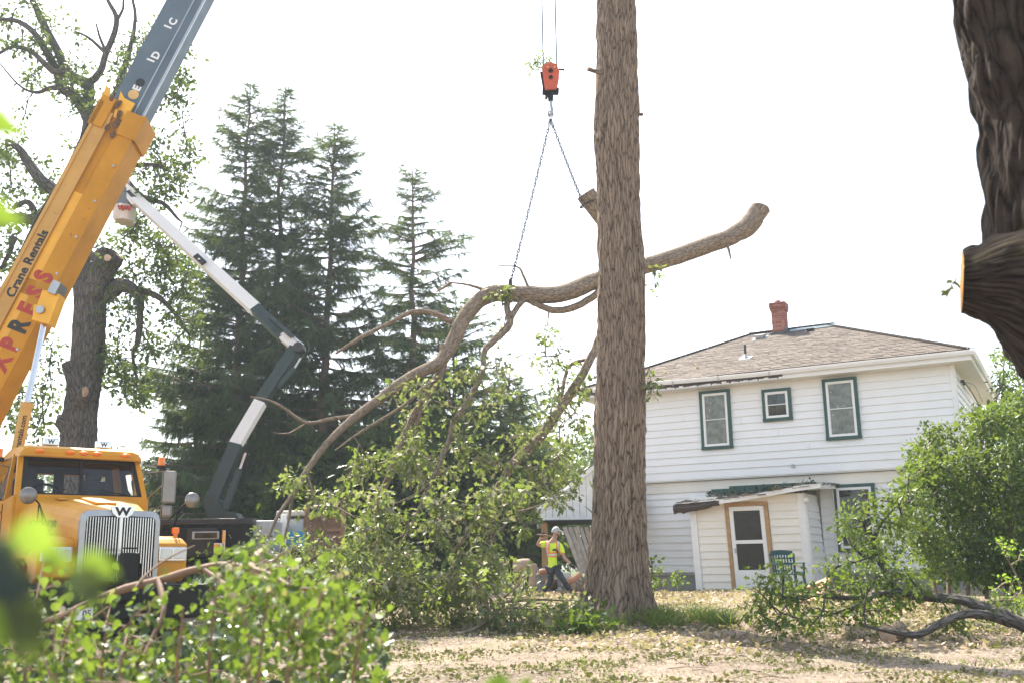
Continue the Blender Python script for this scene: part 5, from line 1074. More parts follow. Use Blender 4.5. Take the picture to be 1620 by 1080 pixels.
for l, h, r0_ in ((Ly+.05, .12, .07), (Ly-.32, -.02, .09), (Ly-.55, -.05, .06), (Ly-.12, .02, .07), (Ly-.45, .10, .05), (Ly+.1, .28, .05)):
    pts = [bp(l+r0_*1.4*math.cos(a)*rng.uniform(.7, 1.2), h+r0_*math.sin(a)*rng.uniform(.6, 1.1), WB+.052) for a in np.linspace(0, 2*math.pi, 9)[:-1]]; mb.prism(pts, side*.006)
mb.build('rust_patch', 'rust', boom, world=True, kind='stuff')
# bolts and a hose along the boom
for l in np.arange(.2, Ly-.4, .75):
    c = bp(l, -HB+.05, WB+.02); mb = MB(); mb.prism([c+D*.025*math.cos(a)+UP*.025*math.sin(a) for a in np.linspace(0, 2*math.pi, 7)[:-1]], side*.02); mb.build('bolt', 'steel', boom, world=True, fixn=True)
mb = MB(); mb.tube([bp(l, HB+.10+.02*math.sin(l*3), WB-.06) for l in np.arange(-.8, Ly-.3, .4)], .022, 6, smooth=2); mb.build('hydraulic_hose', 'rubber', boom, world=True, smooth=True)
# inner sections
secs = [(Ly-.4, Ly+7.2, .33, .225, 'boom_grey'), (Ly+7.1, Ly+13.5, .28, .185, 'boom_grey2'), (Ly+13.4, Lb-.3, .23, .15, 'boom_grey')]
for k, (l0, l1, h, w, mt_) in enumerate(secs):
    mb = MB(); mb.add(*bbox_(l0, l1, -h, h, -w, w)); bs = mb.build('boom_section', mt_, truck, world=True, fixn=True)
    mb = MB(); mb.add(*bbox_(l0, l1-.05, -h*.50, -h*.42, w-.01, w+.012)); mb.add(*bbox_(l0, l1, -h-.015, -h+.025, w-.02, w+.02)); mb.build('edge_strip', 'steel', bs, world=True, fixn=True)
    mb = MB(); mb.add(*bbox_(l1-.15, l1, -h-.04, h+.04, -w-.04, w+.04)); mb.build('collar', mt_, bs, world=True, fixn=True)
    if k == 0:
        def on_boom(px, py):
            P0 = bp(0, 0, w+.006); d = W(px, py, 1)-CAM; t = ((P0-CAM)@side)/(d@side); return CAM+d*t
        for body, (px, py) in (('I', (266, 43)), ('C', (274, 35)), ('I', (239, 96)), ('D', (247, 88)), ('E', (217, 140))):
            text_mesh(body, .20, 'lettering', 'letter_white', bs, truck.matrix_basis.inverted()@frame(on_boom(px, py), D, UP), .008)
        for (px, py), r_0, mm_ in (((222, 131), .085, 'letter_black'), ((211, 150), .10, 'letter_yellow')):
            c = on_boom(px, py); mb = MB(); mb.prism([c+D*r_0*math.cos(a)+UP*r_0*math.sin(a) for a in np.linspace(0, 2*math.pi, 21)[:-1]], side*.004); mb.build('boom_mark', mm_, bs, world=True, fixn=True)
# tip sheave
mb = MB(); mb.add(*bbox_(Lb-.5, Lb+.2, -.35, .25, -.2, -.14)); mb.add(*bbox_(Lb-.5, Lb+.2, -.35, .25, .14, .2)); mb.build('boom_head', 'boom_yellow', truck, world=True, fixn=True)
cA, cB = W(859, 0, 19), W(878, 0, 19.05); topA = np.array([cA[0], 19, tip[2]-.2]); topB = np.array([cB[0], 19.05, tip[2]-.15])
mb = MB(); mb.lathe([(.12, -.12), (.24, -.12), (.24, .12), (.12, .12)], (0, 0, 0), 20, axis='y'); mb.tf(lambda V: V+(topA+topB)/2+[0, 0, .1]); mb.build('sheave', 'steel', truck, world=True)
def boom_face(px, py, s):
    P0 = bp(0, 0, s); d = W(px, py, 1)-CAM; t = ((P0-CAM)@side)/(d@side); return CAM+d*t
iv = truck.matrix_basis.inverted()
for ch_, px, py, mm_ in (('S', 70, 438, 'letter_red'), ('S', 58, 463, 'letter_red'), ('E', 45, 489, 'letter_red'), ('R', 31, 516, 'letter_black'), ('P', 17, 545, 'letter_red'), ('X', 2, 573, 'letter_red')):
    text_mesh(ch_, .44, 'lettering', mm_, boom, iv@frame(boom_face(px, py, WB+.025), D, UP), .02, condensed=.85)
text_mesh('Crane Rentals', .235, 'lettering', 'letter_black', boom, iv@frame(boom_face(44, 417, WB+.018), D, UP), .007, condensed=1.0)
# lift cylinder
c1 = boom_face(76, 476, 0)-UP*.0; ca = W(73, 495, 17.2); cb = W(42, 642, 16.9); cc = W(14, 760, 16.7); dcy = unit(cb-ca)
mb = MB(); mb.tube([ca, cb+dcy*.2], .053, 14); mb.build('cylinder_rod', 'chrome', truck, smooth=True, world=True)
mb = MB(); mb.tube([cb, cb+dcy*2.3], .095, 16); mb.tube([cb-dcy*.05, cb+dcy*.05], .102, 16); cyl = mb.build('cylinder_barrel', 'boom_tan', truck, smooth=True, world=True)
sd2 = unit(np.cross(dcy, [0, 0, 1])); sd2 = unit(np.cross(dcy, unit(np.cross(dcy, (cb-CAM)))))
toc = unit(CAM-cb); toc = unit(toc-dcy*(toc@dcy)); yt = np.cross(toc, -dcy)
text_mesh('crerentals.com', .12, 'lettering', 'letter_black', cyl, iv@frame(cb+dcy*.55+toc*.098, -dcy, yt), .002)
mb = MB(); mb.bar(ca+D*.35+UP*.02, ca-D*.2-UP*.05, .36, .30, up=UP); mb.rbox(ca+UP*.02, (.3, .3, .22), .03); mb.build('cylinder_lug', 'boom_bright', truck, world=True, fixn=True)
mb = MB(); mb.bar(ca+D*.32+side*.05-UP*.02, ca+D*.55+side*.05-UP*.02, .44, .14, up=UP); mb.lathe([(.0, -.25), (.07, -.25), (.07, .25), (0, .25)], (0, 0, 0), 12, axis='y'); V = mb.V.pop(); mb.V.append(V+ca); mb.build('cylinder_pin', 'steel', truck, world=True, fixn=True)
mb = MB(); tb = np.array([Abase[0], Abase[1], 0]); mb.lathe([(.9, 1.25), (.9, 1.5), (.7, 1.55)], (tb[0]+.6, tb[1]-.1, 0), 24); mb.box((tb[0]+.2, tb[1]-.5, 2.2), (2.2, .12, 1.3)); mb.box((tb[0]+.2, tb[1]+.5, 2.2), (2.2, .12, 1.3)); mb.rbox((tb[0]-1.0, tb[1], 2.2), (.9, 1.8, 1.2), .06); mb.build('turret', 'boom_yellow', truck, world=True, fixn=True)

# hook block, ropes and sling
for nm, P0, P1, lab in (('hoist_rope', topA, W(859.5, 104, 19), 'left one of the two steel ropes running up from the orange hook block'), ('hoist_rope', topB, W(881, 112, 19.05), 'right one of the two steel ropes running up from the orange hook block')):
    mb = MB(); mb.tube([P0, P1], .015, 6); tag(mb.build(nm, 'wire'), lab, 'steel rope', 'ropes holding the hook block')
hk = W(870, 130, 19); hs_ = .0119
blk = thing('hook_block', 'orange red crane hook block hanging from two steel ropes', 'hook block', tuple(hk))
def hp(px, py, dy=0): return W(px, py, 19)+[0, dy, 0]
for dy in (-.14, .10):
    mb = MB(); mb.prism([hp(857, 114, dy), hp(860, 108, dy), hp(870, 104, dy), hp(880, 107, dy), hp(885, 119, dy), hp(880, 146, dy), hp(862, 147, dy)], (0, .04, 0)); mb.build('cheek_plate', 'hook_orange', blk, world=True, fixn=True)
mb = MB(); c = hp(871, 119); mb.lathe([(.06, -.09), (.17, -.09), (.155, -.02), (.155, .02), (.17, .09), (.06, .09)], (0, 0, 0), 24, axis='y'); mb.tf(lambda V: V+c); mb.build('sheave', 'steel', blk, world=True)
for py, r_0 in ((117.5, .035), (128, .03)):
    mb = MB(); c = hp(871, py); mb.lathe([(0, -.19), (r_0, -.185), (r_0+.012, -.15), (r_0+.012, .16), (0, .18)], (0, 0, 0), 12, axis='y'); mb.tf(lambda V: V+c); mb.build('pin', 'black_paint', blk, world=True)
for px, lab in ((866, None), (877, None)): mb = MB(); c = hp(px, 112, -.15); mb.rbox(c, (.04, .02, .035), .005); mb.build('data_plate', 'letter_yellow', blk, world=True)
mb = MB(); mb.bar(hp(858, 145), hp(884, 145), .2, .07); mb.build('trunnion', 'black_paint', blk, world=True, fixn=True)
mb = MB(); mb.lathe([(.05, 0), (.06, .1), (.05, .2)], hp(871, 153)-np.array([0, 0, .1]), 12); mb.build('hook_nut', 'black_paint', blk, world=True)
mb = MB(); mb.rbox(hp(865, 151), (.05, .09, .16), .01, rot(0, .2)); mb.build('safety_latch', 'black_paint', blk, world=True)
mb = MB(); mb.bar(hp(856, 118, -.1), hp(861, 147, -.1), .03, .05); mb.build('guard_bar', 'black_paint', blk, world=True, fixn=True)
mb = MB(); mb.bar(hp(884, 110), hp(893, 111), .03, .03); mb.build('pin_bar', 'black_paint', blk, world=True, fixn=True)
mb = MB(); mb.tube([hp(871, 154), hp(871.5, 166), hp(873, 174), hp(872, 181), hp(868.5, 181), hp(867.5, 176)], [.028, .03, .034, .034, .025, .01], 10, smooth=5); mb.build('hook', 'steel', blk, smooth=True, world=True)
mb = MB(); mb.tube([hp(872, 108), hp(876, 101), hp(881, 104), hp(882, 110)], .008, 5, smooth=4); mb.build('shackle', 'steel', blk, world=True)
sl_ = thing('chain_sling', 'two leg chain sling spreading from the hook down to the oak limb', 'chain sling', tuple(hp(871, 185)))
mb = MB(); c = hp(871, 181, .0); mb.tube([c+np.array([.055*math.cos(a), .02*math.sin(a), -.0+.075*math.sin(a)]) for a in np.linspace(0, 2*math.pi, 22)], .014, 8, cap=False); mb.build('master_link', 'steel', sl_, smooth=True, world=True)
def chain(P0, P1, sag=.03, L=.09):
    n = max(1, int(np.linalg.norm(P1-P0)/(L*.76))); d = unit(P1-P0); x = unit(np.cross(d, [0, 1, 0])); y = np.cross(d, x); mb = MB(); a = np.linspace(0, 2*math.pi, 9)
    for i in range(n):
        t = (i+.5)/n; c = P0+(P1-P0)*t-np.array([0, 0, 4*sag*t*(1-t)]); w = x if i % 2 else y
        mb.tube([c+w*.021*math.cos(q)+d*L*.5*math.sin(q) for q in a], .0125, 5, cap=False)
    return mb
for P1 in (W(808, 446, 19.45), W(921, 318, 19.52)):
    mb = chain(hp(871, 189), P1); mb.build('chain', 'chain_steel', sl_, world=True, kind='stuff')
for P0, P1 in ((hp(869, 188), hp(868.5, 205)), (hp(873, 188), hp(873.5, 204))): mb = chain(P0, P1, 0, .09); mb.build('chain_end', 'steel', sl_, world=True, kind='stuff')
mb = MB(); c = W(808, 460, 19.6); mb.tube([c+np.array([.03*math.cos(a), .24*math.cos(a), .235*math.sin(a)]) for a in np.linspace(0, 2*math.pi, 20)], .017, 6, cap=False); mb.rbox(W(808, 447, 19.42), (.06, .06, .12), .01); mb.build('choker', 'chain_steel', sl_, world=True)
mb = MB(); c = W(932, 322, 19.73); ax_ = unit(W(926, 308, 19.7)-W(946, 352, 19.8)); e1 = unit(np.cross(ax_, [0, 1, 0])); e2 = np.cross(ax_, e1); mb.tube([c+e1*.205*math.cos(a)+e2*.205*math.sin(a) for a in np.linspace(0, 2*math.pi, 20)], .016, 6, cap=False); mb.build('choker', 'chain_steel', sl_, world=True)
spg = thing('oak_sprig', 'green leafy oak sprig caught on the left side of the hook block', 'sprig', tuple(hp(860, 108)))
tg = clusters([(838, 95), (862, 84), (874, 92), (868, 112), (856, 122), (840, 118)], 15, 18.9, 19.1); mb = MB(); mb.tube([hp(868, 112), hp(858, 108), hp(848, 106)], .01, 5); connect(mb, dense(path([(868, 112, 19), (858, 108, 19), (848, 106, 19)]), .05), tg, .006, .003, 0); mb.build('twig', 'twig_bark', spg, world=True)
mb = MB(); leaf_cloud(mb, tg, 11, .09, .10, OAK); mb.build('foliage', 'leaf_oak', spg, world=True, kind='stuff')

# ------------------------------------------------------------------ bucket truck
bt0 = W(330, 900, 22.5); bt0[2] = gz(bt0[0], 22.5)
bt = thing('bucket_truck', 'black tree-care bucket truck with white and dark folding boom', 'bucket truck', tuple(bt0))
def wbox(px0, px1, py0, py1, Y, d, mb=None, r=.02):
    a = W(px0, py0, Y); c = W(px1, py1, Y); mb = mb or MB(); mb.rbox(((a[0]+c[0])/2, Y+d/2, (a[2]+c[2])/2), (abs(c[0]-a[0]), d, abs(a[2]-c[2])), r); return mb
wbox(228, 395, 826, 888, 22, 2.2).build('body', 'black_paint', bt, world=True); mb = wbox(222, 400, 821, 829, 21.95, 2.3); mb.build('body_rim', 'black_metal', bt, world=True)
wbox(296, 342, 835, 880, 21.9, .12).build('door', 'black_metal', bt, world=True); wbox(304, 346, 840, 852, 21.87, .05, r=.01).build('window', 'galv', bt, world=True); wbox(308, 343, 842, 850, 21.85, .04, r=.005).build('pane', 'glass_dark', bt, world=True); wbox(338, 350, 858, 876, 21.8, .08).build('mirror', 'chrome', bt, world=True)
wbox(352, 355, 838, 884, 21.92, .05, r=.005).build('grab_rail', 'chrome', bt, world=True); wbox(245, 395, 888, 902, 22.1, 2.0).build('chassis', 'black_paint', bt, world=True)
cbx = wbox(391, 432, 823, 880, 22.2, 1.2).build('tool_cabinet', 'galv', bt, world=True); wbox(392, 431, 847, 849, 22.19, .03, r=.002).build('lid_gap', 'black_metal', bt, world=True)
for px in (262, 375):
    q = W(px, 905, 22); z0 = float(gz(q[0], 22)); mb = MB(); mb.lathe([(.3, -.14), (.45, -.14), (.48, -.1), (.48, .1), (.45, .14), (.3, .14)], (0, 0, 0), 24, axis='y'); mb.tf(lambda V: V+np.array([q[0], 22.2, z0+.48])); mb.build('wheel', 'rubber', bt, world=True)
mb = MB(); P = [W(x, y, 22.6) for x, y in ((321, 792), (327, 778), (345, 790), (352, 806), (372, 810), (384, 828), (330, 828))]; mb.prism(P, (0, .5, 0)); mb.lathe([(.34, 2.0), (.34, 2.25)], (P[5][0]-.5, 22.8, 0), 16); mb.build('turntable', 'bucket_green', bt, world=True, fixn=True)
def arm(p0, p1, w, h, nm, mat, w2=None, h2=None): mb = MB(); mb.bar(W(*p0), W(*p1), w, h, up=(1, 0, 0), w2=w2, h2=h2); return mb.build(nm, mat, bt, world=True, fixn=True)
arm((333, 800, 22.9), (374, 703, 23.3), .24, .30, 'lower_arm', 'bucket_green'); arm((371, 706, 23.3), (412, 636, 23.6), .22, .27, 'lower_arm_insert', 'boom_white'); arm((408, 641, 23.6), (468, 552, 24), .24, .28, 'lower_arm_end', 'bucket_green')
arm((356, 806, 22.8), (379, 742, 23.1), .12, .13, 'cylinder', 'bucket_green'); arm((378, 748, 23.1), (389, 716, 23.2), .06, .06, 'cylinder_rod', 'chrome')
arm((440, 612, 23.7), (466, 582, 23.8), .10, .12, 'cylinder', 'bucket_green'); arm((464, 586, 23.8), (480, 560, 23.9), .05, .05, 'cylinder_rod', 'chrome')
arm((476, 555, 24.1), (447, 530, 24.2), .22, .26, 'elbow', 'boom_white'); arm((449, 533, 24.2), (404, 489, 24.5), .24, .28, 'upper_arm_base', 'bucket_green'); arm((462, 532, 24), (428, 502, 24.2), .09, .10, 'cylinder', 'bucket_green'); arm((480, 546, 24), (458, 528, 24.1), .05, .05, 'cylinder_rod', 'chrome')
mb = MB(); c = W(474, 551, 23.9); mb.lathe([(0, -.2), (.12, -.2), (.12, .2), (0, .2)], (0, 0, 0), 16, axis='y'); mb.tf(lambda V: V+c); mb.build('elbow_pin', 'black_metal', bt, world=True)
mb = MB(); mb.tube([W(484, 540, 24), W(488, 550, 24), W(483, 560, 24), W(474, 558, 24)], .03, 6, smooth=4); mb.build('hose', 'black_metal', bt, world=True)
ua = arm((406, 491, 24.5), (214, 314, 26), .25, .30, 'upper_arm', 'boom_white', .23, .27)
mb = MB(); mb.bar(W(312, 408, 25.1)+[0, -.15, .02], W(326, 421, 25)+[0, -.15, .02], .04, .15, up=(1, 0, 0)); mb.build('label_plate', 'letter_black', ua, world=True, fixn=True); ua_p = bpy.data.objects['label_plate']
dA = unit(W(326, 421, 25)-W(312, 408, 25.1)); mb = MB(); mb.bar(W(313.5, 409.6, 24.88), W(324.5, 419.6, 24.88), .01, .06, up=(1, 0, 0)); mb.build('label_strip', 'letter_white', ua, world=True, fixn=True)
mb = MB(); P = [W(x, y, 25.9) for x, y in ((190, 296), (198, 288), (208, 297), (221, 312), (219, 322), (208, 324), (196, 308))]; mb.prism(P, (0, .3, 0)); mb.build('boom_tip', 'boom_white', bt, world=True, fixn=True); mb = MB(); P = [W(x, y, 25.88) for x, y in ((199, 303), (205, 302), (216, 312), (219, 317), (213, 319), (204, 308))]; mb.prism(P, (0, -.01, 0)); mb.build('tip_cover', 'black_metal', bt, world=True, fixn=True)
bk = thing('work_bucket', 'grey and cream work bucket with red ropes at the end of the white boom', 'lift bucket', tuple(W(197, 352, 26.2)))
def bring(py, px0, px1, Y=26.2, d=.62):
    a = W(px0, py, Y); c = W(px1, py, Y); cx = (a[0]+c[0])/2; w = (c[0]-a[0])/2; r = .1; pts = []
    for qx, qy, a0 in ((w-r, d/2-r, 0), (-w+r, d/2-r, 90), (-w+r, -d/2+r, 180), (w-r, -d/2+r, 270)):
        for t in (0, 45, 90): pts.append((cx+qx+r*math.cos(R(a0+t)), Y+qy+r*math.sin(R(a0+t)), a[2]))
    return pts
mb = MB(); mb.loft([bring(352, 185, 208), bring(349, 183, 209), bring(329, 183, 211)]); mb.build('bucket_bottom', 'bucket_cream', bk, world=True, fixn=True)
mb = MB(); mb.loft([bring(329, 183, 211), bring(302, 184.5, 211)], cap=False); mb.build('bucket_top', 'bucket_grey', bk, world=True, fixn=True); mb = MB(); mb.loft([bring(303, 184, 212), bring(300, 184, 212)]); mb.build('rim', 'boom_white', bk, world=True, fixn=True)
mb = MB()
for k in range(4): mb.tube([W(187+5*k, 325, 25.86), W(189+5*k, 331+2*(k % 2), 25.84), W(192+5*k, 328, 25.84), W(194+4*k, 325, 25.86)], .018, 6, smooth=4)
mb.tube([W(186, 327, 25.86), W(208, 328, 25.86)], .014, 5); mb.build('rope', 'letter_red', bk, world=True, kind='stuff'); mb = MB(); mb.box(W(190.5, 323, 25.87), (.1, .02, .05)); mb.build('sticker', 'letter_white', bk, world=True)

# ------------------------------------------------------------------ people
plain('skin', (.42, .24, .17), .5, nscale=9, var=.06); plain('hivis', (.62, .86, .04), .7, nscale=6, var=.06); plain('hivis_orange', (.95, .24, .05), .6); plain('reflective', (.62, .60, .55), .35); plain('denim', (.030, .038, .052), .85, nscale=9, var=.25)
plain('boot', (.10, .06, .035), .8); plain('glove', (.04, .032, .028), .8); plain('cap_grey', (.42, .44, .42), .8, nscale=12, var=.25); plain('hair', (.05, .03, .02), .8); plain('helmet', (.85, .14, .03), .35); plain('white_cloth', (.62, .60, .58), .8)
def skin(J, E, root, sub=2):
    names = list(J); me = bpy.data.meshes.new('t'); me.from_pydata([tuple(J[k][0]) for k in names], [(names.index(a), names.index(b)) for a, b in E], []); o = bpy.data.objects.new('t', me); scene.collection.objects.link(o)
    bm = bmesh.new(); bm.from_mesh(me); ly = bm.verts.layers.skin.verify(); bm.verts.ensure_lookup_table()
    for i, k in enumerate(names):
        r = J[k][1]; bm.verts[i][ly].radius = (r, r) if not isinstance(r, tuple) else r; bm.verts[i][ly].use_root = (k == root)
    bm.to_mesh(me); bm.free(); o.modifiers.new('s', 'SKIN').use_smooth_shade = True; m2 = o.modifiers.new('u', 'SUBSURF'); m2.levels = sub
    bpy.context.view_layer.update(); e = bpy.data.meshes.new_from_object(o.evaluated_get(bpy.context.evaluated_depsgraph_get()))
    V = np.array([v.co[:] for v in e.vertices]); F = [list(p.vertices) for p in e.polygons]; N = np.array([v.normal[:] for v in e.vertices])
    bpy.data.objects.remove(o); bpy.data.meshes.remove(e); return V, F, N
def hand(wr, el, curl, up, name, mat, parent, s=1):
    """palm, four fingers and a thumb beyond the wrist"""
    d = unit(wr-el); x = unit(np.cross(d, up)); n = np.cross(x, d); mb = MB(); L = .085*s
    mb.tube([wr-d*.02, wr+d*.02, wr+d*.05, wr+d*L], [.03, .034, .04, .036], 8, smooth=2)
    for i, (o, l) in enumerate(((-.033, .075), (-.011, .085), (.011, .08), (.033, .062))):
        p = wr+d*L*.92+x*o; q = p+(d*math.cos(curl)+n*math.sin(curl)*-1)*l*.45; r_ = q+(d*math.cos(curl*2.2)-n*math.sin(curl*2.2))*l*.35; t_ = r_+(d*math.cos(curl*3.2)-n*math.sin(curl*3.2))*l*.25
        mb.tube([p, q, r_, t_], [.0115, .011, .010, .008], 6, smooth=2)
    p = wr+d*.03+x*.03; mb.tube([p, p+x*.03+d*.025-n*.01, p+x*.035+d*.06-n*.025], [.014, .012, .009], 6, smooth=2)
    return mb.build(name, mat, parent, smooth=True, world=True)
def head(c, fwd, up, parent, r=.1, beard=False, glasses=False):
    fwd = unit(np.array(fwd, float)); up = np.array(up, float); up = unit(up-fwd*(up@fwd)); rt = np.cross(fwd, up); nu, nv = 20, 16; V = []; F = []
    for i in range(nv+1):
        th = math.pi*i/nv
        for j in range(nu):
            a = 2*math.pi*j/nu; x = math.sin(th)*math.cos(a); y = math.sin(th)*math.sin(a); z = math.cos(th)
            fx = x*1.02+(0 if x < 0 else .10*math.exp(-((z+.75)/.3)**2)); wd = .78*(1-.22*max(0, -z)); fz = z*1.25
            nose = .25*math.exp(-((z+.08)/.18)**2-(y/.16)**2) if x > 0 else 0; brow = .05*math.exp(-((z-.22)/.12)**2) if x > 0 else 0; eye = -.07*math.exp(-((z-.08)/.1)**2-((abs(y)-.35)/.15)**2) if x > 0 else 0; mouth = -.04*math.exp(-((z+.48)/.06)**2-(y/.3)**2) if x > 0 else 0
            fx += nose+brow+eye+mouth; V.append(c+r*(fwd*fx+rt*y*wd+up*fz))
    for i in range(nv):
        for j in range(nu): F.append([i*nu+j, (i+1)*nu+j, (i+1)*nu+(j+1) % nu, i*nu+(j+1) % nu])
    return V, F, fwd, up, rt
def cover(V, N, F, keep, off, name, mat, parent):
    idx = [f for f in F if keep(V[f].mean(0))]
    if not idx: return None
    used = sorted({i for f in idx for i in f}); mp = {a: k for k, a in enumerate(used)}; mb = MB(); mb.add(V[used]+N[used]*off, [[mp[i] for i in f] for f in idx]); return mb.build(name, mat, parent, smooth=True, world=True)
def person(label, Y, J, face, gl=('glove', 'glove'), shirt='hivis', trousers='denim', hat='cap_grey', vest=True, root_at=None):
    P = {k: W(v[0], v[1], Y+v[2]) for k, v in J.items()}; base = P['fl'].copy() if root_at is None else root_at
    t = thing('person', label, 'person', tuple(base))
    JB = {'pel': (P['pel'], (.13, .10)), 'wst': ((P['pel']+P['chest'])/2, (.125, .095)), 'chest': (P['chest'], (.155, .11)), 'nb': (P['nb'], (.09, .075)), 'nk': (P['nk'], .055), 'hd': (P['hd'], .06)}
    E = [('pel', 'wst'), ('wst', 'chest'), ('chest', 'nb'), ('nb', 'nk'), ('nk', 'hd')]
    for s in 'lr':
        JB['s'+s] = (P['s'+s], .065); JB['e'+s] = (P['e'+s], .043); JB['w'+s] = (P['w'+s], .030); JB['h'+s] = (P['h'+s], .085); JB['k'+s] = (P['k'+s], .058); JB['f'+s] = (P['f'+s], .04)
        E += [('nb', 's'+s), ('s'+s, 'e'+s), ('e'+s, 'w'+s), ('pel', 'h'+s), ('h'+s, 'k'+s), ('k'+s, 'f'+s)]
    V, F, N = skin(JB, E, 'pel'); mb = MB(); mb.add(V, F); hv, hf, fwd, up, rt = head(P['hd'], face, (0, 0, 1), t); mb.add(hv, hf); mb.build('body', 'skin', t, smooth=True, world=True)
    JS = {k: (JB[k][0], tuple(x+.022 for x in (JB[k][1] if isinstance(JB[k][1], tuple) else (JB[k][1],)*2))) for k in ('pel', 'wst', 'chest', 'nb', 'sl', 'sr')}
    JS['pel'] = (JB['pel'][0]-(JB['chest'][0]-JB['pel'][0])*.22, (.16, .13)); 
    for s in 'lr': JS['m'+s] = (JB['s'+s][0]*.28+JB['e'+s][0]*.72, (.075, .075))
    V, F, N = skin(JS, [('pel', 'wst'), ('wst', 'chest'), ('chest', 'nb'), ('nb', 'sl'), ('nb', 'sr'), ('sl', 'ml'), ('sr', 'mr')], 'wst'); mb = MB(); mb.add(V, F); mb.build('shirt', shirt, t, smooth=True, world=True)
    if vest:
        ch = P['chest']; pe = P['pel']; zc = ch[2]-.10; xr = abs(P['sl'][0]-P['sr'][0])/2; mx_ = (P['sl'][0]+P['sr'][0])/2
        V2, F2, N2 = V, F, N
        bmx = bmesh.new(); me = bpy.data.meshes.new('q'); me.from_pydata([tuple(v) for v in V], [], F); bmx.from_mesh(me); bmesh.ops.subdivide_edges(bmx, edges=bmx.edges[:], cuts=2, use_grid_fill=True); bmx.normal_update(); V2 = np.array([v.co[:] for v in bmx.verts]); N2 = np.array([v.normal[:] for v in bmx.verts]); F2 = [[v.index for v in f.verts] for f in bmx.faces]; bmx.free()
        core = lambda p: abs(p[0]-mx_) < xr+.04 and p[2] > pe[2]-.3
        cover(V2, N2, F2, lambda p: core(p) and abs(p[2]-zc) < .055 and np.linalg.norm(p-P['el']) > .12, .008, 'waist_band', 'hivis_orange', t); cover(V2, N2, F2, lambda p: core(p) and abs(p[2]-zc) < .024 and np.linalg.norm(p-P['el']) > .12, .013, 'waist_stripe', 'reflective', t)
        for s, q in (('l', P['sl']), ('r', P['sr'])):
            xq = q[0]*.72+mx_*.28
            cover(V2, N2, F2, lambda p: abs(p[0]-xq) < .045 and p[2] > zc+.04 and p[2] < q[2]+.12, .009, 'shoulder_band', 'hivis_orange', t); cover(V2, N2, F2, lambda p: abs(p[0]-xq) < .02 and p[2] > zc+.04 and p[2] < q[2]+.12, .014, 'shoulder_stripe', 'reflective', t)
        mb = MB(); c = (P['sl']+P['sr'])/2+np.array([.04, -.145, -.12]); mb.lathe([(0, -.004), (.06, -.003), (.06, 0)], (0, 0, 0), 14, axis='y'); mb.tf(lambda V: V*[1, 1, .45]+c); mb.build('chest_print', 'green_dark', t, world=True)
    JT = {'pel': (JB['pel'][0], (.145, .12))}; ET = []
    for s in 'lr':
        JT['h'+s] = (P['h'+s], .10); JT['k'+s] = (P['k'+s], .075); JT['f'+s] = (P['f'+s]+np.array([0, 0, .03]), .06); ET += [('pel', 'h'+s), ('h'+s, 'k'+s), ('k'+s, 'f'+s)]
    V, F, N = skin(JT, ET, 'pel'); mb = MB(); mb.add(V, F); mb.build('trousers', trousers, t, smooth=True, world=True)
    for s in 'lr':
        f = P['f'+s]; d = np.array([face[0], face[1], 0]); d = unit(d); mb = MB(); mb.tube([f-d*.06+[0, 0, -.03], f+[0, 0, -.02], f+d*.10+[0, 0, -.045], f+d*.19+[0, 0, -.055]], [.045, .055, .045, .03], 10, smooth=3); mb.tube([f+[0, 0, .10], f+[0, 0, -.02]], [.052, .05], 10); mb.build('boot', 'boot', t, smooth=True, world=True)
        hand(P['w'+s], P['e'+s], .5 if s == 'l' else .9, np.array([0, -1, .3]), 'glove', gl[0], t)
    c = P['hd']; mb = MB()
    if hat == 'helmet':
        prof = [(math.cos(a), math.sin(a)) for a in np.linspace(0, math.pi/2, 8)]; mb.lathe([(.145, .0)]+[(.125*x, .01+.135*y) for x, y in prof], c+np.array([0, 0, .045]), 18)
    else:
        V, F = [], []; nu = 20
        for i in range(9):
            th = math.pi/2*i/8*1.08
            for j in range(nu):
                a = 2*math.pi*j/nu; V.append(c+fwd*(math.sin(th)*math.cos(a)*.112)+rt*(math.sin(th)*math.sin(a)*.09)+up*(math.cos(th)*.135+.005))
        F = [[i*nu+j, (i+1)*nu+j, (i+1)*nu+(j+1) % nu, i*nu+(j+1) % nu] for i in range(8) for j in range(nu)]; mb.add(V, F)
        pts = [c+fwd*(.09+.09*math.cos(a))+rt*.085*math.sin(a)+up*(.035-.02*math.cos(a)) for a in np.linspace(-math.pi/2, math.pi/2, 9)]; mb.prism(pts, up*.012)
    mb.build('hat', hat, t, smooth=True, world=True)
    if hat != 'helmet':
        mb = MB(); mb.tube([c+fwd*.085+rt*y+up*.012-fwd*.5*y*y*6 for y in np.linspace(-.075, .075, 7)], [.012, .018, .02, .012, .02, .018, .012], 6); mb.build('sunglasses', 'black_paint', t, smooth=True, world=True)
        mb = MB(); mb.tube([c+fwd*(.075-abs(y)*.45)+rt*y-up*(.085-abs(y)*.5) for y in np.linspace(-.07, .07, 9)], [.008, .014, .018, .022, .024, .022, .018, .014, .008], 6); mb.build('beard', 'hair', t, smooth=True, world=True)
        mb = MB(); mb.tube([c-fwd*.07+rt*y-up*(.03) for y in np.linspace(-.06, .06, 5)], [.02, .035, .04, .035, .02], 8); mb.build('hair', 'hair', t, smooth=True, world=True)
    for y in (-1, 1):
        mb = MB(); mb.lathe([(0, -.006), (.016, -.005), (.018, .004), (0, .008)], (0, 0, 0), 8); mb.tf(lambda V: c+rt*y*.078+V[:, [0]]*fwd+V[:, [1]]*up*1.6+V[:, [2]]*rt); mb.build('ear', 'skin', t, smooth=True, world=True)
    return t
WY = 25.4
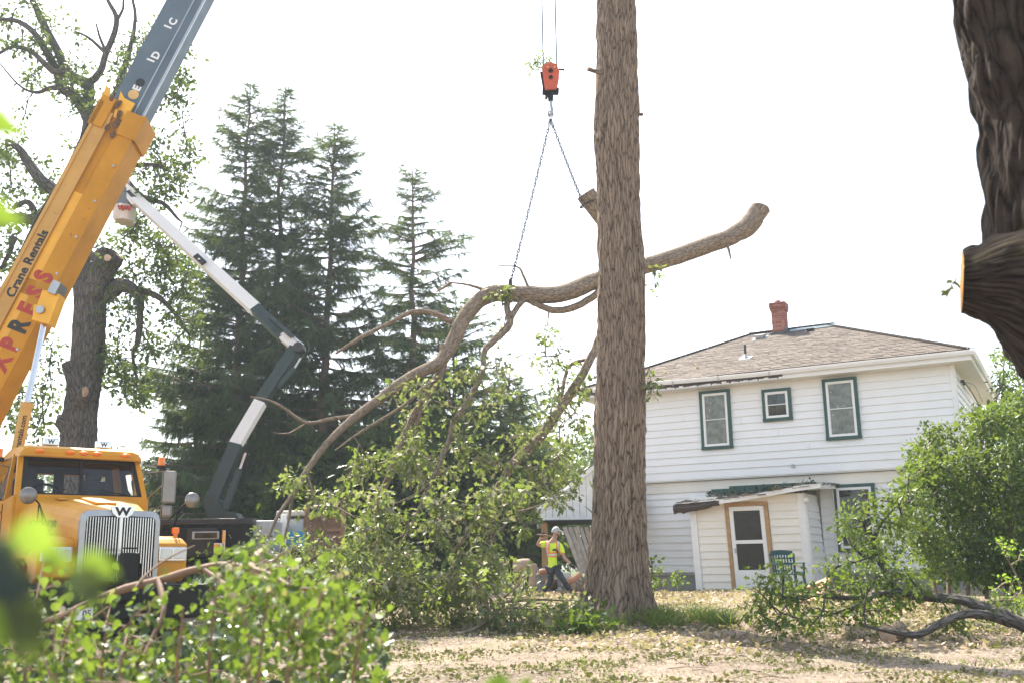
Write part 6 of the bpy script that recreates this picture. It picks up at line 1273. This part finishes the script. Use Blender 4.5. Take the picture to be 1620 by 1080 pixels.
person('worker in yellow green safety shirt, cap and sunglasses walking past the thick trunk', WY,
    dict(pel=(875, 896, 0), chest=(873, 870, 0), nb=(874.5, 858, 0), nk=(877, 850, 0), hd=(879.5, 841, 0), sr=(863, 860, .02), er=(850, 861, -.12), wr=(857, 847, -.18), sl=(886, 863, -.05), el=(892.5, 881, -.12), wl=(903, 892, -.2),
         hr=(871, 899, .05), kr=(871, 918, .1), fr=(861, 938, .2), hl=(879, 899, -.05), kl=(890, 915, -.2), fl=(903, 938, -.1)), (.9, -.35, -.08))
person('arborist in orange helmet and white shirt standing in the raised work bucket', 26.25,
    dict(pel=(193, 303, 0), chest=(193.5, 287, 0), nb=(195, 280, 0), nk=(196, 276, 0), hd=(197.5, 271, 0), sr=(187, 283, .1), er=(185, 294, -.1), wr=(192, 301, -.25), sl=(201, 283, -.1), el=(203, 293, -.2), wl=(199, 302, -.3),
         hr=(190, 309, .05), kr=(190, 326, 0), fr=(190, 345, .0), hl=(199, 309, -.05), kl=(200, 326, -.1), fl=(200, 345, 0)), (.6, -.6, -.3), shirt='white_cloth', trousers='denim', hat='helmet', vest=False)
mb = MB(); a = W(857, 846, WY-.2); mb.tube([a+np.array([-.12, 0, .02]), a+np.array([.08, -.05, -.0]), a+np.array([.26, -.02, -.04])], [.015, .022, .015], 8, smooth=3)
tag(mb.build('small_stick', 'twig_red', smooth=True), 'short piece of branch the worker carries over his shoulder', 'stick')
# ------------------------------------------------------------------ near trunk on the right
NY = 6.0
nt_ = thing('near_oak_tree', 'close dark furrowed oak trunk at the right edge with a sawn mossy stub', 'tree trunk', tuple(W(1790, 1200, NY)*[1, 1, 0]))
pp = [(1850, 1290), (1845, 1080), (1835, 850), (1822, 700), (1798, 600), (1768, 545), (1722, 470), (1686, 400), (1681, 340), (1676, 290), (1668, 190), (1651, 130), (1634, 60), (1622, 0), (1610, -100), (1600, -250), (1590, -400)]
P = [W(x, y, NY) for x, y in pp]; P[0][2] = -.1
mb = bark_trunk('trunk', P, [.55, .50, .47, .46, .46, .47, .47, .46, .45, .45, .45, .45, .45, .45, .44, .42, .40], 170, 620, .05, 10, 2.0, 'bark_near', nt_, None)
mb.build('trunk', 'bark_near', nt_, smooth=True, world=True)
mb = MB(); P = path([(1700, 462, NY+.0), (1640, 452, NY-.03), (1590, 446, NY-.0), (1550, 446, NY+.05), (1522, 446, NY+.085)])
def stubfl(a, t):
    out = np.ones((len(t), len(a)))
    for i, tt in enumerate(t):
        for j, aa in enumerate(a): out[i, j] = 1+.09*noise.noise(Vector((math.cos(aa)*2, math.sin(aa)*2, tt*5)))+.05*noise.noise(Vector((math.cos(aa)*8, math.sin(aa)*8, tt*6)))
    out[:, -1] = out[:, 0]; return out
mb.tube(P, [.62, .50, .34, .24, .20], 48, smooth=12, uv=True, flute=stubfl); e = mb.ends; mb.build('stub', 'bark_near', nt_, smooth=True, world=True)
mb = MB(); cut_disc(mb, e[0][-1], e[1][-1], .19, n=30); mb.build('cut_end', 'cut_orange', nt_, world=True, label='fresh orange sawn face')
tg = np.array([W(1505, 455, NY+.15), W(1502, 462, NY+.12), W(1508, 445, NY+.2)]); mb = MB(); mb.tube([W(1514, 440, NY+.15), W(1505, 452, NY+.15), W(1500, 465, NY+.14)], .004, 5); mb.build('twig', 'twig_bark', nt_, world=True)
mb = MB(); leaf_cloud(mb, tg, 5, .03, .05, OVAL, .8); mb.build('foliage', 'leaf_oak', nt_, world=True, kind='stuff')

# ------------------------------------------------------------------ felled branch in front of the house, right
fb = leafy('felled_branch', 'felled dark oak branch with green leaves lying in the sunny yard at right', 'felled branch', tuple(G(1500, 1000)),
    [([(1700, 1012, 13.2), (1620, 988, 13.4), (1570, 966, 13.6), (1520, 948, 13.8), (1470, 944, 14), (1425, 936, 14.2), (1405, 912, 14.3), (1388, 880, 14.4), (1382, 850, 14.4), (1400, 820, 14.5), (1418, 800, 14.5)], [.11, .09, .08, .068, .06, .05, .042, .036, .03, .02, .01]),
     ([(1600, 985, 13.5), (1560, 972, 13.4), (1520, 972, 13.3), (1480, 990, 13.3), (1450, 1003, 13.2), (1420, 1000, 13.2), (1370, 990, 13.3)], [.065, .06, .055, .052, .048, .04, .015]),
     ([(1425, 936, 14.2), (1385, 940, 14.1), (1355, 958, 14), (1320, 970, 13.9)], [.05, .04, .03, .015]), ([(1400, 938, 14.1), (1345, 945, 14.2), (1290, 940, 14.3), (1260, 925, 14.4)], [.045, .035, .025, .012]),
     ([(1382, 850, 14.4), (1368, 830, 14.4), (1372, 812, 14.4)], [.04, .03, .01]), ([(1388, 882, 14.4), (1365, 878, 14.3), (1345, 860, 14.3)], [.035, .025, .01]), ([(1290, 940, 14.3), (1250, 950, 14.4), (1225, 985, 14.2)], [.03, .02, .008])],
    [([(1330, 810), (1370, 780), (1430, 770), (1445, 850), (1400, 880), (1340, 870)], 40, 13.9, 15), ([(1300, 870), (1420, 880), (1460, 930), (1380, 1010), (1300, 960)], 62, 13.3, 14.8),
     ([(1185, 900), (1240, 890), (1290, 930), (1300, 1000), (1240, 1010), (1190, 970)], 42, 13.4, 15), ([(1480, 940), (1620, 950), (1620, 1000), (1500, 1000)], 16, 13.3, 14.5), ([(1390, 770), (1450, 740), (1470, 800), (1420, 830)], 14, 14, 15)],
    'leaf_shrub', 'bark_dark', 24, .20, .105, OAK, r0=.02, n=8, foliage='foliage', droop=.3)
def masked(poly, n, Y0, Y1, thr=-.12):
    c = clusters(poly, n, Y0, Y1); return np.array([p for p in c if noise.noise(Vector(tuple(p*1.3)))+.5*noise.noise(Vector(tuple(p*3))) > thr])
shr_ = leafy('shrub', 'big dense leafy shrub against the right corner of the house', 'shrub', tuple(G(1530, 930)),
    [([tuple(W(x, 935, 20)*[1, 1, 0]+[0, 0, .4]), tuple(W(x+dx, 830, 20.2)), tuple(W(x+dx*1.6, 720, 20.3))], [.04, .03, .01]) for x, dx in ((1480, -15), (1500, 0), (1530, 5), (1560, -6), (1590, 10), (1620, 10), (1660, 14), (1700, 0))],
    [masked([(1445, 710), (1480, 660), (1505, 672), (1530, 650), (1570, 650), (1600, 620), (1720, 600), (1720, 930), (1560, 920), (1480, 900), (1430, 800)], 1150, 18.9, 21.8), ([(1420, 820), (1455, 800), (1500, 900), (1540, 925), (1450, 925)], 24, 18.4, 19.6)],
    'leaf_shrub', 'twig_bark', 44, .30, .105, OVAL, r0=.014, foliage='foliage', group=None)
leafy('young_tree', 'light green young tree rising behind the shrub at the right edge', 'tree', tuple(W(1620, 930, 25)*[1, 1, 0]+[0, 0, .4]),
    [([tuple(W(1625, 930, 25)*[1, 1, 0]+[0, 0, .4]), tuple(W(1628, 760, 25)), tuple(W(1620, 650, 25)), tuple(W(1605, 570, 25))], [.08, .06, .04, .01])], [([(1575, 560), (1610, 548), (1700, 560), (1720, 700), (1560, 700), (1560, 620)], 190, 23.8, 26)],
    'leaf_bush', 'twig_bark', 22, .3, .10, OVAL, foliage='crown')
leafy('yellow_sapling', 'small yellow green sapling in front of the dark shrub at the right edge', 'sapling', tuple(G(1610, 990)),
    [([tuple(W(1625, 985, 15)), tuple(W(1612, 920, 15)), tuple(W(1585, 868, 15))], [.02, .014, .005])], [([(1565, 850), (1610, 850), (1630, 890), (1600, 880)], 8, 14.8, 15.2), ([(1540, 920), (1620, 900), (1620, 960), (1560, 960)], 9, 14.6, 15.2)], 'leaf_bright', 'twig_bark', 12, .11, .07, OVAL, foliage='foliage')
for k, (px, py, Y, w, h, lab) in enumerate(((1050, 925, 23, 28, 34, 'small weedy green plant at the foot of the white wall left of the porch'), (1027, 935, 17.2, 9, 80, 'slender green shoot close against the right side of the thick trunk'), (1400, 925, 21, 40, 30, 'low green plant under the ground floor window by the shrub'))):
    b = W(px, py, Y); b[2] = gz(b[0], b[1]); sc = Y/1640
    leafy('weed_plant', lab, 'plant', tuple(b), [([tuple(b), tuple(b+[dx*w*sc*.6, 0, h*sc*.8])], [.01, .004]) for dx in (-.8, -.2, .4, .9)], [([(px-w, py-h), (px+w, py-h*.8), (px+w, py), (px-w, py)], 14 if k != 1 else 8, Y-.3, Y+.2)], 'leaf_bush', 'twig_bark', 12, .12, .09, OVAL, foliage='foliage')

# brush heaps of cut branches
def heap(label, poly, n, Y0, Y1, sticks, lsize=.13, mat='leaf_oak', nl=22, cr=.22, name='brush_heap'):
    c = np.mean(np.array(poly), 0); b = G(c[0], max(p[1] for p in poly)-4); limbs = []
    for q in sticks: limbs.append((q, [.035, .028, .02, .008][:len(q)]))
    return leafy(name, label, 'brush heap', tuple(b), limbs, [(poly, n, Y0, Y1, .05)], mat, 'bark_limb', nl, cr, lsize, OAK, r0=.012, foliage='foliage', droop=.3, flat=1.0)
heap('heap of cut leafy branches in front of the black bucket truck', [(330, 880), (420, 850), (520, 850), (560, 900), (560, 985), (430, 985), (340, 960)], 120, 15.5, 19, [[(340, 960, 17), (400, 900, 17.3), (470, 870, 17.5)], [(420, 960, 16), (470, 900, 16.4), (500, 880, 16.8)]])
heap('low heap of leafy cut branches left of the thick trunk, at the worker feet', [(775, 965), (830, 945), (925, 955), (930, 1000), (850, 1003), (780, 1000)], 52, 15.0, 16.2, [[(705, 1003, 14.9), (735, 1000, 15), (765, 985, 15.2), (790, 965, 15.4)], [(765, 985, 15.2), (785, 955, 17), (850, 948, 17), (900, 950, 17)]], lsize=.14, nl=16)
heap('leafy cut branches lying right beside the foot of the thick trunk', [(870, 975), (925, 965), (990, 990), (1010, 1012), (900, 1012)], 26, 14.7, 15.6, [[(880, 1005, 15), (930, 985, 15.2), (960, 980, 15.4)]], mat='leaf_bush', lsize=.16, nl=12, cr=.16)

heap('small leafy heap of oak twigs in front of the pale log left of the worker', [(780, 890), (815, 880), (850, 910), (848, 950), (790, 955)], 30, 22.5, 24.5, [[(790, 950, 23), (820, 925, 23.2), (840, 905, 23.4)]], nl=14, cr=.2)
# ------------------------------------------------------------------ wood and clutter
def stick(name, a, b_, w, h, mat, lab, cat, group=None, rnd=False):
    mb = MB()
    if rnd: mb.tube([a, (np.array(a)+b_)/2+rng.normal(0, .01, 3), b_], [w*1.03, w, w*.97], 16, uv=True); e = mb.ends; o = mb.build(name, mat, smooth=True)
    else: mb.bar(a, b_, w, h); o = mb.build(name, mat, fixn=True)
    tag(o, lab, cat, group)
    if rnd:
        for P_, T_, r_ in ((e[0][0], -e[1][0], e[2][0]), (e[0][-1], e[1][-1], e[2][-1])): m2 = MB(); cut_disc(m2, P_, T_, r_*.93); m2.build('cut_end', 'cut_wood', o)
    return o
plain('red_lumber', (.44, .21, .12), .7, nscale=6, var=.25); plain('pale_foam', (.38, .28, .22), .8, nscale=5, var=.08); plain('blue_paint', (.03, .26, .50), .4, nscale=2); plain('pale_grey', (.50, .48, .44), .6); plain('fence_wood', (.25, .15, .095), .8, nscale=7, var=.3)
gd = 'broken red brown boards near the porch'
stick('broken_board', W(1266, 934, 20), W(1308, 916, 20.2), .14, .05, 'red_lumber', 'red brown broken board lying nearly flat by the chair', 'board', gd); stick('broken_board', W(1286, 952, 19.5), W(1312, 914, 19.8), .17, .05, 'red_lumber', 'wider red brown board tilted steeply across the other broken boards', 'board', gd)
stick('broken_board', W(1244, 954, 19.2), W(1292, 950, 19.3), .09, .05, 'red_lumber', 'thin red brown board lying flat nearest the yard below the chair', 'board', gd); stick('broken_board', W(1418, 942, 18), W(1436, 947, 17.8), .12, .05, 'red_lumber', 'short red board end showing under the felled branch', 'board', gd)
stick('log', W(1176, 988, 15.0), W(1188, 1001, 14.7), .055, 0, 'bark_limb', 'split pale piece of firewood on the ground below the porch', 'log', None, True); stick('log', W(1192, 1001, 14.7), W(1214, 999, 14.9), .10, 0, 'bark_near', 'short dark log lying on the ground below the porch', 'log', None, True)
stick('log', W(1404, 1003, 13.6), W(1422, 996, 13.8), .13, 0, 'bark_limb', 'pale cut round under the felled branch at right', 'log', None, True)
gl_ = 'cut logs heaped behind the worker'
for a, c, r_1, mt_, lab in (((816, 895, 26), (836, 892, 26.2), .15, 'pale_foam', 'thick pale tan log section left of the worker, lying on its side'), ((786, 889, 26), (803, 892, 26.2), .10, 'pale_foam', 'thin pale log end poking out of the leaves left of the worker'), ((905, 928, 26.3), (935, 930, 26.5), .21, 'bark_limb', 'long brown log on the ground between the worker and the trunk'), ((866, 926, 26.6), (896, 920, 26.8), .17, 'bark_limb', 'log lying on the ground behind the worker legs'), ((893, 922, 25.6), (918, 908, 25.9), .07, 'red_lumber', 'slim reddish limb leaning behind the worker'), ((852, 905, 25.8), (880, 900, 26), .06, 'red_lumber', 'thin red brown limb lying across the junk behind the worker')):
    stick('log', W(*a), W(*c), r_1, 0, mt_, lab, 'log', gl_, True)
mb = MB(); q = W(843, 945, 26); c = np.array([q[0], 26, .85]); mb.rbox(c, (.16, .3, .70), .03, rot(0, .08, .1)); tag(mb.build('pale_slab', 'pale_foam'), 'upright pale tan slab of wood left of the worker', 'wood slab')
q = W(892, 915, 26.5); mb = MB(); mb.lathe([(.15, .5), (.19, .95), (.2, .97), (.17, .97), (.14, .55), (0, .52)], (q[0], q[1], 0), 18); tag(mb.build('white_bucket', 'trim_white', smooth=True), 'white plastic bucket behind the worker', 'bucket')
mb = MB(); q = W(872, 912, 26.3)
for k in range(14): mb.rbox(q+[rng.uniform(-.5, .35), rng.uniform(-.2, .3), rng.uniform(-.35, .15)], tuple(rng.uniform(.06, .25, 3)), .01, rot(*rng.uniform(0, 3, 3)))
tag(mb.build('junk_heap', 'galv', kind='stuff'), 'grey jumble of junk under the carport behind the worker', 'junk')
# privacy fence with lattice
fy = 23.5; f0 = W(481, 905, fy); fe = thing('privacy_fence', 'brown board fence panel with lattice top left of the hanging limb', 'fence', (f0[0], fy, float(gz(f0[0], fy))))
xL, xR_ = W(481, 860, fy)[0], W(545, 860, fy)[0]; zt, zl, zb = W(512, 815, fy)[2], W(512, 838, fy)[2], .1; n = 10; wb = (xR_-xL-.2)/n
for i in range(n): mb = MB(); mb.rbox((xL+.1+wb*(i+.5), fy+rng.normal(0, .004), (zl+zb)/2), (wb-.012, .025, zl-zb-.1), .004); mb.build('board', 'fence_wood', fe, world=True)
for x in (xL+.04, xR_-.04): mb = MB(); mb.rbox((x, fy, zt/2+.08), (.11, .11, zt+.16), .008); mb.rbox((x, fy, zt+.18), (.15, .15, .04), .01); mb.build('post', 'fence_wood', fe, world=True)
for z in (zt, zl, zl-.14): mb = MB(); mb.rbox(((xL+xR_)/2, fy-.03, z), (xR_-xL-.16, .05, .07), .005); mb.build('rail', 'fence_wood', fe, world=True)
mb = MB(); wl, hl_ = xR_-xL-.2, zt-zl-.07
for s in (-1, 1):
    for k in range(-4, 16):
        x = xL+.1+k*.07; a = np.array([x, fy+.006*s, zl+.035]); c = np.array([x+s*hl_, fy+.006*s, zl+.035+hl_])
        t0 = 0; t1 = 1
        for lim, sg in ((xL+.1, 1), (xR_-.1, -1)):
            if s*hl_ != 0:
                t = (lim-x)/(s*hl_); 
                if sg*s > 0: t0 = max(t0, t)
                else: t1 = min(t1, t)
        if t1-t0 > .08: mb.bar(a+(c-a)*t0, a+(c-a)*t1, .005, .022, up=(s*-.7, 0, .7))
mb.build('lattice', 'fence_wood', fe, world=True, kind='stuff', fixn=True)
ry = 21.5; fr_ = thing('rail_fence', 'low two rail wooden fence in front of the board fence, mostly under leaves', 'fence', tuple(W(512, 930, ry)*[1, 1, 0]+[0, 0, .2]))
for px in (512, 600): q = W(px, 880, ry); mb = MB(); mb.rbox((q[0], ry, .75), (.13, .13, 1.15), .01); mb.rbox((q[0], ry, 1.36), (.17, .17, .06), .01); mb.build('post', 'fence_wood', fr_, world=True)
for py in (881, 899): mb = MB(); mb.bar(W(512, py, ry-.03), W(600, py, ry-.03), .05, .10); mb.build('rail', 'fence_wood', fr_, world=True)
# blue trailer
ut = thing('blue_trailer', 'bright blue trailer body with pale canopy between the tool cabinet and fence', 'trailer', tuple(W(452, 905, 23)*[1, 1, 0]+[0, 0, .2]))
def wb2(px0, px1, py0, py1, Y, d, mat, nm, r=.015): wbox(px0, px1, py0, py1, Y, d, r=r).build(nm, mat, ut, world=True)
wb2(428, 480, 840, 872, 23, 1.6, 'blue_paint', 'body'); wb2(428, 480, 846, 848, 22.98, .03, 'blue_paint', 'ridge', .005); wb2(436, 480, 807, 815, 23.2, 1.2, 'pale_grey', 'canopy', .06); wb2(434, 480, 820, 840, 23.5, .9, 'galv', 'cabinet'); wb2(444, 448, 813, 868, 22.95, .04, 'trim_white', 'canopy_post'); wb2(449.5, 452, 813, 868, 22.95, .04, 'trim_white', 'canopy_post'); wb2(428, 480, 873, 890, 23.1, 1.4, 'black_paint', 'chassis')
# distant house and wires
dh = thing('distant_house', 'far low house with brown shingle roof seen between the truck mirror and the black truck', 'house', tuple(W(285, 905, 48)*[1, 1, 0]))
a, c = W(240, 826, 48), W(315, 826, 48); mb = MB(); mb.box(((a[0]+c[0])/2, 50, a[2]/2), (c[0]-a[0], 4, a[2])); mb.build('wall', 'siding', dh, world=True)
mb = MB(); rz = W(280, 804, 48)[2]; mb.prism([(a[0]-.3, 47.6, a[2]), (a[0]+.6, 50, rz), (a[0]-.3, 52.4, a[2])], (c[0]-a[0]-.4, 0, 0)); mb.build('roof', 'shingle', dh, world=True)
mb = MB(); mb.box((c[0]-.8, 47.97, a[2]-.7), (.7, .05, .6)); mb.build('window', 'glass_dark', dh, world=True)
gw = 'thin overhead wires'
for k, (a, c, lab) in enumerate((((1400, 541, 40), (1700, 492, 34), 'upper thin overhead wire above the right end of the house roof'), ((1400, 575, 40), (1700, 526, 34), 'middle thin overhead wire right of the house roof'), ((1400, 582, 40), (1700, 532, 34), 'lowest thin overhead wire right of the house roof'), ((700, 627, 60), (1200, 618, 50), 'lower far overhead wire crossing behind the hanging branches'), ((700, 597, 60), (1200, 592, 50), 'upper far overhead wire crossing behind the hanging branches'))):
    A, C = W(*a), W(*c); t = np.linspace(0, 1, 16)[:, None]; mb = MB(); mb.tube(A+(C-A)*t-np.array([0, 0, 1])*.5*t*(1-t), .011, 5); tag(mb.build('overhead_wire', 'wire'), lab, 'wire', gw)

# ------------------------------------------------------------------ foreground bush of cut leafy stems
fgb = thing('leafy_bush', 'bright green leafy bush of cut stems filling the lower left foreground', 'bush', (-1.6, 5.0, 0))
limbs = []; mb = MB(); nds = []
def fb_(pts, rad, n=7): 
    P = path(pts); mb.tube(P, rad, n, smooth=4, jitter=.05); nds.append(dense(mb.ends[0], .06))
fb_([(60, 990, 6.2), (150, 950, 6.1), (200, 930, 6), (260, 915, 5.9), (310, 900, 5.8), (360, 893, 5.8), (420, 905, 5.6), (470, 930, 5.4), (530, 925, 5.3)], [.022, .022, .024, .022, .02, .018, .014, .01, .005])
fb_([(250, 915, 5.9), (256, 940, 5.8), (258, 970, 5.7), (240, 1010, 5.6), (225, 1040, 5.5)], [.016, .018, .014, .01, .007]); fb_([(318, 897, 5.8), (350, 920, 5.7), (372, 940, 5.6), (392, 1000, 5.5), (400, 1120, 5.3)], [.014, .014, .012, .01, .01])
fb_([(215, 928, 5.9), (235, 905, 6), (270, 880, 6.1), (308, 862, 6.2)], [.008, .007, .005, .003]); fb_([(420, 905, 5.6), (440, 880, 5.6), (470, 862, 5.6)], [.01, .007, .003])
for x, x2, x3, yt in ((-30, -10, 20, 900), (30, 40, 70, 880), (90, 90, 120, 960), (150, 160, 170, 980), (200, 190, 205, 990), (330, 330, 345, 905), (400, 410, 430, 895), (450, 455, 480, 900), (500, 520, 545, 930), (540, 560, 580, 960), (275, 280, 290, 960)):
    fb_([(x, 1300, 4.9), (x+5, 1180, 4.9), (x2, 1060, 4.9+rng.uniform(-.3, .3)), (x3, yt, 4.9+rng.uniform(-.4, .5))], [.012, .010, .008, .003], 6)
tg = np.concatenate([clusters([(-40, 985), (60, 975), (200, 1000), (320, 985), (350, 895), (400, 885), (520, 905), (560, 960), (600, 1010), (600, 1130), (-40, 1130)], 280, 4.3, 5.8, -.3), clusters([(420, 905), (520, 900), (590, 980), (600, 1080), (440, 1080)], 60, 4.4, 5.2, -.3),
    clusters([(0, 870), (100, 880), (180, 930), (200, 1000), (0, 990)], 26, 4.6, 6, -.3), clusters([(200, 940), (330, 920), (330, 1000), (200, 1000)], 12, 4.8, 5.8, -.3), clusters([(330, 880), (400, 870), (420, 900), (330, 910)], 12, 5.2, 5.8), clusters([(150, 850), (230, 820), (260, 860), (200, 900)], 5, 5.6, 6)])
tg = np.array([p for p in tg if noise.noise(Vector(tuple(p*np.array([2.6, 1.2, 2.2]))))+.5*noise.noise(Vector(tuple(p*6))) > -.02])
tg = np.concatenate([tg, clusters([(335, 885), (400, 860), (470, 875), (540, 895), (590, 960), (605, 1060), (430, 1020), (350, 930)], 60, 4.5, 5.7)])
nd = np.concatenate(nds); connect(mb, nd, tg, .0045, .002, -.1, 4, step=.12); mb.build('stems', 'twig_red', fgb, smooth=True, world=True)
nL = 10; k = len(tg)*nL; P = np.repeat(tg, nL, 0)+rng.normal(0, .06, (k, 3)); X_ = rng.normal(0, .7, (k, 3)); X_[:, 2] -= .55; Nn = rng.normal(0, .7, (k, 3)); Nn[:, 2] += .6; Nn[:, 1] -= .3; SZ = .024+.04*rng.uniform(0, 1, k)**1.2; TI = rng.uniform(0, 1, k)
pj = []
order = np.argsort(-SZ/np.linalg.norm(P-CAM, axis=1)); sel = order[:300]; rest = order[300:]
dry = rng.uniform(0, 1, k) < .07
tg2 = clusters([(-40, 990), (330, 985), (600, 1015), (600, 1130), (-40, 1130)], 120, 5.6, 7.8, -.1); mb = MB(); leaf_cloud(mb, tg2, 26, .2, .075, HEART, .5, flat=1.0); mb.build('shaded_foliage', 'leaf_dark', fgb, world=True, kind='stuff')  # dark leaf colour stands in for the shade low in the bush
mb = MB(); r_ = rest[~dry[rest]]; scatter_tpl(mb, HEART, P[r_], X_[r_], Nn[r_], SZ[r_], TI[r_]); mb.build('foliage', 'leaf_bush', fgb, world=True, kind='stuff')
mb = MB(); r_ = rest[dry[rest]]; scatter_tpl(mb, HEART, P[r_], X_[r_], Nn[r_], SZ[r_], TI[r_]); mb.build('dry_foliage', 'leaf_dry', fgb, world=True, kind='stuff')
LM = {}
def leaf_mesh(mat, tint, tpl=HEART):
    key = (mat, tint)
    if key not in LM:
        m_ = MB(); m_.add(tpl[0], tpl[1], 0, tint=np.full(len(tpl[0]), tint)); o = m_.build('leaf', mat); LM[key] = o.data; bpy.data.objects.remove(o)
    return LM[key]
def leaf_obj(p, x, n, s, mat, tint, parent):
    o = bpy.data.objects.new('leaf', leaf_mesh(mat, tint)); scene.collection.objects.link(o); o.parent = parent
    x = unit(np.array(x, float)); y = unit(np.cross(n, x)); z = np.cross(x, y); M = Matrix.Identity(4)
    for i in range(3): M[i][0], M[i][1], M[i][2], M[i][3] = x[i]*s, y[i]*s, z[i]*s, p[i]
    o.matrix_local = parent.matrix_basis.inverted()@M; return o
for i in sel: leaf_obj(P[i], X_[i], Nn[i], SZ[i], 'leaf_dry' if dry[i] else 'leaf_bush', round(float(TI[i])*5)/5, fgb)
# blurred twigs very close to the lens
def near_twig(label, stem, leaves, base):
    t = thing('near_twig', label, 'leafy twig', tuple(W(*base))); mb = MB(); mb.tube(path(stem), [.004, .003, .002], 6, smooth=4); mb.build('stem', 'twig_red', t, world=True, smooth=True)
    for px, py, Y, ang, s, mat, ti in leaves:
        a = R(ang); x = np.array([math.cos(a), .25, -math.sin(a)]); leaf_obj(W(px, py, Y), x, np.array([.3*math.sin(a), -1, .35]), s, mat, ti, t)
    return t
near_twig('out of focus bright leaves at the left edge, level with the boom lettering', [(-160, 150, .9), (-60, 240, .9), (-10, 330, .9)], [(-40, 180, .9, 20, .050, 'leaf_bright', .6), (-45, 235, .9, 10, .040, 'leaf_dark', .8), (-50, 325, .88, 15, .052, 'leaf_bright', .6), (-70, 210, .92, 40, .045, 'leaf_bright', .2), (-55, 345, .88, 60, .035, 'leaf_bright', 1.0)], (-160, 150, .9))
near_twig('large out of focus leaves hanging over the lower left corner, bright and dark', [(-200, 700, .8), (-60, 800, .85), (30, 870, .85)], [(28, 825, .85, 45, .048, 'leaf_bright', .8), (70, 880, .85, 20, .026, 'leaf_bright', .4), (118, 900, .85, 55, .042, 'leaf_dark', .3), (122, 885, .87, 20, .036, 'leaf_bright', .1), (-60, 880, .8, 30, .058, 'leaf_dark', .0), (-60, 960, .78, 40, .045, 'leaf_bright', .8), (20, 950, .8, 68, .055, 'leaf_dark', .2), (-50, 900, .82, 10, .055, 'leaf_dark', .0), (-70, 865, .8, 38, .075, 'leaf_dark', .0), (-75, 905, .81, 20, .07, 'leaf_dark', .1)], (-200, 700, .8))
near_twig('few out of focus bright leaf tips poking in at the bottom edge', [(770, 1250, 1.6), (790, 1150, 1.6), (800, 1090, 1.6)], [(770, 1100, 1.6, -60, .040, 'leaf_bright', .6), (800, 1105, 1.6, -100, .040, 'leaf_bright', .3), (825, 1100, 1.62, -70, .034, 'leaf_bright', .9), (790, 1110, 1.6, -20, .04, 'leaf_bright', .5)], (770, 1250, 1.6))
# ------------------------------------------------------------------ hazy summer air
mt = bpy.data.materials.new('haze'); mt.use_nodes = True; nt = mt.node_tree; nt.nodes.clear(); MATS['haze'] = mt
pv = nt.nodes.new('ShaderNodeVolumePrincipled'); pv.inputs['Color'].default_value = (.80, .92, 1.0, 1); pv.inputs['Density'].default_value = .0008; pv.inputs['Anisotropy'].default_value = .3
ou = nt.nodes.new('ShaderNodeOutputMaterial'); nt.links.new(pv.outputs[0], ou.inputs['Volume'])
gv = bpy.data.objects['ground'].bound_box; gx = [v[0] for v in gv]; gy = [v[1] for v in gv]
mb = MB(); mb.box(((min(gx)+max(gx))/2, (min(gy)+max(gy))/2, 17), (max(gx)-min(gx)+20, max(gy)-min(gy)+20, 36.5)); mb.build('haze', 'haze', kind='stuff')
